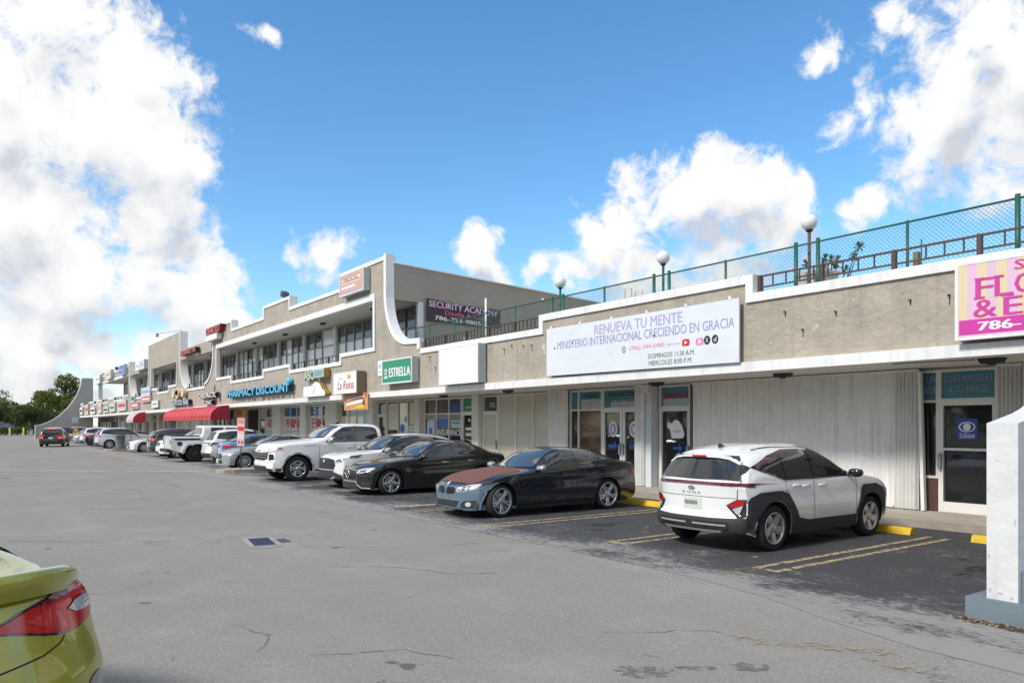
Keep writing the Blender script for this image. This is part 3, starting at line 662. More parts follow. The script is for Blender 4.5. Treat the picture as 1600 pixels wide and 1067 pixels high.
for x0, x1, h in ((-16.93, -16.09, 1), (-16.06, -15.22, -1)):
    d = shop_door(low, x0, x1, 2.33, YW, M_glass, handle=h, label='leaf of the double glass door with round sticker and blue arrow')
    cx = (x0 + x1) / 2
    MB().add([(x, YW - .011, z) for x, z in ellipse(cx, 1.74, .185, .235)], [tuple(range(24))]).build('round_sticker', M_wprint, d)
    MB().add([(x, YW - .016, z) for x, z in ellipse(cx, 1.74, .135, .175)], [tuple(range(24))]).build('round_emblem', M_violet, d)
    MB().add([(x, YW - .021, z) for x, z in ((cx - .03, 1.66), (cx + .03, 1.66), (cx + .04, 1.78), (cx + .07, 1.84), (cx, 1.8), (cx - .07, 1.84), (cx - .04, 1.78))], [tuple(range(7))]).build('emblem_mark', M_wprint, d)
    arrow(d, cx, 1.25, .40, M_bblue)
w3 = frame_window(low, -18.46, -16.95, .16, 2.95, YW, (-18.05,), rows=(2.33,), panes=lambda i, j: (M_browncurtain if i else mat('window with dark curtain', (.05, .03, .02), rough=.08, noise=.4, nscale=7), M_teal)[j])
MB().box(-17.95, -17.05, YW - .008, YW - .003, 2.36, 2.66).build('print', MATS['pale grey print'], w3)
letters('EL SERVICIO', M_black, w3, -17.5, YW - .014, 2.76, width=.66, height=.12, bold=.01); letters('DEL:', M_violet, w3, -17.5, YW - .014, 2.53, width=.26, height=.14, bold=.01)
shutter(low, -19.40, -18.48, YW - .14, .10, depth=.085, label='bunched shutter left of the brown curtained window')
frame_window(low, -22.45, -19.45, .16, 2.95, YW, (-21.42, -20.40), panes=M_paperpane, label='shop window lined with beige paper')
d4 = shop_door(low, -23.47, -22.5, 2.33, YW, M_paperpane, handle=1, label='white door lined with beige paper')
t4 = frame_window(low, -23.47, -22.5, 2.33, 2.95, YW, 1, panes=mat('grey transom glass', (.10, .10, .10), rough=.1), name='transom')
letters('7155', M_wprint, t4, -22.9, YW - .01, 2.6, width=.36, height=.17, bold=.012)
MB().box(-23.98, -23.52, 15.45, YW + .05, .145, 3.0).build('column', M_cream, low)
# insurance office
M_bluegreyp = mat('pale blue poster', (.50, .62, .70), rough=.4, noise=.08)
gp = mat('grey film glass', (.075, .07, .08), rough=.15)
wi = frame_window(low, -27.93, -24.98, .16, 2.95, YW, (-26.92, -25.93), rows=(2.32,), panes=lambda i, j: gp if j else M_glass, label='insurance office window with lettering')
MB().box(-27.86, -25.02, YW - .008, YW - .003, 2.10, 2.28).build('print', mat('grey print strip', (.34, .34, .33), rough=.4), wi)
for t, x in (('AUTO', -27.4), ('HOME', -26.42), ('BUSINESS', -25.46)): letters(t, mat('grey print', (.12, .13, .15), rough=.5), wi, x, YW - .013, 2.19, width=.62, height=.11)
MB().box(-25.86, -25.05, YW - .008, YW - .003, 2.36, 2.72).build('print', M_blue, wi); MB().box(-26.86, -26.0, YW - .008, YW - .003, 1.82, 2.07).build('print', M_bblue, wi)
MB().box(-26.86, -26.0, YW - .008, YW - .003, 1.72, 1.80).build('print', M_olive, wi); MB().box(-25.84, -25.06, YW - .008, YW - .003, 1.74, 2.07).build('print', mat('pale green print', (.42, .55, .48), rough=.4), wi)
MB().box(-25.7, -25.2, YW - .013, YW - .009, 1.92, 1.98).build('print', M_bblue, wi)
MB().box(-27.75, -27.1, YW - .008, YW - .003, 1.38, 2.04).build('poster', M_bluegreyp, wi); MB().box(-27.55, -27.3, YW - .013, YW - .009, 1.5, 1.75).build('print', M_bblue, wi)
letters('INSURANCE', M_wprint, wi, -25.95, YW - .014, 1.57, width=1.80, height=.25, bold=.03)
di = shop_door(low, -24.93, -24.02, 2.33, YW, M_glass, handle=-1, label='office door with white lettering')
ti = frame_window(low, -24.93, -24.02, 2.33, 2.95, YW, 1, panes=M_greensign, name='transom'); letters('estrella', M_wprint, ti, -24.45, YW - .01, 2.56, width=.6, height=.1, bold=.01)
for z, w in ((2.05, .14), (1.72, .5), (1.5, .5)): MB().box(-24.47 - w / 2, -24.47 + w / 2, YW - .01, YW - .004, z - .05, z + .05).build('print', M_wprint, di)

# ---- left: two-storey building
two = empty('shop_building', (0, 0, 0), 0, 'long two storey tan stucco shop building with white curved pillars and open upper gallery', 'shop building')
NUDGE = [0]
def upper(outline, m=M_stucco, y0=YF, y1=13.70, name='wall'):
    NUDGE[0] = (NUDGE[0] + 1) % 9
    d = NUDGE[0] * .0021
    return MB().prism_xz(outline, y0 - d, y1 + d).build(name, m, two)
# section A  (-52.8 .. -27): spandrel below the gallery, header above, piers with flared feet
spA = [(-24.24, 3.17), (-24.24, 4.9), (-25.3, 5.0), (-27.1, 5.0), (-31.56, 5.0), (-31.6, 4.64), (-37.85, 4.64), (-37.9, 4.98), (-42.25, 4.96), (-42.3, 4.60), (-48.42, 4.60), (-48.46, 4.95), (-52.3, 4.95), (-52.3, 3.17)]
upper(spA)
trim(two, [(-24.264, 4.64), (-24.264, 5.04)] + arc((-25.35, 5.09), (-26.98, 6.9), (-26.75, 5.25), 12) + [(-26.99, 8.62)], .20, y0=13.385, y1=13.74)
footA = [(-24.5, 4.95)] + arc((-25.35, 5.06), (-26.98, 6.9), (-26.75, 5.22), 12) + [(-27.02, 8.5), (-28.0, 8.5), (-28.0, 4.9)]
upper(footA, name='pillar')
trim(two, [(-28.0, 5.02), (-31.58, 5.02), (-31.58, 4.67), (-37.87, 4.67), (-37.87, 5.0), (-42.27, 4.98), (-42.27, 4.63), (-48.44, 4.62), (-48.44, 4.98), (-51.95, 4.98)], .17)
hdA = [(-27.3, 6.95), (-27.3, 8.52), (-31.46, 8.50), (-31.46, 7.87), (-37.95, 7.86), (-37.95, 8.44), (-42.2, 8.44), (-42.2, 7.84), (-48.38, 7.83), (-48.38, 8.40), (-52.6, 8.40), (-52.6, 6.95)]
upper(hdA)
trim(two, [(-27.0, 8.55), (-31.49, 8.53), (-31.49, 7.90), (-37.92, 7.89), (-37.92, 8.47), (-42.23, 8.47), (-42.23, 7.87), (-48.36, 7.86), (-48.36, 8.43), (-52.75, 8.43)], .16, y1=13.8)
trim(two, [(-51.95, 6.91), (-28.02, 6.92), ], .27)
trim(two, [(-28.02, 7.19), (-28.02, 4.85)][::-1], .18); trim(two, [(-51.85, 4.98), (-51.85, 6.92)], .14)
p2 = [(-51.9, 4.9), (-51.9, 8.40), (-52.73, 8.40), (-52.74, 7.0)] + arc((-52.76, 6.6), (-54.9, 4.80), (-53.0, 5.0), 10) + [(-55.0, 4.5), (-51.9, 4.5)]
upper(p2, name='pillar')
trim(two, [(-55.0, 4.62)] + arc((-54.9, 4.83), (-52.82, 6.6), (-53.0, 5.02), 10) + [(-52.78, 8.43)], -.16, y0=13.39, y1=13.9)
# U-shaped bays: low parapet, terrace between two flared pillars
def ubay(xr, xl, box=True):
    upper([(xr + .2, 3.17), (xr - 2.0, 3.17), (xl + 2.0, 3.17), (xl - .2, 3.17), (xl - .2, 4.5), (xl + 2.2, 4.55), (xr - 2.2, 4.55), (xr + .2, 4.5)])
    trim(two, [(xr - 2.1, 4.58), (xl + 2.1, 4.58)], .17)
    upper([(xr + .1, 6.86), (xr + .1, 7.64), (xl - .1, 7.64), (xl - .1, 6.86)])
    railing(two, xl + 2.2, xr - 2.2, 4.6, 5.0, 13.58, .5, 2.0)
ubay(-52.8, -62.25); ubay(-74.8, -84.4)
def flared(xp, s, zt, w=1.1):
    """pillar whose inner face starts at xp; the foot flares towards +X (s=1) or -X (s=-1)"""
    p = [(xp - s * w, 3.3), (xp - s * w, zt), (xp - s * .03, zt)] + arc((xp - s * .03, 6.5), (xp + s * 2.1, 4.70), (xp + s * .25, 4.95), 10) + [(xp + s * 2.1, 4.4), (xp + s * 2.1, 3.3)]
    upper(p, name='pillar', y0=13.44, y1=13.72)
    t = [(xp, zt + .03)] + arc((xp, 6.5), (xp + s * 2.1, 4.72), (xp + s * .25, 4.96), 10)
    trim(two, t, -.16 * s if s > 0 else .16, y0=13.38, y1=13.95)
flared(-62.25, 1, 9.1); flared(-74.8, -1, 9.0); flared(-84.4, 1, 8.25)
# section B: tall blank panel over a gallery opening
upper([(-62.6, 6.86), (-62.6, 9.12), (-74.5, 9.05), (-74.5, 6.86)])
upper([(-62.6, 3.17), (-62.6, 5.05), (-66.6, 5.05), (-66.6, 4.65), (-70.9, 4.65), (-70.9, 5.05), (-74.5, 5.05), (-74.5, 3.17)])
trim(two, [(-63.7, 5.1), (-66.62, 5.1), (-66.62, 4.7), (-70.88, 4.7), (-70.88, 5.1), (-73.6, 5.1)], .17)
trim(two, [(-63.6, 5.0), (-63.6, 6.86)], -.14); trim(two, [(-73.6, 5.0), (-73.6, 6.86)], .14)
railing(two, -70.8, -66.7, 4.7, 5.05, 13.58, .5, 2.0)
# section C
upper([(-85.3, 3.17), (-85.3, 4.95), (-88.6, 4.95), (-88.6, 4.6), (-94.8, 4.6), (-94.8, 4.95), (-99.0, 4.95), (-99.0, 4.6), (-104.0, 4.6), (-104.0, 4.95), (-107.5, 4.95), (-107.5, 3.17)])
trim(two, [(-85.4, 5.0), (-88.62, 5.0), (-88.62, 4.63), (-94.78, 4.63), (-94.78, 5.0), (-99.02, 5.0), (-99.02, 4.63), (-103.98, 4.63), (-103.98, 5.0), (-107.4, 5.0)], .17)
upper([(-85.2, 6.9), (-85.2, 7.9), (-104, 7.8), (-104, 8.2), (-107.5, 8.2), (-107.5, 6.9)])
trim(two, [(-107.4, 6.88), (-85.3, 6.9)], .22); trim(two, [(-85.2, 7.92), (-103.98, 7.82), (-103.98, 8.23), (-107.5, 8.23)], .15)
MB().box(-107.5, -107.0, 13.43, 13.9, 4.9, 6.95).build('pillar', M_white, two)
railing(two, -94.7, -88.7, 4.6, 5.0, 13.58, .5, 2.0); railing(two, -103.9, -99.1, 4.6, 5.0, 13.58, .5, 2.0)
railing(two, -37.8, -31.65, 4.67, 5.02, 13.56, .36, 1.55); railing(two, -48.4, -42.35, 4.62, 4.98, 13.56, .36, 1.55)
# canopy, floors, ceilings, walls behind
MB().box(-107.5, -27.0, 13.36, 13.62, 2.98, 3.19).build('fascia', M_white, two)
MB().box(-107.5, -27.0, 13.62, YW + .3, 3.0, 3.17).build('soffit', M_soffit, two)
MB().box(-107.5, -27.05, 13.72, 15.4, 3.7, 4.0).build('gallery_floor', M_concrete, two)
MB().box(-104.0, -27.05, 13.72, 15.6, 6.95, 7.1).build('gallery_ceiling', mat('grey ceiling paint', (.62, .61, .585), rough=.85, noise=.06), two)
MB().box(-107.5, -27.0, YW + .06, YW + .30, .14, 3.0).build('shop_wall', M_cream, two)
MB().box(-99.5, -27.05, 15.46, 15.75, 3.9, 6.95).build('gallery_wall', M_cream, two)
MB().box(-107.0, -27.1, 15.75, 32.0, 7.2, 7.4).build('roof', M_concrete, two)
# gable wall at the right-hand end, its foot open where the gallery comes out on the terrace
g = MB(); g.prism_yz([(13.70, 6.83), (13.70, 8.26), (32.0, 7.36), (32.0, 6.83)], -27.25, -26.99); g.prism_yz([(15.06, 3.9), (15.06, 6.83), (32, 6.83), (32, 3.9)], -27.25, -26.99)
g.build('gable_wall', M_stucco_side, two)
MB().prism_yz([(13.70, 8.26), (13.70, 8.31), (32.0, 7.41), (32.0, 7.36)], -27.3, -26.95).build('coping', M_soffit, two)
MB().box(-27.2, -26.96, 14.84, 15.05, 3.9, 6.83).build('column', M_bluegrey, two)
MB().lathe([(.05, -26.98), (.05, -26.9), (.02, -26.86)], 8, 'x', (0, 21.2, 7.55)).build('lamp_bracket', M_signwhite, two)
# gallery shopfronts
M_upcurt = mat('white gallery blind', (.80, .79, .76), rough=.10, noise=.18, nscale=4, spec=.6)
M_upframe = mat('grey gallery frame', (.30, .31, .31), rough=.5)
def up_pane(i, j):
    return M_upcurt if random.random() < (.95 if j == 0 else .45) else M_glass_up
cols = [(-36.5, -32.45, 4), (-40.85, -36.85, (-39.65, -38.58)), (-45.1, -41.2, 4), (-49.45, -45.4, 4), (-53.7, -49.8, 4), (-57.95, -54.05, 4), (-62.2, -58.3, 4)]
x = -62.4
while x > -98:
    cols.append((x - 3.9, x, 4)); x -= 4.25
for a, b, n in cols:
    frame_window(two, a, b, 4.02, 6.9, 15.42, n, rows=(6.02,), panes=up_pane, fm=M_upframe)
    MB().box(a - .33, a - .02, 15.28, 15.47, 4.0, 6.94).build('column', M_bluegrey if a < -40 else M_white, two)
frame_window(two, -31.9, -27.3, 4.02, 6.9, 15.42, 5, rows=(6.02,), panes=lambda i, j: M_glass_up if j else M_upcurt, fm=M_dframe)
for x in (-30.2, -36.0, -41.5, -47.0, -57, -68.5, -79, -90): soffit_light(two, x, 14.4, 6.95)
# clay tile strips behind the low parapets
def tiles(x0, x1):
    t = MB(); n = int((x1 - x0) / .22)
    t.prism_yz([(13.82, 7.55), (13.82, 7.72), (15.9, 8.38), (15.9, 7.55)], x0, x1)
    for r in range(4):
        y0 = 13.8 + r * .52; z0 = 7.74 + r * .165
        for i in range(n):
            x = x0 + .11 + i * .22
            pr = [(math.cos(a) * .085, math.sin(a) * .075) for a in [PI * k / 4 for k in range(5)]]
            vs = [(x + p, y0, z0 + q) for p, q in pr] + [(x + p * .8, y0 + .56, z0 + .178 + q * .8) for p, q in pr]
            t.add(vs, [(k, k + 1, k + 6, k + 5) for k in range(4)], 0, True)
    o = t.build('tile_roof', M_tile, two); o['kind'] = 'stuff'
tiles(-37.7, -31.7); tiles(-48.2, -42.4); tiles(-103.5, -90)
# ground-floor shop fronts
def poster_pane(i, j): return (M_glass, M_curtain, M_paperpane, gp)[random.randrange(4)]
MB().box(-28.5, -28.05, 15.45, YW + .05, .145, 3.0).build('column', M_cream, two)
wl = frame_window(two, -31.4, -28.55, .16, 2.95, YW, (-30.3, -29.4), panes=M_glass, label='window papered with notices and posters')
for x0, x1, z0, z1, m in ((-31.3, -30.4, 1.65, 2.8, mat('cream poster', (.62, .60, .48), rough=.5)), (-30.2, -29.5, 1.5, 2.85, M_curtain), (-30.2, -29.5, .9, 1.45, M_curtain), (-29.3, -28.75, 1.9, 2.85, MATS['cream poster']), (-29.35, -28.6, .5, 1.85, M_curtain)):
    MB().box(x0, x1, YW - .008, YW - .003, z0, z1).build('poster', m, wl)
MB().add([(x, YW - .014, z) for x, z in ellipse(-29.95, 1.72, .22, .2)], [tuple(range(24))]).build('round_print', M_bblue, wl)
MB().box(-29.75, -29.55, YW - .014, YW - .009, 2.0, 2.25).build('print', M_teal, wl)
for z in (1.55, 1.7, 1.82): MB().box(-29.3, -28.9, YW - .014, YW - .009, z, z + .05).build('print', M_teal, wl)
for z in (1.6, 2.0): MB().box(-28.83, -28.6, YW - .016, YW - .010, z, z + .3).build('print', M_red, wl)
shop_door(two, -32.35, -31.5, 2.33, YW, M_glass, label='glass door with flyers'); td = frame_window(two, -32.35, -31.5, 2.33, 2.95, YW, 1, panes=M_glass, name='transom')
MB().box(-32.1, -31.65, YW - .01, YW - .004, 2.4, 2.8).build('print', M_bluegreyp, td)
MB().box(-32.9, -32.45, 15.4, YW + .05, .145, 3.0).build('column', M_white, two)
frame_window(two, -36.6, -33.0, .16, 2.95, YW, 4, rows=(2.3,), panes=lambda i, j: (M_curtain, MATS['window with brown curtain'] if i == 0 else M_bluegreyp)[j == 1 or i == 3])
MB().box(-38.2, -36.7, 15.4, YW + .05, .145, 3.0).build('column', M_cream, two)
# pharmacy windows: blue band, red words, white film
M_film = mat('white window film', (.60, .62, .64), rough=.15, noise=.06)
M_bband = mat('blue window film', (.01, .14, .28), rough=.12)
def pharm(x0, x1, word, n):
    w = frame_window(two, x0, x1, .16, 2.95, YW, n, rows=(2.35,), panes=lambda i, j: M_bband if j else M_film, label='pharmacy window with red letters on white film')
    letters(word, M_red, w, (x0 + x1) / 2 + .1, YW - .012, 1.96, width=(x1 - x0) * .82, height=.56, bold=.03)
    MB().box(x0 + .3, x1 - .3, YW - .012, YW - .006, 1.44, 1.56).build('print', M_violet, w)
    return w
pharm(-48.6, -46.85, 'AUDIO', 2); pharm(-45.25, -42.0, 'PHARMACY', 3); wp = pharm(-41.0, -37.9 - .35, 'PHARMACY', 3)
for x in (-40.2, -39.1, -38.45):
    for k in range(7): MB().box(x - .09, x + .09, YW - .1, YW - .06, 1.35 + k * .23, 1.47 + k * .23).build('window_light', M_signwhite, wp)
for a, b in ((-46.8, -45.3), (-41.95, -41.05)): MB().box(a, b, 15.4, YW + .05, .145, 3.0).build('column', M_cream, two)
shop_door(two, -50.0, -48.75, 2.33, YW, M_glass, fm=M_frame)
frame_window(two, -52.6, -50.1, .16, 2.95, YW, 1, panes=mat('open dark doorway', (.02, .016, .014), rough=.8))
x = -52.8
while x > -106:
    MB().box(x - .35, x, 15.4, YW + .05, .145, 3.0).build('column', M_cream, two)
    frame_window(two, x - 3.9, x - .4, .16, 2.95, YW, 3 if x > -75 else 2, rows=(2.33,), panes=poster_pane, fm=M_frame if random.random() < .6 else M_dframe)
    x -= 4.0

# ---- far end: low wing and, like at the near end, a curved fin wall coming down to the lot
wing = empty('shop_building', (0, 0, 0), 0, 'low far wing of the shop row crowded with small signs', 'shop building')
MB().prism_xz([(-107.55, 3.17), (-107.55, 4.6), (-111, 4.6), (-111, 4.95), (-116, 4.95), (-116, 4.6), (-121.5, 4.6), (-121.5, 4.95), (-125.4, 4.95), (-125.4, 3.17)], YF, 13.7).build('wall', M_stucco, wing)
trim(wing, [(-107.55, 4.63), (-111, 4.63), (-111, 4.98), (-116, 4.98), (-116, 4.63), (-121.5, 4.63), (-121.5, 4.98), (-125.4, 4.98)], .18)
MB().box(-125.6, -107.5, 13.36, 13.62, 2.98, 3.19).build('fascia', M_white, wing); MB().box(-125.6, -107.5, 13.62, YW + .3, 3.0, 3.17).build('soffit', M_soffit, wing)
MB().box(-125.6, -107.5, YW + .06, YW + .3, .14, 3.0).build('shop_wall', M_cream, wing); MB().box(-125.6, -107.5, 13.7, 30, 3.75, 4.0).build('roof_deck', M_concrete, wing)
for i in range(4):
    frame_window(wing, -112 - i * 4.3, -108.2 - i * 4.3, .16, 2.95, YW, 2, rows=(2.33,), panes=poster_pane, fm=M_dframe)
def fin_wall(x0, x1, label, ystart=7.85):
    f = empty('fin_wall', (0, 0, 0), 0, label, 'wall')
    top = [(7.85, 1.87), (8.6, 2.0), (9.6, 2.42), (10.8, 3.25), (12.0, 4.6), (12.9, 6.1), (13.4, 7.4), (13.6, 8.76)]
    dense = []
    for i in range(len(top) - 1):
        for k in range(4): dense.append((top[i][0] + (top[i+1][0] - top[i][0]) * k / 4, top[i][1] + (top[i+1][1] - top[i][1]) * k / 4))
    dense.append(top[-1])
    sm = [dense[0]] + [((dense[i-1][0] + dense[i][0] * 2 + dense[i+1][0]) / 4, (dense[i-1][1] + dense[i][1] * 2 + dense[i+1][1]) / 4) for i in range(1, len(dense) - 1)] + [dense[-1]]
    MB().prism_yz([(7.95, 0)] + [(y + .05, z - .08) for y, z in sm] + [(15.1, 8.68), (15.1, 0)], x0 + .06, x1 - .04).build('wall', mat('grey fin paint', (.37, .355, .34), rough=.9, noise=.08, bump=.4, bscale=12), f)
    ed = MB(); ln = [(7.85, .0)] + sm + [(15.1, 8.78)]
    o2 = band(ln, -.14)
    ed.prism_yz(o2, x0, x1); ed.build('edge_band', mat('white fin paint', (.64, .64, .64), rough=.8, noise=.09, nscale=3, streak=.15, bump=.5, bscale=9, bdist=.02), f)
    return f
nf = fin_wall(-3.17, -2.905, 'white fronted curved fin wall on a blue grey footing at the right edge')
bs = MB(); bs.box(-3.33, -2.3, 7.78, 9.4, 0, .215); bs.build('footing', mat('blue grey footing paint', (.155, .20, .235), rough=.75, noise=.12, nscale=4, bump=.4, bscale=20), nf)
bs = MB(); bs.box(-2.90, -2.45, 7.92, 9.4, .215, .50); bs.build('footing_block', MATS['blue grey footing paint'], nf)
chipm = mat('bare render chip', (.50, .49, .47), rough=.95, noise=.2, nscale=20)
for x, z, w_, h_ in ((-3.15, .62, .018, .05), (-3.155, 1.25, .012, .03), (-2.93, .95, .015, .06), (-3.05, .28, .05, .02), (-2.96, .25, .03, .025), (-3.08, 1.52, .02, .012), (-3.14, .30, .025, .04), (-2.925, 1.42, .010, .03)):
    MB().add([(x + .6 * w_ * math.cos(a) * random.uniform(.6, 1.1), 7.846, z + .6 * h_ * math.sin(a) * random.uniform(.6, 1.1)) for a in [2 * PI * i / 9 for i in range(9)]], [tuple(range(9))[::-1]]).build('chip', chipm, nf)
ff = fin_wall(-126.2, -125.65, 'grey curved fin wall with pale edge at the far end of the row')
MB().box(-125.69, -125.64, 12.4, 13.2, 2.2, 3.0).build('notice_panel', M_bluegreyp, ff)

# ------------------------------------------------------------ cars
# A body is lofted from cross-sections; windows, lamps, grilles and cladding are cut to outline, laid on the body and given their own objects.
def pchip(pts):
    x = np.array([p[0] for p in pts], float); y = np.array([p[1] for p in pts], float)
    h = np.diff(x); d = np.diff(y) / h; m = np.zeros(len(x))
    m[0], m[-1] = d[0], d[-1]
    for i in range(1, len(x) - 1):
        if d[i-1] * d[i] <= 0: m[i] = 0
        else:
            w1 = 2*h[i] + h[i-1]; w2 = h[i] + 2*h[i-1]; m[i] = (w1 + w2) / (w1 / d[i-1] + w2 / d[i])
    def f(q):
        q = np.clip(np.asarray(q, float), x[0], x[-1]); i = np.clip(np.searchsorted(x, q) - 1, 0, len(x) - 2)
        t = (q - x[i]) / h[i]; t2 = t*t; t3 = t2*t
        return (2*t3-3*t2+1)*y[i] + (t3-2*t2+t)*h[i]*m[i] + (-2*t3+3*t2)*y[i+1] + (t3-t2)*h[i]*m[i+1]
    return f
def sstep(a, b, x):
    t = np.clip((x - a) / (b - a), 0, 1); return t*t*(3-2*t)
M_under = mat('car underbody', (.012, .012, .013), rough=.9)
M_tyre = mat('tyre rubber', (.018, .018, .019), rough=.85, noise=.2, nscale=12)
M_rim = mat('silver alloy', (.50, .50, .51), rough=.3, metal=.75)
M_rimdark = mat('dark alloy', (.045, .045, .05), rough=.35, metal=.6)
M_cglass = mat('car glass', (.014, .017, .02), rough=.02, spec=.9, coat=.3)
M_wglass = mat('windscreen glass', (.05, .06, .065), rough=.02, spec=1.0, coat=1.0)
M_seal = mat('window seal', (.012, .012, .013), rough=.45)
M_clad = mat('black plastic cladding', (.030, .030, .032), rough=.65, bump=.15, bscale=120)
M_gloss = mat('gloss black trim', (.01, .01, .011), rough=.08, coat=1.0)
M_chrome = mat('chrome', (.72, .72, .73), rough=.12, metal=1.0)
M_lens = mat('clear lamp lens', (.55, .57, .60), rough=.05, coat=1.0, noise=.35, nscale=30)
M_lensdark = mat('smoked lamp', (.06, .065, .07), rough=.05, coat=1.0)
M_tail = mat('red lamp lens', (.46, .008, .014), rough=.10, coat=.35, noise=.3, nscale=25)
M_taildark = mat('dark red lamp lens', (.10, .006, .012), rough=.08, coat=1.0)
M_amber = mat('amber lens', (.50, .10, .01), rough=.1, coat=1.0)
M_plate = mat('licence plate', (.62, .64, .60), rough=.45, noise=.1, nscale=60)
M_gap = mat('panel gap', (.008, .008, .008), rough=.8)
M_mesh = mat('dark grille mesh', (.014, .014, .015), rough=.5, bump=.8, bscale=90)

class Car:
    def __init__(s, name, label, paint_m, sp, group='parked cars', cat='car'):
        s.sp = sp; s.L = sp['L']; s.Wm = sp['W'] / 2
        s.root = empty(name, (0, 0, 0), 0, label, cat, group); s.paint = paint_m
        s.loft()
    def X(s, st): return s.L / 2 - st
    def loft(s):
        sp = s.sp; Lc = s.L
        zt = pchip(sp['top']); belt = pchip(sp['belt']); plan = pchip(sp.get('plan', [(0, .93), (.5, .985), (1.2, 1), (Lc - 1.2, 1), (Lc - .5, .98), (Lc, .93)]))
        sect = pchip(sp.get('sect', [(.12, .93), (.28, .965), (.45, .99), (.65, 1.0), (.85, .985), (1.1, .95), (1.4, .92)]))
        r = sp['r']; zw = r; base = pchip(sp.get('sill', [(0, .22), (.5, .19), (Lc - .6, .20), (Lc, .30)]))
        arches = [(sp['xf'], sp.get('ra', r + .055)), (sp['xr'], sp.get('rar', sp.get('ra', r + .055)))]
        fl = sp.get('flare', .012)
        lf = sp.get('lf', .85); lr = sp.get('lr', .8); bf = sp.get('bowf', .30); br = sp.get('bowr', .20)
        fp = pchip(sp.get('face', [(.15, .06), (.35, .0), (.55, .0), (.75, .06), (1.2, .2)])); rp = pchip(sp.get('tail', [(.2, .08), (.45, .0), (.7, .01), (1.0, .05), (1.3, .12)]))
        def moved(q): return q + np.clip(1 - q / lf, 0, 1)**2 * (fp(zw) + bf) - np.clip(1 - (Lc - q) / lr, 0, 1)**2 * (rp(zw) + br)
        qd = np.linspace(0, Lc, 2000); qm = moved(qd)
        st = list(np.linspace(0, .35, 9)) + list(np.linspace(.35, Lc - .35, 64)) + list(np.linspace(Lc - .35, Lc, 9))
        for xc, ra in arches:
            st = [q for q in st if abs(moved(q) - xc) > ra + .012]
            for k in range(19):
                a = PI * k / 18; st.append(float(np.interp(xc - ra * math.cos(a), qm, qd)))
            st += [float(np.interp(xc - ra - .003, qm, qd)), float(np.interp(xc + ra + .003, qm, qd))]
        st = np.array(sorted(set(round(float(q), 5) for q in st)))
        ns = len(st); nA, nB, nC = 16, 7, 8
        ztv = zt(st); bv = np.minimum(belt(st), ztv - .015); zb = base(st)
        for xc, ra in arches:
            ms = moved(st); m = np.abs(ms - xc) <= ra + 1e-3
            zb[m] = np.maximum(zb[m], zw + np.sqrt(np.maximum(0, ra*ra - (ms[m] - xc)**2)))
        crease = sp.get('crease')
        def side(q, z):
            y = s.Wm * plan(q) * sect(z)
            for xc, ra in arches: y = y + fl * np.exp(-((q - xc) / (ra * 1.05))**2) * np.exp(-((z - zw - .12) / .3)**2)
            if crease:
                zc = np.interp(q, [c[0] for c in crease], [c[1] for c in crease]); d = z - zc
                y = y - .016 * np.exp(-(np.where(d < 0, d / .13, d / .04))**2) * sstep(crease[0][0] - .1, crease[0][0] + .3, q) * (1 - sstep(crease[-1][0] - .3, crease[-1][0] + .1, q)) * np.where(d < 0, 1, 1)
            return y
        tum = sp.get('tumble', .30); nroof = sp.get('nroof', 4.2); hcab = sp.get('hcab', (.10, .32))
        P = np.zeros((ns, nA + nB + nC, 3))
        for i in range(ns):
            q = st[i]; zz = zb[i] + (bv[i] - zb[i]) * np.linspace(0, 1, nA)
            P[i, :nA, 0] = q; P[i, :nA, 1] = side(q, zz); P[i, :nA, 2] = zz
            ys = P[i, nA-1, 1]; h = ztv[i] - bv[i]; c = float(sstep(hcab[0], hcab[1], h))
            n = 2.3 + (nroof - 2.3) * c; qq = .5 ** (1 / n)
            zf = np.linspace(0, qq, nB + 1)[1:]; yf = (1 - zf**n) ** (1/n)
            yf2 = np.linspace(qq, 0, nC + 1)[1:]; zf2 = (1 - yf2**n) ** (1/n)
            yy = np.concatenate([yf, yf2]); zz = np.concatenate([zf, zf2])
            P[i, nA:, 0] = q; P[i, nA:, 2] = bv[i] + h * zz; P[i, nA:, 1] = (ys - .012 * c - tum * c * h * zz) * yy
        bw = sp.get('bw', (.14, .10)); xw = sp.get('xw', (1.3, 2.3, Lc - 1.6, Lc - .5))
        wsf = pchip([(0, 0), (xw[0] - .25, 0), (xw[0] + .15, 1), (xw[1], .5), ((xw[1] + xw[2]) / 2, 0), (xw[2], -.5), (xw[3] - .1, -1), (xw[3] + .15, 0), (Lc + .3, 0)])
        def disp(p):
            q, y, z = p[..., 0], np.abs(p[..., 1]), p[..., 2]
            gf = np.clip(1 - q / lf, 0, 1)**2; gr = np.clip(1 - (Lc - q) / lr, 0, 1)**2; u = np.clip(y / s.Wm, 0, 1.1)
            d = gf * (fp(z) + bf * u**sp.get('powf', 3)) - gr * (rp(z) + br * u**sp.get('powr', 3.5))
            wv = wsf(q); up = np.clip((z - belt(q)) / .15, 0, 1)
            d = d + np.where(wv > 0, bw[0], bw[1]) * wv * u**2 * up
            o = p.copy(); o[..., 0] = s.L / 2 - (q + d); return o
        D = disp(P); m = nA + nB + nC
        verts = []; faces = []; mi = []
        full = np.concatenate([D, D[:, -2::-1] * np.array([1, -1, 1])], axis=1); w = full.shape[1]   # left edge -> centre -> right edge
        verts = full.reshape(-1, 3).tolist()
        for i in range(ns - 1):
            for k in range(w - 1):
                faces.append((i*w + k, i*w + k + 1, (i+1)*w + k + 1, (i+1)*w + k)); mi.append(0)
            faces.append(((i+1)*w, (i+1)*w + w - 1, i*w + w - 1, i*w)); mi.append(1)
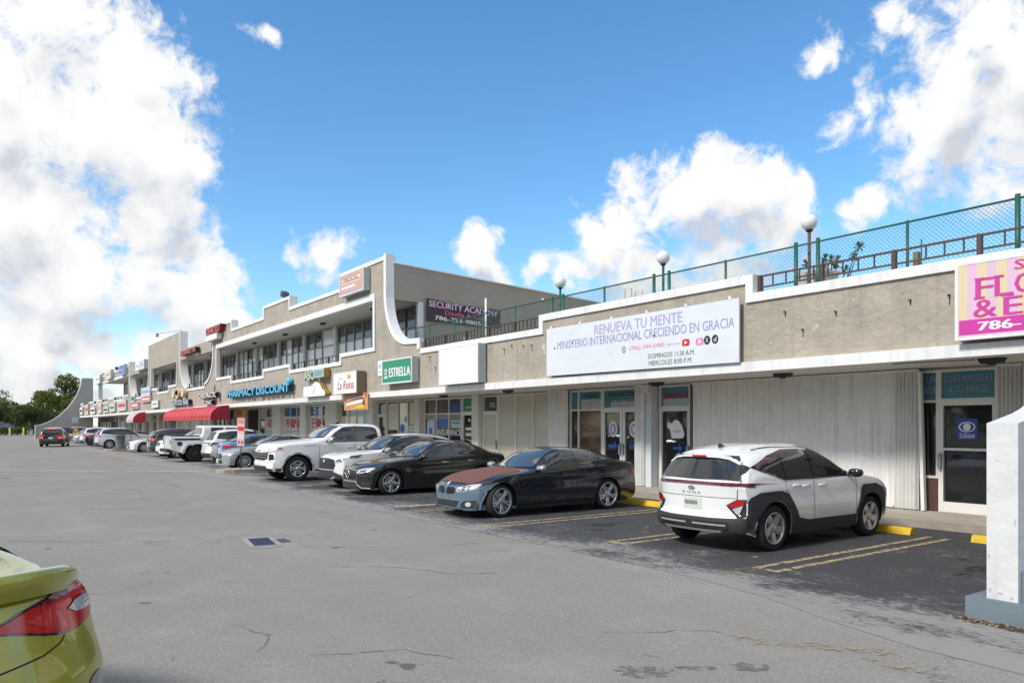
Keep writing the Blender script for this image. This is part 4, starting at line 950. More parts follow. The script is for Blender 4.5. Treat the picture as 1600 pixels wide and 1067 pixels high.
        # end caps follow the roofline of the end section and the plan curve of the bumper
        for e, rev in ((0, False), (ns - 1, True)):
            q = st[e]; topy = np.concatenate([[P[e, nA-1, 1]], P[e, nA:, 1]]); topz = np.concatenate([[P[e, nA-1, 2]], P[e, nA:, 2]])
            ymax = topy[0]; cols = topy / ymax
            cap = np.zeros((nA, len(cols), 3))
            for k in range(nA):
                f = (P[e, k, 2] - zb[e]) / (bv[e] - zb[e])
                cap[k, :, 0] = q; cap[k, :, 1] = P[e, k, 1] * cols; cap[k, :, 2] = zb[e] + f * (topz - zb[e])
            cd = disp(cap); cf = np.concatenate([cd, cd[:, -2::-1] * np.array([1, -1, 1])], axis=1); cw = cf.shape[1]; o = len(verts); verts += cf.reshape(-1, 3).tolist()
            for k in range(nA - 1):
                for j in range(cw - 1):
                    f = (o + k*cw + j, o + k*cw + j + 1, o + (k+1)*cw + j + 1, o + (k+1)*cw + j)
                    faces.append(f[::-1] if not rev else f); mi.append(0)
        me = bpy.data.meshes.new('body'); me.from_pydata(verts, [], faces); me.polygons.foreach_set('material_index', mi)
        bm = bmesh.new(); bm.from_mesh(me); bmesh.ops.remove_doubles(bm, verts=bm.verts, dist=.0008); bmesh.ops.recalc_face_normals(bm, faces=bm.faces)
        bm.to_mesh(me); s.bvh = BVHTree.FromBMesh(bm); bm.free()
        me.polygons.foreach_set('use_smooth', [True] * len(me.polygons)); me.update()
        try: me.set_sharp_from_angle(angle=math.radians(sp.get('sharp', 38)))
        except Exception: pass
        s.body = mesh_obj('body', me, s.root, [s.paint, M_under])
        s.side = side; s.st = st; s.zt = zt
    # ---- pieces laid on the body
    def hit(s, o, d, off):
        loc, n, i, _ = s.bvh.ray_cast(o, d)
        if loc is None: return None
        if n.dot(d) > 0: n = -n
        return loc + n * off
    def patch(s, name, poly, view, m, off=.004, mirror=False, step=.07, both=True, label=None, top=None, parent=None, smooth=True, flat=False):
        """poly: 2D outline. view 'side' (station, z), 'front'/'rear' (y, z), 'top' (station, y) or an angle in degrees (u, z)"""
        n = len(poly); pts = []
        for i in range(n):
            a = Vector(poly[i]); b = Vector(poly[(i+1) % n]); k = max(1, int((b - a).length / step))
            for j in range(k): pts.append(a + (b - a) * j / k)
        nb = len(pts); edges = [(i, (i+1) % nb) for i in range(nb)]
        xs = [p.x for p in pts]; ys = [p.y for p in pts]
        def inside(x, y):
            c = False; j = nb - 1
            for i in range(nb):
                if (ys[i] > y) != (ys[j] > y) and x < (xs[j]-xs[i]) * (y-ys[i]) / (ys[j]-ys[i]) + xs[i]: c = not c
                j = i
            return c
        gx = np.arange(min(xs) + step/2, max(xs), step); gy = np.arange(min(ys) + step/2, max(ys), step)
        inner = [Vector((x, y)) for x in gx for y in gy if inside(x, y)]
        V, E, F, *_ = delaunay_2d_cdt(pts + inner, edges, [], 1, 1e-5)
        F = [f for f in F if inside(sum(V[i].x for i in f)/3, sum(V[i].y for i in f)/3)]
        out = []
        for v in V:
            if view == 'side': o = Vector((s.X(v.x), 5, v.y)); d = Vector((0, -1, 0))
            elif view == 'front': o = Vector((9, v.x, v.y)); d = Vector((-1, 0, 0))
            elif view == 'rear': o = Vector((-9, v.x, v.y)); d = Vector((1, 0, 0))
            elif view == 'top': o = Vector((s.X(v.x), v.y, 5)); d = Vector((0, 0, -1))
            else:
                a = math.radians(view); dr = Vector((math.cos(a), math.sin(a), 0)); e = Vector((-math.sin(a), math.cos(a), 0))
                cr = Vector((s.L / 2 if view < 90 else -s.L / 2, s.Wm, 0)); o = e * (cr.dot(e) + (-v.x if view > 90 else v.x)) + dr * 9 + Vector((0, 0, v.y)); d = -dr
            h = s.hit(o, d, off)
            out.append(h)
        bad = [i for i, h in enumerate(out) if h is None]
        if bad:
            good = [i for i, h in enumerate(out) if h is not None]
            if not good: return None
            for i in bad:
                j = min(good, key=lambda g_: (V[g_] - V[i]).length); out[i] = out[j].copy()
        if flat:      # one clean pane: straight up and down, gently bowed across
            A = np.array([[1, h.z, h.y**2, h.z * h.y**2] for h in out]); bx = np.array([h.x for h in out])
            k = np.linalg.lstsq(A, bx, rcond=None)[0]; fit = A @ k; sg = 1 if view == 'front' else -1
            push = max(0, np.percentile(sg * (bx - fit), 99.5))
            for h, f in zip(out, fit): h.x = f + sg * push
        fs = [tuple(f) for f in F]
        if not fs: return None
        def mk(vs, flip):
            me = bpy.data.meshes.new(name); me.from_pydata([tuple(v) for v in vs], [], fs); me.update()
            c = sum((p.normal for p in me.polygons), Vector()); ctr = sum((Vector(v) for v in vs), Vector()) / len(vs)
            ref = Vector((0, 1 if ctr.y > 0 else -1, 0)) if view == 'side' else (Vector((1, 0, 0)) if view == 'front' else Vector((-1, 0, 0)) if view == 'rear' else Vector((0, 0, 1)) if view == 'top' else ctr)
            if c.dot(ref) < 0: me.flip_normals()
            me.polygons.foreach_set('use_smooth', [smooth] * len(me.polygons))
            o = mesh_obj(name, me, parent or s.root, m)
            if label: o['label'] = label
            return o
        r = mk(out, False)
        if both and (view == 'side' or mirror or not isinstance(view, str)): return r, mk([Vector((v.x, -v.y, v.z)) for v in out], True)
        return r
    def line(s, name, path, view, w=.010, m=None, off=.0025, both=True, mirror=False):
        mb = band(path, w / 2); mb2 = band(path, -w / 2)
        n = len(path); poly = mb[n:] [::-1] + mb2[n:]
        return s.patch(name, poly, view, m or M_gap, off, mirror=mirror, step=.06, both=both)
    def glass(s, poly, view, m=None, seal=.022, **k):
        """window pane with a black seal showing round it"""
        c = Vector((sum(p[0] for p in poly), sum(p[1] for p in poly))) / len(poly)
        if seal:
            a = sum(poly[i][0]*poly[(i+1) % len(poly)][1] - poly[(i+1) % len(poly)][0]*poly[i][1] for i in range(len(poly)))
            pp = poly if a > 0 else poly[::-1]; n = len(pp); big = []
            for i in range(n):
                p0, p1, p2 = Vector(pp[i-1]), Vector(pp[i]), Vector(pp[(i+1) % n]); d1 = (p1-p0).normalized(); d2 = (p2-p1).normalized()
                nn = Vector((d1.y, -d1.x)) + Vector((d2.y, -d2.x)); nn.normalize(); q = p1 + nn * seal / max(.5, nn.dot(Vector((d1.y, -d1.x))))
                big.append((q.x, q.y))
            s.patch('window_seal', big, view, M_seal, .006, step=.05)
        k.setdefault('step', .05)
        return s.patch('window', poly, view, m or M_cglass, .012, **k)
    def wheels(s, rim='five', rimm=None, tw=.225, rr=None, steer=0.0, inset=.015, capm=None):
        r = s.sp['r']; rr = rr or r * .69
        tyre = s.sp.get('_tyre') or tyre_mesh(r, rr, tw); rimme = rim_mesh(rim, rr, tw, rimm or M_rim, capm)
        for xc, fr in ((s.sp['xf'], True), (s.sp['xr'], False)):
            for sg in (1, -1):
                w = share('wheel', tyre, s.root, (s.X(xc), sg * (s.Wm - inset), r), (0, 0, (0 if sg > 0 else PI) + (steer if fr else 0)))
                share('rim', rimme, w)
    def mirror(s, st, y, z, m, sz=(.10, .19, .14), glassm=None):
        for sg in (1, -1):
            mb = MB()
            for k in range(1):
                pr = [(-.5, .15), (-.45, .40), (-.2, .5), (.2, .42), (.48, .15), (.5, -.2), (.3, -.42), (-.3, -.5), (-.5, -.3)]
                ring = []
                for f, sc in ((0, .72), (.2, .95), (.6, 1.0), (.88, .85), (1.0, .5)):
                    ring.append([(s.X(st) + p[0] * sz[0] * sc * (1.5 - .4 * f), sg * (y + f * sz[1]), z + p[1] * sz[2] * sc) for p in pr])
                n = len(pr); vs = [v for rg in ring for v in rg]
                fs = [(a*n + b, a*n + (b+1) % n, (a+1)*n + (b+1) % n, (a+1)*n + b) for a in range(4) for b in range(n)] + [tuple(range(n))[::-1], tuple(range(4*n, 5*n))]
                if sg < 0: fs = [f[::-1] for f in fs]
                mb.add(vs, fs, 0, True)
            o = mb.build('wing_mirror', m, s.root)
            MB().tube([(s.X(st) + .02, sg * (y - .10), z - sz[2] * .45), (s.X(st), sg * (y + .04), z - sz[2] * .28)], .022, 6).build('mirror_stalk', M_gloss, o)
    def handle(s, st, z, m, w=.20):
        for sg in (1, -1):
            p = s.hit(Vector((s.X(st), 5, z)), Vector((0, -1, 0)), .02)
            if p is None: continue
            x, y = p.x, p.y * sg
            mb = MB(); mb.tube([(x + w/2, y - sg*.025, z), (x + w/2 - .03, y, z + .003), (x - w/2 + .03, y, z + .003), (x - w/2, y - sg*.025, z)], .014, 6)
            mb.build('door_handle', m, s.root)
    def place(s, x, y, heading):
        """heading: +1 nose towards the shops (+Y), -1 tail towards the shops, or an angle"""
        s.root.location = (x, y, 0); s.root.rotation_euler = (0, 0, heading)
        return s
_tm = {}
def tyre_mesh(r, rr, w):
    k = (round(r, 3), round(rr, 3), w)
    if k in _tm: return _tm[k]
    prof = [(rr - .01, -.0), (rr + .005, -.012), (rr + .03, -.004), ((r + rr)/2 + .01, .004), (r - .03, -.006), (r - .010, -.022), (r - .002, -.045), (r, -w/2), (r - .002, -w + .045), (r - .012, -w + .02), (rr + .02, -w), (rr - .01, -w)]
    mb = MB(); mb.lathe(prof, 40, 'y'); me = mb.mesh('wheel'); me.materials.append(M_tyre); _tm[k] = me
    return me
_rm = {}
def rim_mesh(kind, R, w, m, capm=None):
    k = (kind, round(R, 3), m.name)
    if k in _rm: return _rm[k]
    mb = MB()
    mb.lathe([(R + .004, -.004), (R + .002, .004), (R - .014, .003), (R - .022, -.012), (R - .03, -.10), (R - .04, -w + .02)], 40, 'y', mi=0)
    mb.lathe([(R - .035, -.085), (R * .62, -.095), (.02, -.095)], 30, 'y', mi=1)          # brake disc and darkness behind the spokes
    mb.lathe([(R * .62, -.075), (R * .60, -.07), (R * .30, -.07)], 30, 'y', mi=2)
    mb.lathe([(.075, -.05), (.070, -.022), (.045, -.014), (.001, -.012)], 16, 'y', mi=0)
    def spoke(a, w0, w1, y0=-.026, y1=-.006, r0=.05, r1=None, skew=0.0, mi=0, dep=.05):
        r1 = r1 or R - .012; ca, sa = math.cos(a), math.sin(a); cb, sb_ = math.cos(a + skew), math.sin(a + skew); vs = []
        for rr_, ww, yy, c_, s_ in ((r0, w0, y0, ca, sa), (r0 + (r1 - r0) * .55, w0 + (w1 - w0) * .55 , (y0 + y1) / 2 + .004, math.cos(a + skew * .55), math.sin(a + skew * .55)), (r1, w1, y1, cb, sb_)):
            for off, dy in ((-ww/2, -.008), (-ww/4, 0), (ww/4, 0), (ww/2, -.008), (ww/2, -dep), (-ww/2, -dep)):
                vs.append((rr_ * c_ - off * s_, yy + dy, -(rr_ * s_ + off * c_)))
        fs = []
        for q in range(2):
            for j in range(6):
                k2 = (j + 1) % 6; fs.append((q*6 + j, (q+1)*6 + j, (q+1)*6 + k2, q*6 + k2))
        mb.add(vs, fs, mi)
    if kind == 'five':
        for i in range(5): spoke(PI/2 + 2*PI*i/5, .085, .105)
    elif kind == 'star':
        for i in range(5):
            a = PI/2 + 2*PI*i/5; spoke(a, .06, .115, mi=0); spoke(a, .022, .05, y0=-.020, y1=-.001, r0=.09, mi=3)
    elif kind == 'double5':
        for i in range(5):
            a = PI/2 + 2*PI*i/5
            spoke(a - .13, .036, .040, skew=-.02); spoke(a + .13, .036, .040, skew=.02)
    elif kind == 'twist5':
        for i in range(5):
            a = PI/2 + 2*PI*i/5
            spoke(a - .20, .10, .125, skew=.30); spoke(a + .36, .04, .07, skew=-.22, r0=.09)
    elif kind == 'six':
        for i in range(6):
            a = 2*PI*i/6
            spoke(a - .10, .038, .052, skew=-.10); spoke(a + .10, .038, .052, skew=.10)
    elif kind == 'ten':
        for i in range(10): spoke(2*PI*i/10, .034, .04)
    elif kind == 'steel':
        for i in range(8): spoke(2*PI*i/8, .06, .08, y0=-.05, y1=-.03)
    me = mb.mesh('rim')
    for q in (m, M_under, M_grey, M_rimdark): me.materials.append(q)
    _rm[k] = me
    return me

def car_text(c, txt, view, u, z, width, height, m, off=.012, name='lettering'):
    d = {'rear': Vector((1, 0, 0)), 'front': Vector((-1, 0, 0))}[view]
    h = c.hit(Vector((-9 * d.x, u, z)), d, off)
    o = letters(txt, m, c.root, h.x, h.y, h.z, width=width, height=height, name=name, bold=.01)
    o.rotation_euler = (0, 0, -PI/2 if view == 'rear' else PI/2)
    return o
def plate(c, view, z, m=M_plate, w=.155, h=.075, u=0):
    return c.patch('licence_plate', [(u-w, z-h), (u+w, z-h), (u+w, z+h), (u-w, z+h)], view, m, .012, step=.2)
def arc_pts(xc, zc, r, a0, a1, n=12):
    return [(xc + r * math.cos(math.radians(a0 + (a1 - a0) * i / n)), zc + r * math.sin(math.radians(a0 + (a1 - a0) * i / n))) for i in range(n + 1)]
def inter(pts, x): return float(np.interp(x, [p[0] for p in pts], [p[1] for p in pts]))

W_KONA = paint('white car paint', (.78, .78, .77))
def build_kona():
    L_ = 4.355
    c = Car('crossover', 'white compact crossover with black cladding seen from behind, parked nose in at the shutter', W_KONA, dict(L=L_, W=1.80, r=.338, xf=.86, xr=3.52, ra=.40,
        top=[(0, .80), (.05, .88), (.3, .96), (.8, 1.03), (1.12, 1.07), (1.7, 1.37), (2.05, 1.51), (2.5, 1.575), (3.1, 1.57), (3.7, 1.50), (3.98, 1.435), (4.08, 1.36), (4.22, 1.08), (4.30, 1.02), (L_, .99)],
        belt=[(0, .76), (.3, .88), (1.0, 1.0), (2.0, 1.02), (3.0, 1.05), (3.8, 1.10), (4.1, 1.05), (L_, .94)],
        sect=[(.15, .93), (.3, .965), (.5, .99), (.72, 1.0), (.9, .985), (1.05, .95), (1.4, .9)],
        crease=[(.9, .80), (3.9, .84)], sill=[(0, .30), (.5, .22), (3.8, .22), (L_, .30)], flare=.035,
        tail=[(.25, .10), (.34, .01), (.5, .0), (.56, .05), (.8, .045), (.97, .03), (1.1, .02), (1.45, .0)], face=[(.25, .07), (.4, 0), (.7, .0), (.9, .06)],
        lr=.78, bowr=.26, powr=3.2, bowf=.3, tumble=.34, xw=(1.15, 2.3, 2.9, 4.15), bw=(.18, .10)))
    xr, xf, ra, zw = 3.52, .86, .40, .338
    # black wheel cladding, sill, bumper
    c.patch('wheel_cladding', arc_pts(xr, zw, ra + .004, 182, -8, 16) + [(3.93, .232), (4.10, .24), (4.20, .28), (4.205, .50), (4.19, .66), (4.05, .81), (3.86, .875), (3.36, .885), (3.17, .83), (2.97, .55), (2.90, .43), (3.08, .30)], 'side', M_clad, .011, step=.06)
    c.patch('wheel_cladding', arc_pts(xf, zw, ra + .004, -2, 182, 16)[::-1] + [(1.27, .32), (1.33, .44), (1.12, .88), (.70, .885), (.45, .80), (.34, .62), (.33, .40), (.45, .28)], 'side', M_clad, .011, step=.06)
    c.patch('sill_cladding', [(1.28, .225), (1.30, .41), (2.66, .415), (2.92, .46), (3.115, .36), (3.115, .225)], 'side', M_clad, .010, step=.05)
    c.patch('bumper', [(-.80, .305), (-.80, .50), (.80, .50), (.80, .305)], 'rear', M_clad, .016, step=.05)
    c.patch('bumper_corner', [(-.36, .305), (-.36, .50), (.11, .52), (.11, .305)], 135, M_clad, .017, step=.05)
    c.patch('skid_strip', [(-.50, .31), (-.55, .345), (.55, .345), (.50, .31)], 'rear', M_grey, .024)
    for u in (-.33, .33): c.patch('reflector_bar', [(u-.27, .40), (u-.27, .425), (u+.27, .425), (u+.27, .40)], 'rear', M_grey, .034, step=.03)
    c.patch('bumper_recess', [(-.62, .35), (-.62, .455), (.62, .455), (.62, .35)], 'rear', M_gloss, .026, step=.035)
    # windows
    c.patch('window_seal', [(1.36, 1.035), (1.75, 1.285), (2.1, 1.42), (2.5, 1.485), (3.0, 1.48), (3.45, 1.40), (3.93, 1.235), (3.55, 1.12), (3.25, 1.035), (2.4, 1.03)], 'side', M_gloss, .007, step=.045)
    c.patch('window', [(1.54, 1.065), (1.85, 1.285), (2.15, 1.405), (2.40, 1.452), (2.47, 1.065)], 'side', M_cglass, .013, step=.05)
    c.patch('window', [(2.60, 1.065), (2.55, 1.455), (2.95, 1.452), (3.2, 1.40), (3.2, 1.085), (3.05, 1.07)], 'side', M_cglass, .013, step=.05)
    c.patch('window', [(3.27, 1.10), (3.27, 1.375), (3.5, 1.32), (3.76, 1.228), (3.5, 1.135)], 'side', M_cglass, .013, step=.05)
    c.patch('window_seal', [(-.74, 1.06), (-.60, 1.40), (.60, 1.40), (.74, 1.06)], 'rear', M_gloss, .008, step=.04, flat=True)
    c.patch('rear_window', [(-.66, 1.085), (-.54, 1.38), (.54, 1.38), (.66, 1.085)], 'rear', M_cglass, .014, step=.04, flat=True)
    c.glass([(-.74, 1.08), (-.60, 1.46), (.60, 1.46), (.74, 1.08)], 'front', M_wglass)
    c.patch('pillar_panel', [(3.92, 1.235), (4.02, 1.30), (4.10, 1.27), (4.20, 1.09), (4.10, 1.10)], 'side', M_gloss, .006, step=.05)
    # spoiler lip over the rear window
    sp = MB(); n = 9
    ed = []
    for i in range(n):
        y = -.66 + 1.32 * i / (n-1); h = c.hit(Vector((c.X(3.98 - .05 * (y/.66)**2), y, 5)), Vector((0, 0, -1)), .002)
        ed.append((h.x, y, h.z, h.x - .16 + .06 * (y/.66)**2))
    vs = []
    for x, y, z, xe in ed: vs += [(x, y, z), (xe, y, z - .035), (xe, y, z - .06), (x - .02, y, z - .07)]
    fs = [(i*4 + k, (i+1)*4 + k, (i+1)*4 + (k+1) % 4, i*4 + (k+1) % 4) for i in range(n-1) for k in range(4)] + [(0, 1, 2, 3), (n*4-1, n*4-2, n*4-3, n*4-4)]
    sp.add(vs, fs, 0, False).build('spoiler', W_KONA, c.root)
    mid = ed[n//2]; MB().box(mid[3] - .012, mid[3] + .006, -.13, .13, mid[2] - .058, mid[2] - .032).build('brake_light', M_tail, c.root)
    # lamps
    c.patch('light_bar', [(-.93, .985), (-.93, 1.012), (.93, 1.012), (.93, .985)], 'rear', M_taildark, .014, step=.03)
    c.patch('light_bar', [(3.93, .955), (3.96, .985), (4.33, 1.0), (4.33, .975)], 'side', M_taildark, .008, step=.05)
    c.patch('tail_lamp_housing', [(-.15, .70), (-.01, .785), (.13, .79), (.03, .545), (-.015, .54)], 135, M_gloss, .016, step=.05)
    c.patch('tail_lamp', [(-.12, .70), (0, .77), (.105, .775), (.08, .71), (-.075, .66)], 135, M_tail, .021, step=.05)
    c.patch('reversing_lamp', [(-.065, .65), (.072, .70), (.025, .565), (-.005, .56)], 135, M_lens, .021, step=.05)
    plate(c, 'rear', .705); c.patch('plate_frame', [(-.17, .615), (.17, .615), (.17, .795), (-.17, .795)], 'rear', M_wprint, .010, step=.2)
    [c.patch('plate_character', [(-.10 + .034*i, .675), (-.10 + .034*i, .735), (-.078 + .034*i, .735), (-.078 + .034*i, .675)], 'rear', M_olive, .016, step=.2) for i in range(7)]
    car_text(c, 'K O N A', 'rear', 0, .86, .34, .035, M_chrome)
    c.patch('badge', [(y, z) for y, z in ellipse(0, .925, .065, .032, 16)], 'rear', M_chrome, .009, step=.1)
    car_text(c, 'H', 'rear', 0, .925, .05, .04, M_grey, .014)
    # seams
    c.line('panel_gap', [(-.80, .54), (-.72, .80), (-.74, 1.05)], 'rear'); c.line('panel_gap', [(.80, .54), (.72, .80), (.74, 1.05)], 'rear')
    c.line('panel_gap', [(-.72, .80), (.72, .80)], 'rear', .008)
    c.line('panel_gap', [(2.50, .42), (2.52, .7), (2.50, 1.04)], 'side'); c.line('panel_gap', [(3.0, .60), (3.22, .88), (3.24, 1.05)], 'side'); c.line('panel_gap', [(1.33, .46), (1.32, .75), (1.30, 1.0)], 'side')
    for a in (-.52, .52): c.line('roof_rail', [(1.95, a * 1.02), (2.7, a * 1.05), (3.6, a)], 'top', .03, M_gloss, .006)
    c.handle(2.72, .93, W_KONA); c.handle(3.12 - .08, .0 + .945, W_KONA) if False else c.handle(2.96, .945, W_KONA); c.handle(2.28, .925, W_KONA)
    c.mirror(1.50, .90, 1.09, M_gloss, (.12, .20, .14))
    h = c.hit(Vector((c.X(3.62), 0, 5)), Vector((0, 0, -1)), 0)
    MB().prism_xz([(h.x + .10, h.z - .004), (h.x - .06, h.z - .01), (h.x - .07, h.z + .055), (h.x - .04, h.z + .06)], -.015, .015).build('antenna_fin', M_gloss, c.root)
    p = c.hit(Vector((-9, .12, 1.10)), Vector((1, 0, 0)), .02); q = c.hit(Vector((-9, -.36, 1.11)), Vector((1, 0, 0)), .02)
    MB().tube([p, (p + q)/2 + Vector((-.012, 0, .02)), q], .014, 5).build('wiper', M_gloss, c.root)
    c.patch('headlamp', [(-.02, .66), (.0, .76), (.2, .78), (.22, .64)], 45, M_lens, .010)
    c.line('light_bar', [(-.8, .90), (.8, .90)], 'front', .03, M_lens, .006)
    c.wheels('twist5', M_rim, .22)
    return c
W_BMW = mat('black blue car paint', (.006, .009, .018), rough=.16, coat=1.0, noise=.1, nscale=3)
def build_bmw():
    L_ = 4.64
    prim = mat('grey blue primer', (.115, .175, .215), rough=.42, noise=.08, nscale=3); brown = mat('faded brown bonnet paint', (.155, .062, .042), rough=.55, noise=.12, nscale=3)
    c = Car('sedan', 'black and navy sedan with brown bonnet and grey blue unpainted front bumper', W_BMW, dict(L=L_, W=1.82, r=.335, xf=.80, xr=3.61, ra=.372,
        top=[(0, .60), (.03, .665), (.12, .715), (.4, .79), (.9, .875), (1.35, .935), (1.5, .97), (1.95, 1.21), (2.3, 1.335), (2.75, 1.38), (3.2, 1.355), (3.7, 1.235), (4.1, 1.10), (4.35, 1.05), (4.55, 1.04), (L_, 1.0)],
        belt=[(0, .56), (.3, .70), (.9, .82), (1.5, .875), (2.5, .91), (3.5, .955), (4.2, .985), (L_, .93)],
        crease=[(1.1, .66), (4.3, .76)], sill=[(0, .17), (.5, .155), (4.2, .17), (L_, .26)], flare=.03,
        face=[(.12, .05), (.22, .0), (.38, .02), (.5, .01), (.62, .03), (.75, .10)], tail=[(.2, .07), (.4, 0), (.7, .02), (.9, .07), (1.05, .03)],
        bowf=.36, lf=.95, bowr=.22, tumble=.36, xw=(1.4, 2.5, 2.9, 4.2), bw=(.2, .14)))
    c.patch('front_bumper', [(-.83, .17), (-.83, .58), (-.5, .63), (.5, .63), (.83, .58), (.83, .17)], 'front', prim, .005, step=.05)
    c.patch('front_bumper', arc_pts(.80, .335, .375, 100, 175, 8)[::-1][::-1] + [(.42, .18), (.27, .18), (.27, .60), (.42, .665), (.66, .715)], 'side', prim, .005, step=.05)
    hood = [(.20, -.56), (.26, -.64), (.45, -.74), (.9, -.775), (1.36, -.72), (1.46, -.4), (1.48, 0), (1.46, .4), (1.36, .72), (.9, .775), (.45, .74), (.26, .64), (.20, .56), (.15, .3), (.13, 0), (.15, -.3)]
    c.patch('bonnet', hood, 'top', brown, .007, step=.06)
    for sg in (-1, 1):
        c.patch('grille', [(sg*y, z) for y, z in ((.035, .475), (.025, .545), (.05, .60), (.26, .615), (.34, .585), (.345, .53), (.30, .485), (.1, .465))], 'front', M_mesh, .010, step=.05)
        for k in range(7): c.line('grille_bar', [(sg*(.07 + .037*k), .49), (sg*(.07 + .037*k), .598)], 'front', .008, M_gloss, .018)
        c.line('grille_surround', [(sg*y, z) for y, z in ((.035, .47), (.022, .545), (.05, .612), (.27, .625))], 'front', .018, prim, .016)
    c.patch('lower_grille', [(-.40, .225), (-.46, .345), (.46, .345), (.40, .225)], 'front', M_mesh, .010)
    c.line('air_intake_lip', [(.50, .20), (.47, .28), (.56, .36), (.77, .385)], 'front', .03, prim, .022); c.line('air_intake_lip', [(-.50, .20), (-.47, .28), (-.56, .36), (-.77, .385)], 'front', .03, prim, .022)
    c.line('air_intake_lip', [(-.8, .195), (0, .175), (.8, .195)], 'front', .035, prim, .022)
    c.patch('air_intake', [(.53, .215), (.51, .29), (.58, .345), (.80, .365), (.78, .22)], 'front', M_mesh, .010, mirror=True)
    c.patch('fog_lamp', ellipse(.66, .285, .055, .045, 12), 'front', M_lens, .016, mirror=True, step=.1)
    c.patch('headlamp', [(.375, .535), (.40, .605), (.62, .66), (.78, .685), (.82, .67), (.79, .60), (.62, .545), (.45, .52)], 'front', M_lens, .012, mirror=True, step=.05)
    c.patch('headlamp_bezel', [(.42, .55), (.46, .615), (.66, .645), (.73, .62), (.66, .575), (.5, .54)], 'front', M_lensdark, .016, mirror=True, step=.05)
    for u in (.50, .62): c.patch('headlamp_ring', ellipse(u, .59, .038, .034, 14), 'front', M_lens, .022, mirror=True, step=.1)
    c.patch('badge', ellipse(0, .665, .042, .03, 16), 'front', M_bluegreyp, .014, step=.1)
    c.patch('parking_sensor', ellipse(.16, .40, .014, .014, 8), 'front', M_gloss, .012, mirror=True, step=.1)
    c.glass([(-.70, .98), (-.52, 1.31), (0, 1.335), (.52, 1.31), (.70, .98), (0, .965)], 'front', M_wglass, step=.05)
    c.glass([(-.62, 1.09), (-.5, 1.29), (.5, 1.29), (.62, 1.09)], 'rear')
    c.patch('window_seal', [(1.62, .915), (2.05, 1.18), (2.4, 1.30), (2.8, 1.335), (3.2, 1.30), (3.65, 1.17), (3.90, 1.035), (3.75, .975), (2.6, .93)], 'side', M_gloss, .007, step=.045)
    c.patch('window', [(1.76, .935), (2.1, 1.165), (2.4, 1.27), (2.62, 1.30), (2.66, .955)], 'side', M_cglass, .013, step=.05)
    c.patch('window', [(2.76, .955), (2.73, 1.31), (3.0, 1.30), (3.30, 1.235), (3.33, .985)], 'side', M_cglass, .013, step=.05)
    c.patch('window', [(3.38, .985), (3.37, 1.21), (3.62, 1.125), (3.80, 1.03), (3.70, .995)], 'side', M_cglass, .013, step=.05)
    c.line('panel_gap', [(1.45, .30), (1.42, .6), (1.50, .87)], 'side'); c.line('panel_gap', [(2.70, .25), (2.72, .6), (2.69, .92)], 'side'); c.line('panel_gap', [(3.38, .62), (3.52, .80), (3.50, .96)], 'side')
    c.line('side_vent', [(1.24, .60), (1.30, .66), (1.38, .67)], 'side', .03, M_gloss, .006)
    c.patch('sill_cladding', [(1.22, .165), (1.24, .235), (3.18, .245), (3.2, .17)], 'side', W_BMW, .022)
    c.handle(2.46, .80, W_BMW); c.handle(3.24, .825, W_BMW)
    c.mirror(1.72, .87, .97, mat('silver mirror cap', (.40, .41, .42), rough=.2, coat=1.0, metal=.5), (.12, .20, .13))
    c.patch('tail_lamp', [(.46, .78), (.46, .88), (.80, .92), (.86, .86), (.80, .76)], 'rear', M_tail, .008, mirror=True)
    c.patch('tail_lamp', [(4.30, .80), (4.33, .90), (4.62, .91), (4.62, .76)], 'side', M_tail, .008, step=.05)
    plate(c, 'rear', .72)
    c.wheels('double5', M_rim, .235, rr=.255, steer=math.radians(9))
    return c
W_MB = mat('black metallic car paint', (.016, .016, .017), rough=.2, coat=1.0, metal=.35, noise=.1, nscale=3)
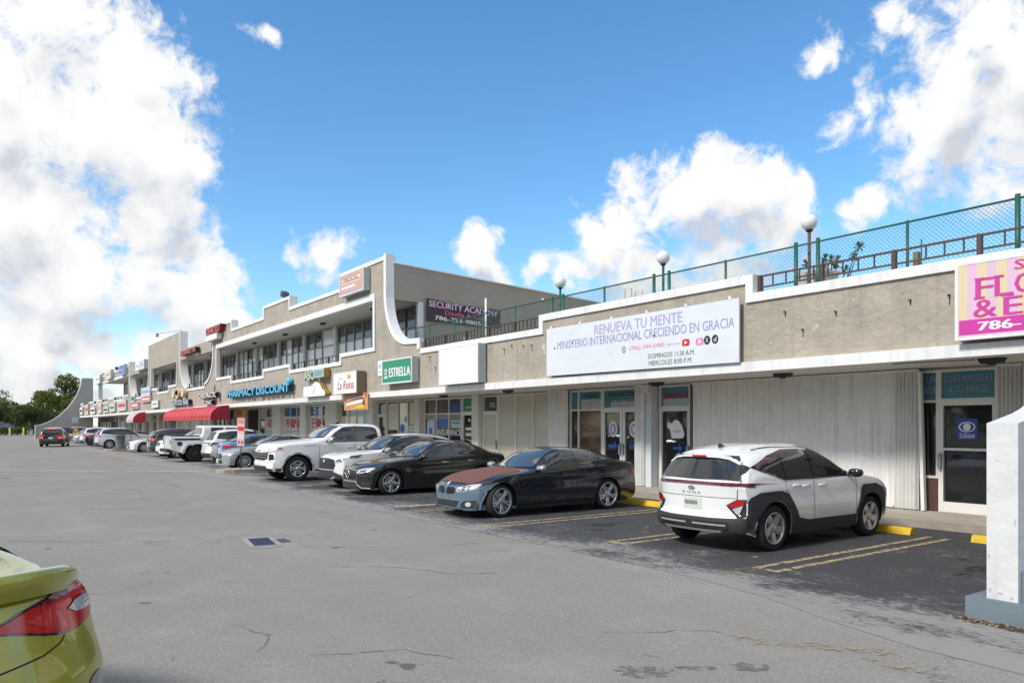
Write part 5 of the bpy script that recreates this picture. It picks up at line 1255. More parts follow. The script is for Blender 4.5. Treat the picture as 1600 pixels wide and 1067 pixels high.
def build_mb():
    L_ = 4.78
    c = Car('sedan', 'black executive sedan with chrome grille star, parked nose out beside the white crossover', W_MB, dict(L=L_, W=1.82, r=.34, xf=.82, xr=3.69, ra=.378,
        top=[(0, .62), (.03, .70), (.12, .76), (.4, .84), (.9, .925), (1.35, .985), (1.5, 1.01), (2.0, 1.26), (2.4, 1.40), (2.85, 1.44), (3.3, 1.41), (3.8, 1.27), (4.2, 1.12), (4.45, 1.06), (4.68, 1.04), (L_, .98)],
        belt=[(0, .58), (.3, .74), (.9, .86), (1.5, .91), (2.5, .94), (3.5, .965), (4.3, .97), (L_, .90)],
        crease=[(1.2, .70), (4.3, .80)], sill=[(0, .18), (.5, .165), (4.3, .18), (L_, .27)], flare=.022,
        face=[(.12, .07), (.2, .0), (.38, .02), (.5, .0), (.68, .03), (.8, .12)], tail=[(.2, .07), (.4, 0), (.7, .02), (.9, .06), (1.05, .02)],
        bowf=.38, lf=.95, bowr=.25, tumble=.36, xw=(1.4, 2.5, 3.0, 4.3), bw=(.2, .14)))
    c.patch('grille', [(-.42, .42), (-.455, .52), (-.40, .645), (-.2, .668), (.2, .668), (.40, .645), (.455, .52), (.42, .42)], 'front', M_mesh, .012, step=.05)
    for sg in (-1, 1): c.line('grille_blade', [(sg*.07, .552), (sg*.42, .56)], 'front', .03, M_chrome, .024)
    c.line('grille_surround', [(-.42, .415), (-.46, .52), (-.405, .652), (0, .676), (.405, .652), (.46, .52), (.42, .415), (0, .40), (-.42, .415)], 'front', .012, M_chrome, .018)
    p = c.hit(Vector((9, 0, .552)), Vector((-1, 0, 0)), .03)
    st = MB(); st.lathe([(.098, 0), (.108, .012), (.118, .012), (.122, 0), (.118, -.008), (.098, -.008)], 28, 'x', p, closed=True)
    for k in range(3):
        a = PI/2 + 2*PI*k/3; ca, sa = math.cos(a), math.sin(a)
        st.add([(p.x + .012, p.y + .022*-sa, p.z + .022*ca), (p.x + .012, p.y + .022*sa, p.z - .022*ca), (p.x + .012, p.y + .105*ca, p.z + .105*sa)], [(0, 1, 2)])
    st.build('star_emblem', M_chrome, c.root)
    c.patch('headlamp', [(.42, .60), (.45, .67), (.62, .715), (.78, .73), (.83, .715), (.79, .655), (.60, .585), (.48, .575)], 'front', M_lens, .012, mirror=True, step=.05)
    c.patch('headlamp_bezel', [(.50, .605), (.53, .65), (.70, .68), (.66, .63)], 'front', M_lensdark, .017, mirror=True, step=.05)
    c.patch('lower_grille', [(-.52, .265), (-.40, .345), (.40, .345), (.52, .265), (.45, .215), (-.45, .215)], 'front', M_mesh, .010)
    c.line('air_intake_lip', [(-.80, .20), (-.60, .205), (-.44, .295), (-.40, .365), (.40, .365), (.44, .295), (.60, .205), (.80, .20)], 'front', .03, M_grey, .02)
    c.line('air_intake_lip', [(-.5, .19), (0, .182), (.5, .19)], 'front', .03, M_grey, .02)
    c.patch('air_intake', [(.58, .27), (.50, .36), (.56, .43), (.78, .46), (.80, .28)], 'front', M_mesh, .010, mirror=True)
    c.glass([(-.70, 1.015), (-.53, 1.365), (0, 1.385), (.53, 1.365), (.70, 1.015), (0, 1.0)], 'front', M_wglass, step=.05)
    c.glass([(-.62, 1.12), (-.5, 1.33), (.5, 1.33), (.62, 1.12)], 'rear')
    c.patch('window_seal', [(1.64, .945), (2.05, 1.20), (2.4, 1.335), (2.85, 1.39), (3.3, 1.35), (3.75, 1.21), (3.98, 1.06), (3.9, 1.0), (2.6, .965)], 'side', M_gloss, .007, step=.045)
    c.patch('window', [(1.78, .965), (2.1, 1.19), (2.4, 1.305), (2.66, 1.35), (2.70, .985)], 'side', M_cglass, .013, step=.05)
    c.patch('window', [(2.80, .985), (2.77, 1.36), (3.1, 1.345), (3.42, 1.27), (3.46, 1.01)], 'side', M_cglass, .013, step=.05)
    c.patch('window', [(3.51, 1.015), (3.50, 1.24), (3.72, 1.17), (3.90, 1.05), (3.85, 1.02)], 'side', M_cglass, .013, step=.05)
    c.line('panel_gap', [(1.50, .30), (1.46, .6), (1.54, .90)], 'side'); c.line('panel_gap', [(2.74, .25), (2.76, .6), (2.73, .95)], 'side'); c.line('panel_gap', [(3.48, .64), (3.62, .82), (3.60, .99)], 'side')
    c.patch('side_vent', [(1.26, .585), (1.42, .60), (1.42, .665), (1.28, .65)], 'side', M_gloss, .006)
    c.handle(2.50, .835, M_chrome); c.handle(3.34, .86, M_chrome)
    c.mirror(1.76, .88, 1.0, W_MB, (.12, .19, .13))
    c.patch('tail_lamp', [(.42, .80), (.42, .88), (.80, .92), (.86, .86), (.80, .78)], 'rear', M_tail, .008, mirror=True)
    c.wheels('star', M_rim, .235, rr=.252)
    # grey spokes with dark insets
    return c
W_CROSS = paint('warm white car paint', (.74, .74, .72))
def build_corolla():
    L_ = 4.46
    c = Car('crossover', 'white crossover with big dark grille, parked nose out between the pickup and the black sedan', W_CROSS, dict(L=L_, W=1.82, r=.345, xf=.92, xr=3.56, ra=.40,
        top=[(0, .85), (.04, .93), (.15, .98), (.5, 1.04), (1.0, 1.09), (1.25, 1.12), (1.8, 1.42), (2.1, 1.53), (2.6, 1.60), (3.3, 1.58), (3.9, 1.49), (4.15, 1.40), (4.32, 1.12), (L_, 1.05)],
        belt=[(0, .80), (.3, .92), (1.2, 1.02), (2.4, 1.05), (3.6, 1.09), (4.2, 1.06), (L_, .98)],
        crease=[(1.1, .78), (3.9, .86)], sill=[(0, .26), (.5, .22), (3.9, .22), (L_, .30)], flare=.035,
        face=[(.2, .06), (.35, .0), (.6, .02), (.85, .04), (1.0, .10)], tail=[(.25, .08), (.4, 0), (.7, .03), (1.0, .06), (1.4, .0)],
        bowf=.33, lf=.95, tumble=.32, xw=(1.2, 2.3, 3.0, 4.2), bw=(.18, .1)))
    c.patch('grille', [(-.52, .50), (-.60, .68), (-.56, .84), (-.3, .88), (.3, .88), (.56, .84), (.60, .68), (.52, .50)], 'front', M_mesh, .012, step=.05)
    for k in range(5): c.line('grille_bar', [(-.55, .56 + .06*k), (.55, .56 + .06*k)], 'front', .014, mat('dark grille bar', (.05, .05, .052), rough=.4), .02)
    c.patch('badge', ellipse(0, .80, .07, .045, 16), 'front', M_chrome, .022, step=.1)
    c.patch('front_bumper', [(-.82, .24), (-.82, .40), (-.55, .50), (.55, .50), (.82, .40), (.82, .24)], 'front', M_clad, .014, step=.05)
    c.line('skid_strip', [(-.62, .35), (-.4, .275), (.4, .275), (.62, .35)], 'front', .05, M_grey, .024)
    c.line('bumper_bar', [(-.58, .545), (.58, .545)], 'front', .035, M_grey, .022)
    c.patch('headlamp', [(.56, .76), (.60, .85), (.76, .90), (.84, .91), (.84, .86), (.74, .77)], 'front', M_lens, .012, mirror=True, step=.05)
    c.patch('headlamp_bezel', [(.62, .79), (.66, .84), (.82, .88), (.78, .82)], 'front', M_lensdark, .018, mirror=True, step=.05)
    c.patch('headlamp', [(.42, .90), (.50, .96), (.86, 1.0), (.74, .91)], 'side', M_lensdark, .010, step=.05)
    c.patch('wheel_cladding', arc_pts(.92, .345, .404, -5, 185, 16)[::-1] + [(1.40, .30), (1.40, .55), (1.22, .78), (.92, .84), (.62, .78), (.42, .58), (.36, .35)], 'side', M_clad, .010, step=.06)
    c.patch('wheel_cladding', arc_pts(3.56, .345, .404, -5, 185, 16)[::-1] + [(4.05, .30), (4.02, .55), (3.86, .78), (3.56, .84), (3.26, .78), (3.08, .55), (3.06, .30)], 'side', M_clad, .010, step=.06)
    c.patch('sill_cladding', [(1.40, .23), (1.42, .36), (3.05, .36), (3.06, .23)], 'side', M_clad, .010)
    c.glass([(-.74, 1.14), (-.58, 1.50), (0, 1.52), (.58, 1.50), (.74, 1.14), (0, 1.12)], 'front', M_wglass, step=.05)
    c.patch('window_seal', [(1.45, 1.05), (1.85, 1.33), (2.15, 1.46), (2.6, 1.52), (3.3, 1.50), (3.9, 1.40), (4.0, 1.16), (3.2, 1.08)], 'side', M_gloss, .007, step=.045)
    c.patch('window', [(1.62, 1.08), (1.9, 1.32), (2.2, 1.44), (2.42, 1.48), (2.48, 1.08)], 'side', M_cglass, .013, step=.05)
    c.patch('window', [(2.58, 1.09), (2.54, 1.49), (3.1, 1.475), (3.3, 1.45), (3.3, 1.11)], 'side', M_cglass, .013, step=.05)
    c.patch('window', [(3.37, 1.13), (3.37, 1.44), (3.8, 1.37), (3.88, 1.18)], 'side', M_cglass, .013, step=.05)
    c.line('panel_gap', [(1.42, .38), (1.40, .7), (1.40, 1.02)], 'side'); c.line('panel_gap', [(2.52, .38), (2.54, .7), (2.52, 1.06)], 'side')
    for a in (-.56, .56): c.line('roof_rail', [(2.0, a), (2.8, a*1.03), (3.8, a*.96)], 'top', .035, M_gloss, .02)
    c.handle(2.34, .95, W_CROSS); c.handle(3.1, .97, W_CROSS)
    c.mirror(1.62, .90, 1.11, M_grey, (.13, .20, .16))
    c.glass([(-.66, 1.14), (-.55, 1.42), (.55, 1.42), (.66, 1.14)], 'rear')
    c.patch('tail_lamp', [(.5, .95), (.5, 1.04), (.86, 1.06), (.86, .93)], 'rear', M_tail, .008, mirror=True)
    c.wheels('five', M_rim, .225)
    return c
W_TRUCK = paint('bright white car paint', (.80, .80, .79))
def build_silverado():
    L_ = 5.88
    c = Car('pickup_truck', 'large white crew cab pickup truck parked nose out, chrome six spoke wheels', W_TRUCK, dict(L=L_, W=2.04, r=.415, xf=.98, xr=4.72, ra=.50,
        top=[(0, 1.08), (.04, 1.17), (.15, 1.235), (.6, 1.31), (1.2, 1.37), (1.58, 1.40), (1.72, 1.45), (2.2, 1.76), (2.5, 1.87), (2.9, 1.915), (3.6, 1.91), (4.0, 1.87), (4.06, 1.80), (4.13, 1.40), (4.2, 1.375), (L_, 1.375)],
        belt=[(0, 1.02), (.3, 1.13), (1.2, 1.22), (1.7, 1.25), (3.0, 1.27), (4.0, 1.28), (4.3, 1.30), (L_, 1.31)],
        sect=[(.2, .95), (.4, .97), (.6, .99), (.85, 1.0), (1.1, .985), (1.3, .965), (1.8, .93)],
        sill=[(0, .36), (.5, .33), (4.4, .33), (L_, .45)], flare=.055, tumble=.24, nroof=5, lf=.8, bowf=.24, powf=3.5, bowr=.08, lr=.5,
        face=[(.3, .06), (.45, .0), (.62, .0), (.7, .05), (.9, .05), (1.05, .06), (1.2, .12)], tail=[(.4, .0), (.7, .03), (1.3, .04)], xw=(1.7, 2.7, 3.4, 4.05), bw=(.16, .04)))
    c.patch('grille', [(-.62, .76), (-.66, .98), (-.50, 1.03), (.50, 1.03), (.66, .98), (.62, .76), (.40, .70), (-.40, .70)], 'front', M_mesh, .012, step=.06)
    for z in (.80, .88, .955): c.line('grille_bar', [(-.62, z), (.62, z)], 'front', .034, M_chrome if z > .95 else mat('grey grille bar', (.20, .20, .21), rough=.35, metal=.4), .026)
    c.line('grille_bar', [(-.92, 1.035), (-.62, 1.00), (.62, 1.00), (.92, 1.035)], 'front', .05, W_TRUCK, .03)
    c.patch('badge', [(-.13, .985), (-.05, .985), (-.05, .965), (.05, .965), (.05, .985), (.13, .985), (.13, 1.015), (.05, 1.015), (.05, 1.035), (-.05, 1.035), (-.05, 1.015), (-.13, 1.015)], 'front', M_gloss, .036, step=.1)
    c.patch('headlamp', [(.56, 1.02), (.60, 1.09), (.80, 1.11), (.94, 1.12), (.94, 1.035), (.75, 1.02)], 'front', M_lens, .014, mirror=True, step=.06)
    c.patch('headlamp', [(.20, 1.03), (.2, 1.11), (.42, 1.14), (.46, 1.06)], 'side', M_lens, .012, step=.06)
    c.patch('marker_lamp', [(.34, 1.06), (.36, 1.13), (.47, 1.14), (.48, 1.07)], 'side', M_amber, .016, step=.06)
    c.patch('fog_lamp_bezel', [(.70, .70), (.72, .92), (.90, .90), (.92, .74)], 'front', M_gloss, .012, mirror=True, step=.06)
    c.patch('air_intake', [(-.66, .36), (-.62, .52), (.62, .52), (.66, .36)], 'front', M_clad, .014)
    c.patch('bumper_valance', [(.62, .34), (.60, .46), (.92, .43), (.93, .34)], 'front', M_clad, .012, mirror=True, step=.06)
    c.line('panel_gap', [(-1.0, .66), (-.62, .66), (.62, .66), (1.0, .66)], 'front', .012)
    plate(c, 'front', .585)
    c.patch('front_bumper_end', [(.22, .35), (.22, .44), (.46, .45), (.50, .35)], 'side', M_clad, .012, step=.06)
    c.line('arch_lip', arc_pts(.98, .415, .515, 0, 180, 16), 'side', .05, M_clad, .010); c.line('arch_lip', arc_pts(4.72, .415, .515, 0, 180, 16), 'side', .05, M_clad, .010)
    c.glass([(-.84, 1.45), (-.68, 1.81), (0, 1.84), (.68, 1.81), (.84, 1.45), (0, 1.43)], 'front', M_wglass, step=.07)
    c.patch('window_seal', [(1.93, 1.275), (2.35, 1.63), (2.65, 1.79), (3.1, 1.83), (3.72, 1.80), (3.86, 1.75), (3.90, 1.30)], 'side', M_gloss, .007, step=.045)
    blueglass = mat('blue tinted car glass', (.014, .022, .035), rough=.02, spec=.9, coat=.5)
    c.patch('window', [(2.12, 1.305), (2.42, 1.63), (2.68, 1.765), (2.93, 1.79), (2.95, 1.305)], 'side', blueglass, .013, step=.06)
    c.patch('window', [(3.07, 1.31), (3.05, 1.795), (3.68, 1.77), (3.80, 1.72), (3.82, 1.32)], 'side', blueglass, .013, step=.06)
    c.patch('door_post', [(2.97, 1.30), (2.96, 1.80), (3.04, 1.80), (3.05, 1.30)], 'side', mat('brown grey pillar', (.10, .085, .08), rough=.4), .009)
    c.line('panel_gap', [(1.72, .42), (1.70, .8), (1.74, 1.22)], 'side', .012); c.line('panel_gap', [(3.0, .42), (3.02, .8), (3.0, 1.26)], 'side', .012); c.line('panel_gap', [(4.05, .42), (4.06, 1.30)], 'side', .014)
    c.line('model_script', [(1.22, 1.165), (1.66, 1.185)], 'side', .022, M_grey, .008)
    c.line('sill_shadow', [(1.55, .36), (4.1, .36)], 'side', .05, M_clad, .012)
    c.handle(2.82, 1.10, M_chrome, .22); c.handle(3.86, 1.12, M_chrome, .22)
    c.mirror(2.08, 1.02, 1.36, M_chrome, (.14, .26, .24))
    c.patch('mud_flap', [(1.50, .22), (1.52, .36), (1.56, .36), (1.56, .22)], 'side', M_clad, .012, step=.06)
    h = c.hit(Vector((c.X(2.75), 0, 5)), Vector((0, 0, -1)), 0)
    MB().prism_xz([(h.x + .10, h.z - .01), (h.x - .08, h.z - .01), (h.x - .09, h.z + .065), (h.x - .05, h.z + .07)], -.02, .02).build('antenna_fin', M_gloss, c.root)
    c.glass([(-.70, 1.42), (-.62, 1.78), (.62, 1.78), (.70, 1.42)], 'rear')
    c.wheels('six', M_chrome, .28, rr=.265)
    return c
W_GREEN = mat('olive green metallic paint', (.30, .285, .018), rough=.25, metal=.2, coat=1.0, noise=.05)
def build_green():
    L_ = 4.45
    c = Car('coupe', 'olive green coupe with rear spoiler and large red tail lamp at the left edge', W_GREEN, dict(L=L_, W=1.78, r=.33, xf=.85, xr=3.50, ra=.37,
        top=[(0, .60), (.05, .68), (.3, .77), (.9, .87), (1.3, .93), (1.9, 1.24), (2.3, 1.36), (2.7, 1.39), (3.1, 1.35), (3.6, 1.17), (3.95, 1.07), (4.15, 1.045), (4.32, 1.035), (4.41, 1.01), (L_, .955)],
        belt=[(0, .56), (.3, .70), (.9, .82), (1.5, .875), (2.5, .91), (3.5, .95), (4.0, .96), (4.3, .93), (L_, .90)],
        sect=[(.12, .93), (.28, .965), (.45, .995), (.58, 1.0), (.75, .975), (.9, .93), (1.1, .88)],
        sill=[(0, .17), (.5, .16), (4.0, .18), (L_, .24)], flare=.02, nroof=4, tumble=.36,
        tail=[(.2, .10), (.35, .0), (.50, .0), (.58, .03), (.7, .075), (.85, .11), (.95, .13), (1.05, .16)], bowr=.34, lr=.80, powr=2.6, xw=(1.3, 2.3, 2.9, 4.0), bw=(.2, .14), sharp=50))
    # tail lamp wrapping the corner
    Z = .115
    def up(p): return [(x, .90 - (.90 - z) * .76 + Z) for x, z in p]
    lamp = [(-.06, .685), (-.23, .755), (-.44, .82), (-.63, .885), (-.68, .88), (-.745, .78), (-.80, .66), (-.81, .60), (-.74, .575), (-.56, .55), (-.42, .575), (-.20, .65)]
    c.patch('tail_lamp_seal', up([(-.03, .68), (-.22, .768), (-.44, .835), (-.63, .902), (-.69, .896), (-.76, .785), (-.82, .66), (-.826, .592), (-.74, .562), (-.55, .537), (-.41, .562), (-.19, .64)]), 'rear', M_gloss, .004, step=.035)
    lo = c.patch('tail_lamp', up(lamp), 'rear', M_tail, .010, step=.035)
    c.patch('lamp_reflector', up([(-.25, .70), (-.42, .75), (-.47, .70), (-.53, .575), (-.42, .60)]), 'rear', mat('bright red reflector', (.50, .02, .02), rough=.12, coat=1.0, noise=.25, nscale=18), .014, step=.03)
    c.patch('lamp_band', up([(-.30, .775), (-.63, .885), (-.67, .865), (-.62, .82), (-.45, .775)]), 'rear', M_taildark, .014, step=.03)
    c.patch('reversing_lamp', up([(-.54, .70), (-.60, .74), (-.70, .755), (-.765, .695), (-.79, .655), (-.70, .65), (-.60, .66)]), 'rear', M_lens, .017, step=.03)
    for k in range(3): c.line('lamp_divider', [(-.60, .895 - .02*k), (-.745 - .01*k, .898 - .02*k)], 'rear', .005, M_grey, .022)
    # seams: boot lid and bumper top
    c.line('panel_gap', [(.4, .66), (-.1, .66), (-.34, .68), (-.46, .71), (-.50, .74)], 'rear', .008)
    c.line('panel_gap', [(-.68, 1.0), (-.72, 1.03)], 'rear', .006)
    # spoiler: raised lip following the boot edge
    sp = MB(); n = 41; vs = []; hw = .73
    for i in range(n):
        t = -1 + 2*i/(n-1); y = hw * t; u = abs(t)
        xs = -L_/2 + .05 + .30 * u**3.2; dz = .06 * (1 - u**6)**.5 if u < 1 else 0
        wd = .26 * (1 - .35 * u**4)
        zb = 1.025 - .05 * u**3
        base = c.hit(Vector((xs + wd, y, 5)), Vector((0, 0, -1)), .0); zf = base.z if base else zb
        vs += [(xs + wd, y, zf + .004), (xs + wd*.6, y, zf + .03 + dz*.6), (xs + wd*.25, y, zb + .04 + dz*.95), (xs + .015, y, zb + .03 + dz), (xs, y, zb + .018 + dz*.9), (xs + .012, y, zb + dz*.55), (xs + .05, y, zb - .04)]
    k = 7
    fs = [(i*k + j, i*k + j + 1, (i+1)*k + j + 1, (i+1)*k + j) for i in range(n-1) for j in range(k-1)]
    sp.add(vs, fs, 0, True).build('spoiler', W_GREEN, c.root)
    c.patch('fog_reflector', ellipse(-.72, .43, .10, .05, 16), 'rear', M_lensdark, .006, mirror=True, step=.05)
    c.patch('rear_valance', [(-.70, .19), (-.66, .28), (.66, .28), (.70, .19)], 'rear', M_clad, .006)
    plate(c, 'rear', .42, u=.0)
    c.patch('tail_lamp', [(-x, z) for x, z in up(lamp)], 'rear', M_tail, .010, step=.05)
    c.glass([(-.50, 1.11), (-.42, 1.32), (.42, 1.32), (.50, 1.11)], 'rear')
    c.glass([(1.7, .93), (2.1, 1.18), (2.5, 1.29), (3.0, 1.26), (3.5, 1.10), (3.55, .98)], 'side')
    c.glass([(-.68, .95), (-.52, 1.31), (.52, 1.31), (.68, .95)], 'front', M_wglass)
    c.wheels('five', M_rim, .225); c.mirror(1.7, .86, .98, W_GREEN)
    return c

def build_generic(name, label, pm, kind, rear_style=0, glass=None, rim='five', group='parked cars', cat=None, plastics=False, lampm=None):
    """the plainer cars further down the row"""
    g = glass or M_cglass
    if kind == 'sedan':
        L_, W_, r, xf, xr, H_ = 4.75, 1.82, .335, .88, 3.66, 1.44
        top = [(0, .62), (.03, .69), (.12, .745), (.5, .84), (1.0, .92), (1.4, .98), (1.95, 1.25), (2.35, 1.39), (2.8, H_), (3.3, 1.41), (3.8, 1.24), (4.15, 1.10), (4.4, 1.05), (4.65, 1.03), (L_, .97)]
        belt = [(0, .58), (.3, .72), (1.0, .86), (1.5, .91), (2.5, .94), (3.5, .97), (4.3, .97), (L_, .90)]
        dlo = [(1.6, .94), (2.05, 1.20), (2.4, 1.33), (2.8, 1.385), (3.3, 1.34), (3.75, 1.19), (3.95, 1.05), (3.85, .99), (2.6, .96)]; ws = (.70, 1.0, .53, 1.37); rw = (.62, 1.10, .5, 1.34)
        k = dict(sill=[(0, .19), (.5, .17), (4.2, .18), (L_, .27)], tumble=.36, bowf=.36, lf=.95, bowr=.25, xw=(1.35, 2.5, 3.0, 4.2), bw=(.2, .14), flare=.02, face=[(.12, .06), (.2, 0), (.5, .0), (.66, .03), (.8, .12)])
        hz, tz = .63, .84
    elif kind == 'hatch':
        L_, W_, r, xf, xr, H_ = 4.45, 1.80, .33, .86, 3.52, 1.44
        top = [(0, .66), (.03, .73), (.12, .79), (.5, .88), (1.0, .97), (1.3, 1.02), (1.9, 1.31), (2.25, 1.42), (2.7, H_ + .02), (3.2, 1.41), (3.7, 1.27), (4.1, 1.13), (4.3, 1.07), (4.4, 1.03), (L_, .98)]
        belt = [(0, .62), (.3, .76), (1.0, .89), (1.5, .93), (2.5, .96), (3.5, .99), (4.1, .97), (L_, .90)]
        dlo = [(1.45, .96), (1.9, 1.22), (2.3, 1.35), (2.7, 1.39), (3.2, 1.33), (3.65, 1.17), (3.8, 1.03), (2.6, .975)]; ws = (.70, 1.03, .53, 1.37); rw = (.62, 1.13, .48, 1.36)
        k = dict(sill=[(0, .19), (.5, .17), (4.0, .18), (L_, .27)], tumble=.36, bowf=.34, lf=.92, bowr=.28, lr=.85, xw=(1.3, 2.4, 2.8, 4.1), bw=(.2, .14), flare=.02)
        hz, tz = .68, .86
    else:
        L_, W_, r, xf, xr, H_ = 4.65, 1.86, .36, .92, 3.66, 1.68
        top = [(0, .86), (.04, .94), (.15, 1.0), (.5, 1.07), (1.0, 1.12), (1.3, 1.16), (1.85, 1.48), (2.2, 1.61), (2.7, H_), (3.5, 1.66), (4.1, 1.56), (4.3, 1.46), (4.46, 1.15), (4.56, 1.08), (L_, 1.04)]
        belt = [(0, .82), (.3, .94), (1.2, 1.05), (2.4, 1.08), (3.7, 1.12), (4.3, 1.10), (L_, .98)]
        dlo = [(1.55, 1.09), (1.95, 1.38), (2.3, 1.52), (2.7, 1.59), (3.5, 1.57), (4.05, 1.48), (4.2, 1.22), (3.3, 1.12)]; ws = (.74, 1.18, .6, 1.57); rw = (.70, 1.18, .6, 1.52)
        k = dict(sill=[(0, .27), (.5, .23), (4.0, .23), (L_, .32)], tumble=.3, bowf=.32, lf=.9, bowr=.22, xw=(1.25, 2.4, 3.1, 4.35), bw=(.18, .1), flare=.03, tail=[(.25, .10), (.4, 0), (.6, .0), (.66, .03), (1.0, .05), (1.5, .02)])
        hz, tz = .86, 1.0
    c = Car(name, label, pm, dict(L=L_, W=W_, r=r, xf=xf, xr=xr, ra=r + .05, top=top, belt=belt, crease=[(1.1, hz + .04), (L_ - .5, tz - .05)], **k), group=group, cat=cat or 'car')
    c.glass([(-ws[0], ws[1]), (-ws[2], ws[3]), (0, ws[3] + .02), (ws[2], ws[3]), (ws[0], ws[1]), (0, ws[1] - .015)], 'front', M_wglass, step=.05)
    c.patch('rear_window', [(-rw[0], rw[1]), (-rw[2], rw[3]), (rw[2], rw[3]), (rw[0], rw[1])], 'rear', g, .012, step=.06, flat=True)
    xs = [p[0] for p in dlo]; b1 = (min(xs) + max(xs)) / 2 - .12
    c.patch('window_seal', dlo, 'side', M_gloss, .009, step=.05)
    def cut(a, b, ins=.03):
        n = len(dlo); ti = max(range(n), key=lambda i: dlo[i][0]); up = dlo[:ti+1]; dn = [dlo[0]] + dlo[ti:][::-1]
        us = [(x, inter(up, x) - ins) for x in np.linspace(a, b, 6)]; ds = [(x, inter(dn, x) + ins * .8) for x in (b, a)]
        return [p for p in us] + ds
    a0, a1 = min(xs) + .16, max(xs) - .14
    for a, b in ((a0, b1 - .03), (b1 + .05, a1 - .5), (a1 - .44, a1)): c.patch('window', cut(a, b), 'side', g, .016, step=.06)
    c.patch('headlamp', [(.42, hz - .03), (.46, hz + .04), (.74, hz + .08), (.80, hz + .06), (.74, hz - .02)], 'front', lampm or M_lens, .010, mirror=True)
    c.patch('grille', [(-.42, hz - .17), (-.46, hz - .05), (-.36, hz + .03), (.36, hz + .03), (.46, hz - .05), (.42, hz - .17)], 'front', M_mesh, .010)
    for q in (hz - .13, hz - .06): c.line('grille_bar', [(-.40, q), (.40, q)], 'front', .018, M_chrome, .018)
    c.patch('lower_grille', [(-.5, .26), (-.44, .40), (.44, .40), (.5, .26)], 'front', M_mesh, .010); plate(c, 'front', hz - .27)
    if rear_style == 0: c.patch('tail_lamp', [(.42, tz - .05), (.42, tz + .05), (.80, tz + .09), (.90, tz + .04), (.84, tz - .06)], 'rear', M_tail, .010, mirror=True, step=.05); c.patch('tail_lamp', [(L_ - .34, tz), (L_ - .28, tz + .10), (L_ - .04, tz + .08), (L_ - .04, tz - .04)], 'side', M_tail, .010, step=.05)
    elif rear_style == 1:
        c.patch('tail_lamp', [(-.88, tz - .02), (-.88, tz + .015), (.88, tz + .015), (.88, tz - .02)], 'rear', M_lensdark, .010, step=.06)
        for a, b in ((.0, .14), (.16, .30)): c.patch('tail_lamp', [(L_ - .50 + a, tz - .02), (L_ - .46 + a, tz + .02), (L_ - .20 + a * .4, tz + .03), (L_ - .36 + a, tz - .11)], 'side', M_lensdark, .010, step=.05)
        c.patch('tail_lamp', [(.56, tz - .14), (.66, tz - .02), (.74, tz - .02), (.64, tz - .14)], 'rear', M_taildark, .010, mirror=True); c.patch('tail_lamp', [(.74, tz - .16), (.80, tz - .02), (.88, tz - .02), (.84, tz - .16)], 'rear', M_taildark, .010, mirror=True)
    plate(c, 'rear', tz - .13 if kind != 'suv' else tz - .22)
    if kind == 'suv':
        c.patch('rear_bumper', [(-.86, .30), (-.86, .50), (.86, .50), (.86, .30)], 'rear', M_clad if plastics else M_gloss, .010, step=.07)
    ra = r + .054
    if plastics:
        for xc in (xf, xr): c.line('wheel_cladding', arc_pts(xc, r, ra + .03, 0, 180, 14), 'side', .07, M_clad, .010)
        c.patch('sill_cladding', [(xf + ra, k['sill'][1][1] + .01), (xf + ra, .36), (xr - ra, .36), (xr - ra, k['sill'][1][1] + .01)], 'side', M_clad, .010)
    c.line('panel_gap', [(b1, .34), (b1, inter([(p[0], p[1]) for p in belt], b1))], 'side', .012); c.line('panel_gap', [(a0 - .12, .34), (a0 - .14, inter(belt, a0))], 'side', .012)
    c.handle(b1 - .18, inter(belt, b1) - .12, pm); c.handle(a1 - .62, inter(belt, b1) - .10, pm)
    c.mirror(min(xs) + .15, W_/2 - .02, inter(belt, 1.6) + .07, pm if kind != 'suv' else M_gloss, (.12, .19, .14))
    c.wheels(rim, M_rim, .22)
    return c
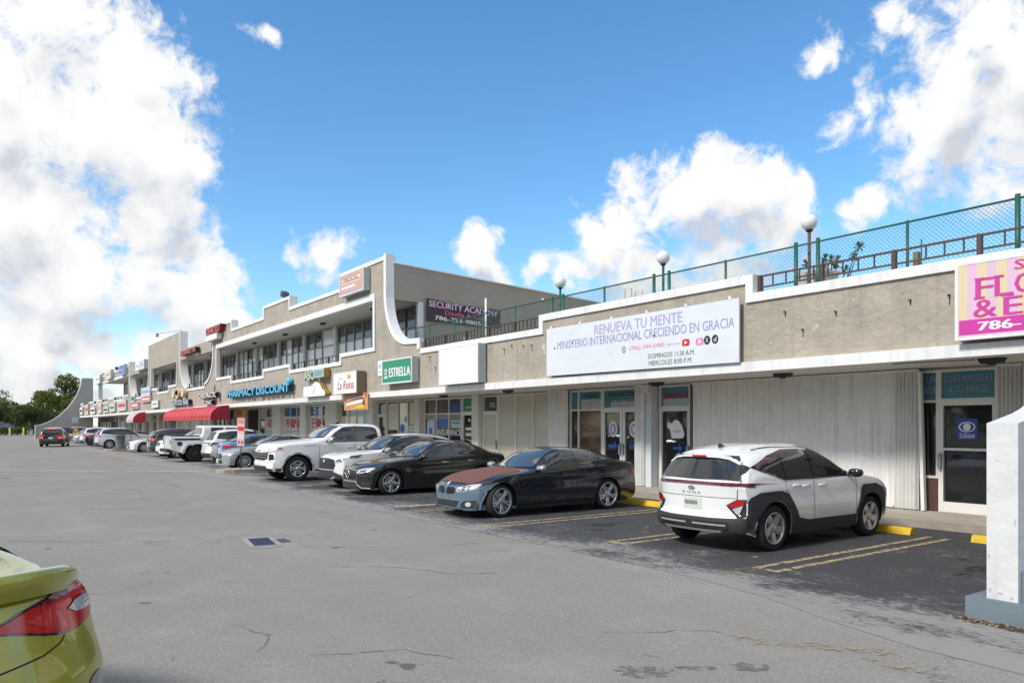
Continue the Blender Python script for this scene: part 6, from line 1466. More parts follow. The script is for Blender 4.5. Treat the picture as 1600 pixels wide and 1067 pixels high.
def build_gladiator():
    L_ = 5.54
    Wt = paint('off road white paint', (.77, .77, .75))
    c = Car('pickup_truck', 'white boxy off road pickup seen from its tailgate, black tonneau and wide tyres', Wt, dict(L=L_, W=1.80, r=.425, xf=.86, xr=4.35, ra=.52,
        top=[(0, 1.08), (.05, 1.15), (.3, 1.19), (1.3, 1.24), (1.72, 1.26), (1.86, 1.45), (2.0, 1.74), (2.12, 1.83), (2.6, 1.85), (3.9, 1.85), (3.97, 1.82), (4.02, 1.36), (4.06, 1.33), (L_, 1.33)],
        belt=[(0, 1.04), (.3, 1.13), (1.7, 1.20), (4.0, 1.22), (L_, 1.24)], plan=[(0, .86), (1.6, .96), (2.0, 1), (L_, 1)], sect=[(.3, .98), (.6, 1), (1.3, .995), (1.8, .97)],
        sill=[(0, .50), (.5, .46), (4.8, .46), (L_, .62)], tumble=.12, nroof=9, bowf=.05, bowr=.02, lr=.3, face=[(.3, 0), (1.2, .02)], tail=[(.4, .0), (1.3, .01)], xw=(1.8, 2.3, 3.5, 4.0), bw=(.04, .02), flare=.0))
    # separate square fenders
    for xc in (.86, 4.35):
        for sg in (1, -1):
            pr = [(-.74, .42), (-.66, .62), (-.46, .93), (-.3, .98), (.34, .98), (.52, .92), (.68, .60), (.72, .50)]
            inn = [(p[0] * .90, p[1] - .075) for p in pr]
            poly = [(c.X(xc) - a, b) for a, b in pr] + [(c.X(xc) - a, b) for a, b in inn[::-1]]
            y = .885; MB().prism_xz(poly, min(sg*y, sg*(y+.19)), max(sg*y, sg*(y+.19))).build('fender', Wt, c.root)
    c.patch('tonneau_cover', [(4.08, -.80), (4.08, .80), (5.50, .80), (5.50, -.80)], 'top', M_clad, .012, step=.2)
    c.patch('bed_side_band', [(4.06, 1.10), (4.06, 1.31), (5.53, 1.31), (5.53, 1.10)], 'side', mat('dark blue black reflection', (.012, .014, .022), rough=.3), .006, step=.2)  # dark band painted in for a reflection along the bed side
    c.patch('bed_rail_band', [(4.06, 1.315), (4.06, 1.335), (5.53, 1.335), (5.53, 1.315)], 'side', M_gloss, .008, step=.2)
    c.patch('tail_lamp', [(.72, .92), (.72, 1.12), (.86, 1.12), (.86, .92)], 'rear', M_taildark, .02, mirror=True)
    c.patch('tail_emblem', [(5.00, .84), (4.98, 1.0), (5.05, 1.03), (5.18, 1.03), (5.24, 1.0), (5.20, .84), (5.11, .80)], 'side', M_gloss, .012, step=.1)
    MB().box(-L_/2 - .16, -L_/2 - .02, -.86, .86, .52, .68).build('rear_bumper', M_clad, c.root)
    plate(c, 'rear', .80, u=.55); c.line('panel_gap', [(-.70, .70), (-.70, 1.26), (.70, 1.26), (.70, .70)], 'rear', .012)
    for u in (-.45, .45): c.patch('latch', [(u-.03, 1.1), (u-.03, 1.16), (u+.03, 1.16), (u+.03, 1.1)], 'rear', M_gloss, .01)
    c.patch('window', [(2.05, 1.26), (2.22, 1.72), (2.86, 1.74), (2.86, 1.26)], 'side', M_cglass, .008, step=.12); c.patch('window', [(2.98, 1.26), (2.98, 1.74), (3.6, 1.74), (3.6, 1.26)], 'side', M_cglass, .008, step=.12)
    c.patch('rear_window', [(-.62, 1.40), (-.58, 1.74), (.58, 1.74), (.62, 1.40)], 'rear', M_cglass, .008, step=.12)
    c.glass([(-.70, 1.30), (-.66, 1.70), (.66, 1.70), (.70, 1.30)], 'front', M_wglass)
    c.line('panel_gap', [(2.92, .56), (2.92, 1.22)], 'side', .014); c.line('panel_gap', [(4.03, .50), (4.03, 1.30)], 'side', .016)
    MB().box(-1.9, 1.6, -.80, .80, .40, .52).build('chassis', M_under, c.root)
    c.mirror(1.98, .92, 1.34, M_clad, (.14, .2, .2)); c.handle(2.72, 1.12, M_clad); c.handle(3.5, 1.12, M_clad)
    c.wheels('ten', M_rimdark, .31, rr=.235, inset=-.06)
    return c

# ------------------------------------------------------------ the parked row, near to far
UP, DN = PI/2, -PI/2          # nose to the shops / nose to the aisle
build_green().place(-6.15, -1.08, PI + .55)
build_kona().place(-7.62, 10.97, UP + .005)
build_bmw().place(-13.22, 10.25, DN - .03)
build_mb().place(-19.02, 10.72, DN)
build_corolla().place(-21.5, 10.85, DN)
build_silverado().place(-25.38, 10.85, DN)
P_SILVER = mat('silver car paint', (.42, .43, .44), rough=.25, metal=.5, coat=1.0); P_BLUE = mat('blue car paint', (.06, .21, .40), rough=.2, metal=.2, coat=1.0)
P_NAVY = mat('dark navy car paint', (.012, .018, .035), rough=.15, coat=1.0); P_DARK = mat('charcoal car paint', (.022, .022, .026), rough=.2, coat=1.0); P_PALE = mat('pale silver blue car paint', (.45, .50, .54), rough=.25, metal=.3, coat=1.0)
P_W2 = paint('plain white car paint', (.76, .76, .76))
build_generic('sedan', 'silver sedan with dark split grille, nose to the aisle beside the red notice sign', P_SILVER, 'sedan', rim='ten').place(-33.2, 11.0, DN)
build_generic('hatchback', 'blue hatchback coupe parked nose in between the white crossover and the silver sedan', P_BLUE, 'hatch').place(-36.2, 11.7, UP)
build_generic('crossover', 'white crossover with claw shaped dark tail lamps beside the off road pickup', P_W2, 'suv', 1, plastics=True).place(-38.95, 11.75, UP)
build_gladiator().place(-41.25, 11.0, UP)
build_generic('crossover', 'white crossover nose out, squeezed between the off road pickup and the dark SUV', P_W2, 'suv', 0, plastics=True).place(-46.2, 11.0, DN)
build_generic('crossover', 'black SUV with red tail lamps parked nose in beside a white crossover', P_DARK, 'suv', 0).place(-49.4, 11.1, UP)
cs = build_generic('sedan', 'white sedan with black grille, nose out behind the grey litter bin', P_W2, 'sedan', 0); cs.place(-58.0 + .3, 11.4, DN)
build_generic('crossover', 'silver white SUV parked nose in beyond the grey litter bin', mat('silver white car paint', (.62, .64, .67), rough=.22, metal=.2, coat=1.0), 'suv', 0).place(-68.5, 10.6, UP)
base_s = build_generic('sedan', 'navy sedan whose rear bumper catches the light, far down the row', P_NAVY, 'sedan', 0); base_s.place(-76.5, 10.9, UP)
base_h = build_generic('hatchback', 'pale silver blue hatchback behind the wooden barricade, far down the row', P_PALE, 'hatch', 0); base_h.place(-90.5, 11.2, DN)
base_u = build_generic('crossover', 'dark blue SUV in front of the curved fin wall', P_NAVY, 'suv', 0); base_u.place(-104, 9.8, UP)
def recolour(car, label, pm, x, y, h):
    r = copy_tree(car.root); r['label'] = label; r.location = (x, y, 0); r.rotation_euler = (0, 0, h)
    for ch in r.children:
        if ch.data and ch.name.startswith('body'):
            ch.data = ch.data.copy(); ch.data.materials[0] = pm
    return r
recolour(base_s, 'silver sedan between the navy sedan and the silver white SUV, far down the row', P_SILVER, -73.4, 11.4, DN)
recolour(base_u, 'white SUV far down the row, third from the barricade', P_W2, -80.0, 10.8, UP)
recolour(base_h, 'dark hatchback far down the row beside the barricade island', P_DARK, -84.6, 11.4, UP)
recolour(base_s, 'white sedan just past the wooden barricade', P_W2, -97.5, 11.0, DN)
recolour(base_u, 'pale blue SUV at the far end of the row before the fin wall', P_PALE, -108.5, 10.6, DN)
recolour(base_h, 'silver hatchback at the very end of the row by the fin wall', P_SILVER, -113.0, 10.8, UP)
# the SUV driving away down the aisle with its brake lights on
drv = build_generic('crossover', 'black SUV driving away down the aisle with its red brake lamps lit', mat('blue black car paint', (.012, .014, .022), rough=.12, coat=1.0), 'suv', 0, group='cars in the aisle')
M_brake = mat('lit brake lamp', (.6, .03, .02), rough=.2, emit=(1.0, .10, .04), estr=.8)
for z, u in ((.74, .70),): drv.patch('brake_lamp', [(u - .14, z), (u - .14, z + .15), (u + .14, z + .15), (u + .12, z)], 'rear', M_brake, .016, mirror=True, step=.06)
drv.patch('high_brake_lamp', [(-.28, 1.535), (-.28, 1.60), (.28, 1.60), (.28, 1.535)], 'rear', M_brake, .03, step=.1)
drv.place(-77.6, 6.35, PI - .22)

# ------------------------------------------------------------ signs (each hangs on the buildings and is a thing of its own)
def sign_box(name, label, x0, x1, z0, z1, face, depth=.16, yb=13.40, side=None, fw=.045, cat='sign', group=None):
    s = empty(name, ((x0 + x1) / 2, yb, z0), 0, label, cat, group); cx = (x0 + x1) / 2
    def P(o): o.location = (-cx, -yb, -z0) if False else o.location; return o
    mb = MB(); mb.box(x0 - cx, x1 - cx, -depth, 0, 0, z1 - z0); mb.build('cabinet', side or M_signgrey, s)
    f = MB(); w, h, d = x1 - x0, z1 - z0, depth
    f.box(-w/2 - .004, -w/2 + fw, -d - .012, -d + .02, -.004, h + .004); f.box(w/2 - fw, w/2 + .004, -d - .012, -d + .02, -.004, h + .004)
    f.box(-w/2 + fw, w/2 - fw, -d - .011, -d + .02, -.004, fw); f.box(-w/2 + fw, w/2 - fw, -d - .011, -d + .02, h - fw, h + .004)
    f.build('frame', M_white, s)
    MB().box(-w/2 + fw * .5, w/2 - fw * .5, -d - .004, -d + .01, fw * .5, h - fw * .5).build('face', face, s)
    s['_d'] = 0; del s['_d']
    s_info[s.name] = (cx, yb, z0, depth)
    return s
s_info = {}
def sgn_text(s, txt, m, x, z, width=None, height=None, lift=.012, **k):
    cx, yb, z0, d = s_info[s.name]
    return letters(txt, m, s, x - cx, -d - lift, z - z0, width=width, height=height, **k)
def sgn_rect(s, m, x0, x1, za, zb, lift=.008, name='print'):
    cx, yb, z0, d = s_info[s.name]
    return MB().box(x0 - cx, x1 - cx, -d - lift, -d - lift + .003, za - z0, zb - z0).build(name, m, s)
def sgn_poly(s, m, pts, lift=.010, name='print'):
    cx, yb, z0, d = s_info[s.name]
    a = sum(pts[i][0]*pts[(i+1) % len(pts)][1] - pts[(i+1) % len(pts)][0]*pts[i][1] for i in range(len(pts)))
    if a < 0: pts = pts[::-1]
    return MB().add([(x - cx, -d - lift, z - z0) for x, z in pts], [tuple(range(len(pts)))]).build(name, m, s)

# florist sign with candy stripes
fl = sign_box('light_box_sign', 'pink and yellow striped florist sign with magenta letters, cut by the right edge', -5.80, -3.60, 3.24, 4.50, mat('pale pink sign face', (.70, .47, .62), rough=.4), .20)
pyel = mat('pale yellow sign stripe', (.70, .58, .36), rough=.4)
for i in range(6): sgn_rect(fl, pyel, -5.76 + .29 * i, -5.76 + .29 * i + .15, 3.54, 4.46, .006, 'stripe')
sgn_rect(fl, M_magenta, -5.74, -3.66, 3.32, 3.56, .008, 'stripe')
def serif(ch, x, z, w, h, m=M_magenta):
    sgn_text(fl, ch, m, x, z, width=w, height=h, bold=.016)
serif('F', -5.36, 4.05, .25, .32); serif('L', -5.08, 4.05, .25, .32); serif('O', -4.76, 4.05, .34, .33); serif('&', -5.35, 3.72, .34, .28); serif('E', -4.95, 3.72, .26, .28)
for x, z, w in ((-5.43, 4.20, .14), (-5.43, 3.895, .16), (-5.15, 4.20, .14), (-5.03, 3.895, .18)): sgn_rect(fl, M_magenta, x - w/2, x + w/2, z - .016, z + .016, .017, 'serif')
sgn_text(fl, '786-', M_wprint, -5.15, 3.44, width=.60, height=.14, bold=.05)
sgn_text(fl, 'S', M_magenta, -4.86, 4.34, width=.13, height=.15, bold=.03)

# church banner
ch = empty('church_banner', (-13.43, 13.36, 3.22), 0, 'long white vinyl church banner with lilac lettering fixed to the stucco parapet', 'banner')
pts = [(-3.28, .02), (3.27, -.03), (3.27, 1.335), (-3.28, 1.34)]
MB().prism_xz(pts, -.075, -.035).build('panel', M_banner, ch)
MB().box(-3.2, 3.2, -.034, .06, .2, .26).box(-3.2, 3.2, -.034, .06, 1.1, 1.16).build('batten', M_grey, ch)
def cht(t, m, x, z, **k): return letters(t, m, ch, x + 13.43, -.080, z - 3.22, **k)
cht('RENUEVA TU MENTE', M_purple, -13.22, 4.335, width=2.98, height=.25, bold=.012)
cht('MINISTERIO INTERNACIONAL CRECIENDO EN GRACIA', M_violet, -13.25, 4.055, width=5.95, height=.22, bold=.004)
cht('(786) 344-5485', M_pink, -12.85, 3.735, width=1.16, height=.13)
cht('@renueva', mat('grey violet print', (.42, .40, .5), rough=.5), -11.98, 3.735, width=.40, height=.06)
cht('DOMINGOS 11:30 A.M.', M_olive, -12.07, 3.505, width=1.42, height=.115, bold=.006); cht('MIERCOLES 8:00 P.M.', M_olive, -12.1, 3.335, width=1.34, height=.115, bold=.006)
def chp(m, pts_, lift=.078, name='icon'):
    return MB().add([(x + 13.43, -lift, z - 3.22) for x, z in pts_], [tuple(range(len(pts_)))]).build(name, m, ch)
chp(M_olive, ellipse(-13.62, 3.735, .07, .085)); chp(M_banner, ellipse(-13.62, 3.735, .045, .055), .080); chp(M_olive, ellipse(-13.62, 3.735, .02, .025, 10), .082)
rr = [(-.11, -.05), (-.08, -.08), (.08, -.08), (.11, -.05), (.11, .05), (.08, .08), (-.08, .08), (-.11, .05)]
chp(M_red, [(-11.62 + a, 3.735 + b) for a, b in rr]); chp(M_wprint, [(-11.655, 3.69), (-11.57, 3.735), (-11.655, 3.78)], .081)
chp(M_pink, [(-11.22 + a, 3.72 + b) for a, b in rr]); chp(M_banner, ellipse(-11.22, 3.72, .05, .045), .081)
for x, t in ((-11.01, 'X'), (-10.79, 'd')):
    chp(M_black, ellipse(x, 3.735, .09, .10)); cht(t, M_wprint, x, 3.735, height=.10, width=.08).location.y = -.083
for i in range(6): MB().box(-3.1 + i * 1.22, -3.04 + i * 1.22, -.085, .02, 1.325, 1.40).build('clip', M_wprint, ch)
for x, z in ((-16.35, 4.0), (-15.6, 4.08), (-12.6, 4.0)):
    MB().add([(x + 13.43 + a, -.086, z - 3.22 + b) for a, b in ((-.03, -.008), (0, -.03), (.05, .0), (.01, .02))], [(0, 1, 2, 3)]).build('tear', M_black, ch)

# blank box, insurance sign, bakery sign
bl = sign_box('light_box_sign', 'blank white light box sign between the green sign and the long church banner', -22.38, -19.95, 3.22, 4.46, M_signwhite, .30)
es = sign_box('light_box_sign', 'green light box sign with a white star and white lettering', -26.78, -24.36, 3.44, 4.36, M_greensign, .28)
sgn_text(es, 'ESTRELLA', M_wprint, -25.32, 3.86, width=1.68, height=.34, bold=.045)
star = []
for i in range(10):
    a = PI/2 + PI*i/5; r = .17 if i % 2 == 0 else .075; star.append((-26.45 + r*math.cos(a), 3.92 + r*math.sin(a)))
sgn_poly(es, M_wprint, star); sgn_poly(es, M_greensign, ellipse(-26.45, 3.92, .06, .06, 12), .013); sgn_rect(es, M_wprint, -26.6, -26.3, 3.66, 3.71); sgn_rect(es, M_wprint, -26.52, -26.38, 3.73, 3.77)
pn = empty('paper_notice', (-27.55, 13.42, 3.82), 0, 'narrow white paper notice with blue print on the wall left of the green sign', 'notice')
MB().box(-.2, .2, -.012, 0, 0, .61).build('sheet', M_signwhite, pn); MB().box(-.12, .12, -.016, -.013, .33, .46).build('print', mat('pale blue print', (.35, .5, .7), rough=.5), pn); MB().box(-.10, .10, -.016, -.013, .14, .2).build('print', MATS['pale blue print'], pn)
re_ = sign_box('light_box_sign', 'white light box bakery sign with red script and a gold crown', -31.22, -28.86, 3.20, 4.10, M_signwhite, .42, side=mat('brown sign side', (.20, .15, .09), rough=.6))
sgn_text(re_, 'La Reina', mat('crimson script', (.52, .06, .09), rough=.5), -29.95, 3.56, width=1.65, height=.36, shear=.25)
sgn_poly(re_, mat('gold print', (.60, .36, .06), rough=.5), [(-29.72, 3.80), (-29.45, 3.80), (-29.38, 4.0), (-29.5, 3.9), (-29.58, 4.03), (-29.66, 3.9), (-29.78, 4.0)])
sgn_text(re_, 'Panaderia', mat('grey lettering print', (.5, .5, .52), rough=.5), -30.45, 3.86, width=.5, height=.07)
bn = empty('hanging_banner', (-29.6, 13.30, 2.50), 0, 'orange and yellow food banner hung below the white bakery sign', 'banner')
MB().box(-1.2, 1.2, -.02, 0, 0, .70).build('sheet', mat('orange vinyl', (.62, .30, .10), rough=.5, noise=.25, nscale=6), bn)
MB().add([(x, -.026, z) for x, z in ((-1.1, .36), (1.0, .52), (1.1, .66), (-1.05, .50))], [(0, 1, 2, 3)]).build('print', M_red, bn)
MB().add([(x, -.030, z) for x, z in ((-.9, .40), (.9, .53), (.92, .60), (-.9, .47))], [(0, 1, 2, 3)]).build('print', M_wprint, bn)
MB().add([(x, -.026, z) for x, z in ((-1.0, .18), (.6, .30), (.9, .42), (.5, .44), (-.9, .30))], [(0, 1, 2, 3, 4)]).build('print', M_wprint, bn)
MB().add([(x, -.028, z) for x, z in ((-.3, .05), (.9, .08), (.85, .22), (.2, .2))], [(0, 1, 2, 3)]).build('print', mat('yellow print', (.70, .52, .05), rough=.5), bn)
MB().add([(x, -.028, z) for x, z in ((.72, .2), (.9, .2), (.85, .45), (.76, .42))], [(0, 1, 2, 3)]).build('print', M_black, bn)

# channel letters
def channel(name, label, words, cat='sign'):
    s = empty(name, (words[0][1], 13.40, words[0][2]), 0, label, cat)
    for w in words:
        txt, x, z, wd, h, mf, ms, dep = w
        me = text_mesh(txt, width=wd, height=h, offset=.02, extrude=.5)
        co = np.empty(len(me.vertices)*3); me.vertices.foreach_get('co', co); co = co.reshape(-1, 3); co[:, 1] = np.where(co[:, 1] < 0, -dep, -.02); me.vertices.foreach_set('co', co.ravel()); me.update()
        me.materials.append(mf); me.materials.append(ms)
        for p in me.polygons: p.material_index = 0 if p.normal.y < -.5 else 1
        mesh_obj('letters', me, s, None, (x - words[0][1], 0, z - words[0][2]))
    return s
M_mint = mat('mint letter face', (.42, .60, .50), rough=.35); M_gold = mat('gold letter side', (.38, .24, .05), rough=.5)
ab = channel('channel_letter_sign', 'mint green channel letters with gold sides above the white cloud shaped sign', [('ABC', -34.72, 4.22, 1.25, .46, M_mint, M_gold, .22)])
b = MB().box(.75, 2.05, -.30, -.02, -.17, .22).build('panel', mat('pale teal sign face', (.36, .52, .52), rough=.4, noise=.2, nscale=9), ab)
b = MB().box(2.051, 2.09, -.30, -.02, -.18, .23).build('panel_side', M_gold, ab)
letters('STUDIO', mat('blue grey print', (.20, .34, .50), rough=.4), ab, 1.4, -.31, .03, width=1.05, height=.24, bold=.02)
cl = empty('cloud_sign', (-33.95, 13.40, 3.2), 0, 'white cloud shaped sign box with gold edge under mint green letters', 'sign')
cp = [(-1.36, 0), (1.30, 0), (1.38, .10), (1.30, .22), (1.0, .32), (.75, .55), (.45, .66), (.15, .68), (-.1, .60), (-.25, .50), (-1.2, .50), (-1.36, .44)]
MB().prism_xz(cp, -.26, -.02, 0, 1).build('box', [M_signwhite, M_gold], cl)
MB().add([(x, -.268, z) for x, z in ((-.2, .08), (-.05, .3), (.15, .56), (.05, .2))], [(0, 1, 2, 3)]).build('print', mat('pale grey sign print', (.6, .62, .62), rough=.5), cl)
ph = channel('channel_letter_sign', 'sky blue channel letters of a pharmacy discount shop', [('PHARMACY DISCOUNT', -42.75, 3.76, 11.1, .42, M_skyblue, mat('blue letter side', (.02, .10, .20), rough=.5), .30)])
MB().box(-5.5, 5.5, -.06, -.015, -.25, -.18).build('raceway', MATS['blue letter side'], ph)
MB().lathe([(.001, -.24), (.16, -.24), (.16, -.02)], 14, 'y', (5.15, 0, .33)).build('round_mark', M_skyblue, ph)
channel('channel_letter_sign', 'white channel letters in two lines with black sides above the red awning', [('CHIROPRACTIC', -53.1, 3.86, 4.4, .34, M_signwhite, M_black, .3), ('CLINIC', -53.0, 3.38, 2.2, .26, M_signwhite, M_black, .3)])
lg = channel('channel_letter_sign', 'white letters under a cream and brown emblem at the left of the red awning', [('SEAFOOD BAR', -61.2, 3.58, 5.8, .40, mat('pale blue letter', (.55, .64, .68), rough=.4), M_black, .3)])
for cx_, r_ in ((-2.2, .34), (-.9, .42), (.9, .34)): MB().prism_xz(ellipse(cx_, .72, r_ * 1.3, r_, 16), -.3, -.02).build('emblem', mat('cream emblem', (.62, .50, .36), rough=.5), lg); MB().prism_xz(ellipse(-.9, .78, .36, .2, 12), -.34, -.3).build('emblem_mark', mat('brown emblem', (.16, .06, .04), rough=.5), lg)
dn = channel('channel_letter_sign', 'red channel letters reading DENTIST on the upper parapet', [('DENTIST', -51.4, 8.08, 3.5, .50, mat('red letter face', (.60, .13, .12), rough=.4), mat('dark red letter side', (.16, .025, .025), rough=.5), .35)])
MB().box(-1.9, .9, -.34, -.02, -.62, -.27).build('raceway', M_white, dn)
channel('channel_letter_sign', 'small red channel letters on the plain header of the U shaped bay', [('INSURANCE TAX', -58.3, 7.22, 4.6, .34, MATS['red letter face'], M_black, .35)])
# upper light box next to the first pillar
ub = sign_box('light_box_sign', 'framed salmon coloured light box sign at the top corner of the two storey facade', -30.92, -28.48, 7.38, 8.30, mat('salmon sign face', (.60, .36, .28), rough=.4, noise=.2, nscale=5), .28)
for z, a, b, m in ((8.02, -30.6, -28.8, M_wprint), (7.86, -30.7, -28.75, mat('pale rose print', (.66, .46, .42), rough=.5)), (7.70, -30.7, -29.3, M_wprint), (7.52, -30.7, -28.8, mat('lilac print', (.48, .36, .58), rough=.5))): sgn_rect(ub, m, a, b, z - .045, z + .045)
sgn_text(ub, 'MEDICAL', mat('rust print', (.30, .10, .08), rough=.5), -29.7, 8.02, width=1.5, height=.13, lift=.016)
# cloth banner on the gable wall
sb = empty('security_banner', (-26.93, 15.17, 6.1), 0, 'dark maroon banner reading SECURITY ACADEMY hung on the shaded gable wall', 'banner')
bv = []; nseg = 14
for i in range(nseg + 1):
    t = i / nseg; sag = .06 * math.sin(PI * t) ; bv += [(.02 + .02*math.sin(t*9), 3.65*t, 0 - .0*t - sag*.7), (.02 + .02*math.sin(t*9+1), 3.65*t, .92 - .16*t - sag)]
MB().add(bv, [(2*i, 2*i+2, 2*i+3, 2*i+1) for i in range(nseg)]).build('cloth', mat('dark maroon vinyl', (.045, .022, .035), rough=.55), sb)
def sbt(t, m, y, z, **k):
    o = letters(t, m, sb, .055, y, z, **k); o.rotation_euler = (math.radians(0), 0, PI/2); return o
lil = mat('lilac lettering', (.72, .52, .74), rough=.5)
o = sbt('SECURITY ACADEMY', lil, 1.80, .64, width=3.4, height=.25, bold=.035); o.rotation_euler = (0, math.radians(2.6), PI/2)
o = sbt('Davila & Co', mat('pink lettering', (.60, .12, .28), rough=.5), 1.78, .36, width=1.85, height=.18, bold=.03); o.rotation_euler = (0, math.radians(2.4), PI/2)
o = sbt('786-753-9805', M_wprint, 1.5, .12, width=2.25, height=.17, bold=.035); o.rotation_euler = (0, math.radians(2.2), PI/2)

# smaller signs far down the facade
far_signs = [(-79.2, -77.1, 7.0, 7.8, M_signwhite, 'white light box sign, left half of the pair on the second U shaped bay'), (-76.9, -74.9, 7.0, 7.85, mat('pale grey sign', (.55, .6, .62), rough=.4), 'pale grey light box sign, right half of the pair on the second U shaped bay'),
    (-88.6, -85.6, 7.1, 8.1, M_bblue, 'blue light box sign on the far upper parapet'), (-98.4, -94.4, 7.1, 8.1, MATS['pale yellow sign stripe'], 'cream light box sign below the far floodlight'), (-106.9, -103.0, 6.95, 8.0, M_signwhite, 'white light box sign at the far end of the upper parapet')]
for x0, x1, z0, z1, m, lab in far_signs:
    s = sign_box('light_box_sign', lab, x0, x1, z0, z1, m, .35, group='light box signs far down the facade'); sgn_rect(s, M_violet, x0 + .5, x1 - .5, (z0+z1)/2 - .1, (z0+z1)/2 + .1)
low_signs = [(-72.6, -69.9, 3.4, 4.0, M_signwhite, M_grey, 'plain white sign box left of the emblem sign'), (-77.6, -73.2, 4.0, 4.5, M_red, M_wprint, 'red lettered sign under the tall blank panel'), (-77.4, -73.4, 4.55, 5.3, M_bluegreyp, M_violet, 'pale blue crest sign above a red lettered sign'), (-83.0, -79.0, 3.5, 4.1, M_red, M_wprint, 'red shop sign under the second U shaped bay'), (-82.8, -80.9, 4.2, 4.75, M_teal, M_black, 'teal and black picture sign above a red shop sign'),
    (-91.0, -86.0, 3.4, 4.5, mat('salmon board', (.60, .48, .43), rough=.5), M_red, 'salmon board with a round emblem'), (-96.8, -93.0, 3.4, 4.3, mat('peach board', (.62, .55, .47), rough=.5), M_teal, 'peach coloured shop board far down the facade'), (-101.8, -98.0, 3.35, 4.0, mat('lime board', (.55, .56, .36), rough=.5), M_black, 'lime shop board with dark picture'), (-106, -103.2, 3.35, 4.6, MATS['peach board'], M_pink, 'tall peach shop board'),
    (-113, -109, 3.35, 4.2, M_signwhite, M_black, 'white and black sign on the low wing'), (-118.5, -115.5, 3.35, 4.7, MATS['salmon board'], M_red, 'tall salmon sign on the low wing'), (-124.5, -121.5, 3.4, 4.4, M_signwhite, M_black, 'white sign with black side at the end of the low wing')]
for x0, x1, z0, z1, m, m2, lab in low_signs:
    s = sign_box('shop_sign', lab, x0, x1, z0, z1, m, .14, group='small shop signs far down the facade'); sgn_rect(s, m2, x0 + .4, x1 - .4, z0 + (z1-z0)*.35, z0 + (z1-z0)*.65)
yh = empty('hanging_sign', (-49.3, 14.2, 2.35), 0, 'yellow and orange sign hanging under the canopy right of the red awning', 'sign')
MB().box(-.95, .95, -.05, .05, 0, .52).build('panel', mat('amber sign face', (.60, .36, .03), rough=.4), yh); MB().box(-.7, .7, -.056, -.051, .14, .38).build('print', mat('orange print', (.55, .14, .03), rough=.4), yh)
MB().tube([(-.7, 0, .52), (-.7, 0, .65)], .015, 5).tube([(.7, 0, .52), (.7, 0, .65)], .015, 5).build('hanger', M_grey, yh)

# awnings
def awning(label, x0, x1, yo, zt, zbm, m, mend, ribs=14, val=.22, stripe=None):
    a = empty('awning', ((x0+x1)/2, 13.34, zbm), 0, label, 'awning'); cx = (x0+x1)/2; w = x1-x0
    pr = []
    for i in range(11):
        t = PI/2 * i/10; pr.append((-(13.34 - yo) * math.sin(t)**1.0, (zt - zbm - val) * math.cos(t) + val))
    pr.append((-(13.34 - yo), 0))
    n = len(pr); mb = MB(); vs = [(-w/2, y, z) for y, z in pr] + [(w/2, y, z) for y, z in pr]
    mb.add(vs, [(i, i+1, n+i+1, n+i) for i in range(n-1)], 0, True).build('canvas', m, a)
    for s_, nm in ((-1, 'end_panel'), (1, 'end_panel')):
        e = MB(); pp = [(s_*w/2 + s_*.004, y, z) for y, z in pr] + [(s_*w/2 + s_*.004, 0, 0)]; e.add(pp, [tuple(range(len(pp)))]).build(nm, mend, a)
    rm = MB().tube([(0, y - .006, z + .006) for y, z in pr], .016, 5).mesh('rib'); rm.materials.append(m)
    for i in range(ribs + 1): share('rib', rm, a, (-w/2 + w*i/ribs, 0, 0))
    MB().tube([(-w/2, pr[-2][0] - .008, pr[-2][1]), (w/2, pr[-2][0] - .008, pr[-2][1])], .02, 5).build('front_rail', m, a)
    return a
awning('long red quarter round canvas awning on the shop front', -62.6, -48.7, 12.25, 3.10, 2.20, mat('red awning canvas', (.54, .06, .075), rough=.7, noise=.12, nscale=1.5), mat('dark red canvas end', (.36, .02, .045), rough=.7))
awning('small pale pink awning with a red end far down the row', -79.4, -75.9, 12.3, 3.08, 2.1, mat('pale pink canvas', (.62, .50, .52), rough=.7), M_red, 6)

# ------------------------------------------------------------ roof terrace: chain-link fence, globe lamps, bits and pieces
fence = empty('chain_link_fence', (-14, 14.2, 4.0), 0, 'green chain link fence running along the roof terrace', 'fence')
fx = [-2.9, -5.26, -7.08, -8.9, -9.41, -11.23, -12.96, -13.47, -15.31, -17.08, -17.59, -19.47, -21.3, -23.2, -25.0, -26.8]
pm = MB().tube([(0, 0, 0), (0, 0, 1.66)], .028, 8).mesh('post'); pm.materials.append(M_green)
thick = MB().tube([(0, 0, 0), (0, 0, 1.70)], .042, 10).mesh('post'); thick.materials.append(M_green)
for x in fx: share('post', thick if round(x, 2) in (-5.26, -8.9, -9.41, -12.96, -13.47, -17.08, -17.59) else pm, fence, (x + 14, 0, 0))
MB().tube([(11.1, 0, 1.63), (-12.8, 0, 1.63)], .02, 7).build('top_rail', M_green, fence)
wm = MB(); z0, z1 = .62, 1.64; p = .082; r = .0034
def wire(a, b):
    a = Vector(a); b = Vector(b); d = (b - a).normalized(); u = Vector((0, 1, 0)); v = d.cross(u)
    q = [u * r, (-u * .5 + v * .87) * r, (-u * .5 - v * .87) * r]
    wm.add([a + k for k in q] + [b + k for k in q], [(0, 1, 4, 3), (1, 2, 5, 4), (2, 0, 3, 5)])
x = -12.8 - 1.02
while x < 11.1:
    for s_ in (1, -1):
        a = (x if s_ > 0 else x + 1.02, 0.004 * s_, z0); b = (x + 1.02 if s_ > 0 else x, .004 * s_, z1)
        if -12.8 <= min(a[0], b[0]) and max(a[0], b[0]) <= 11.1: wire(a, b)
    x += p
wo_ = wm.build('wire_mesh', M_green, fence); wo_['kind'] = 'stuff'
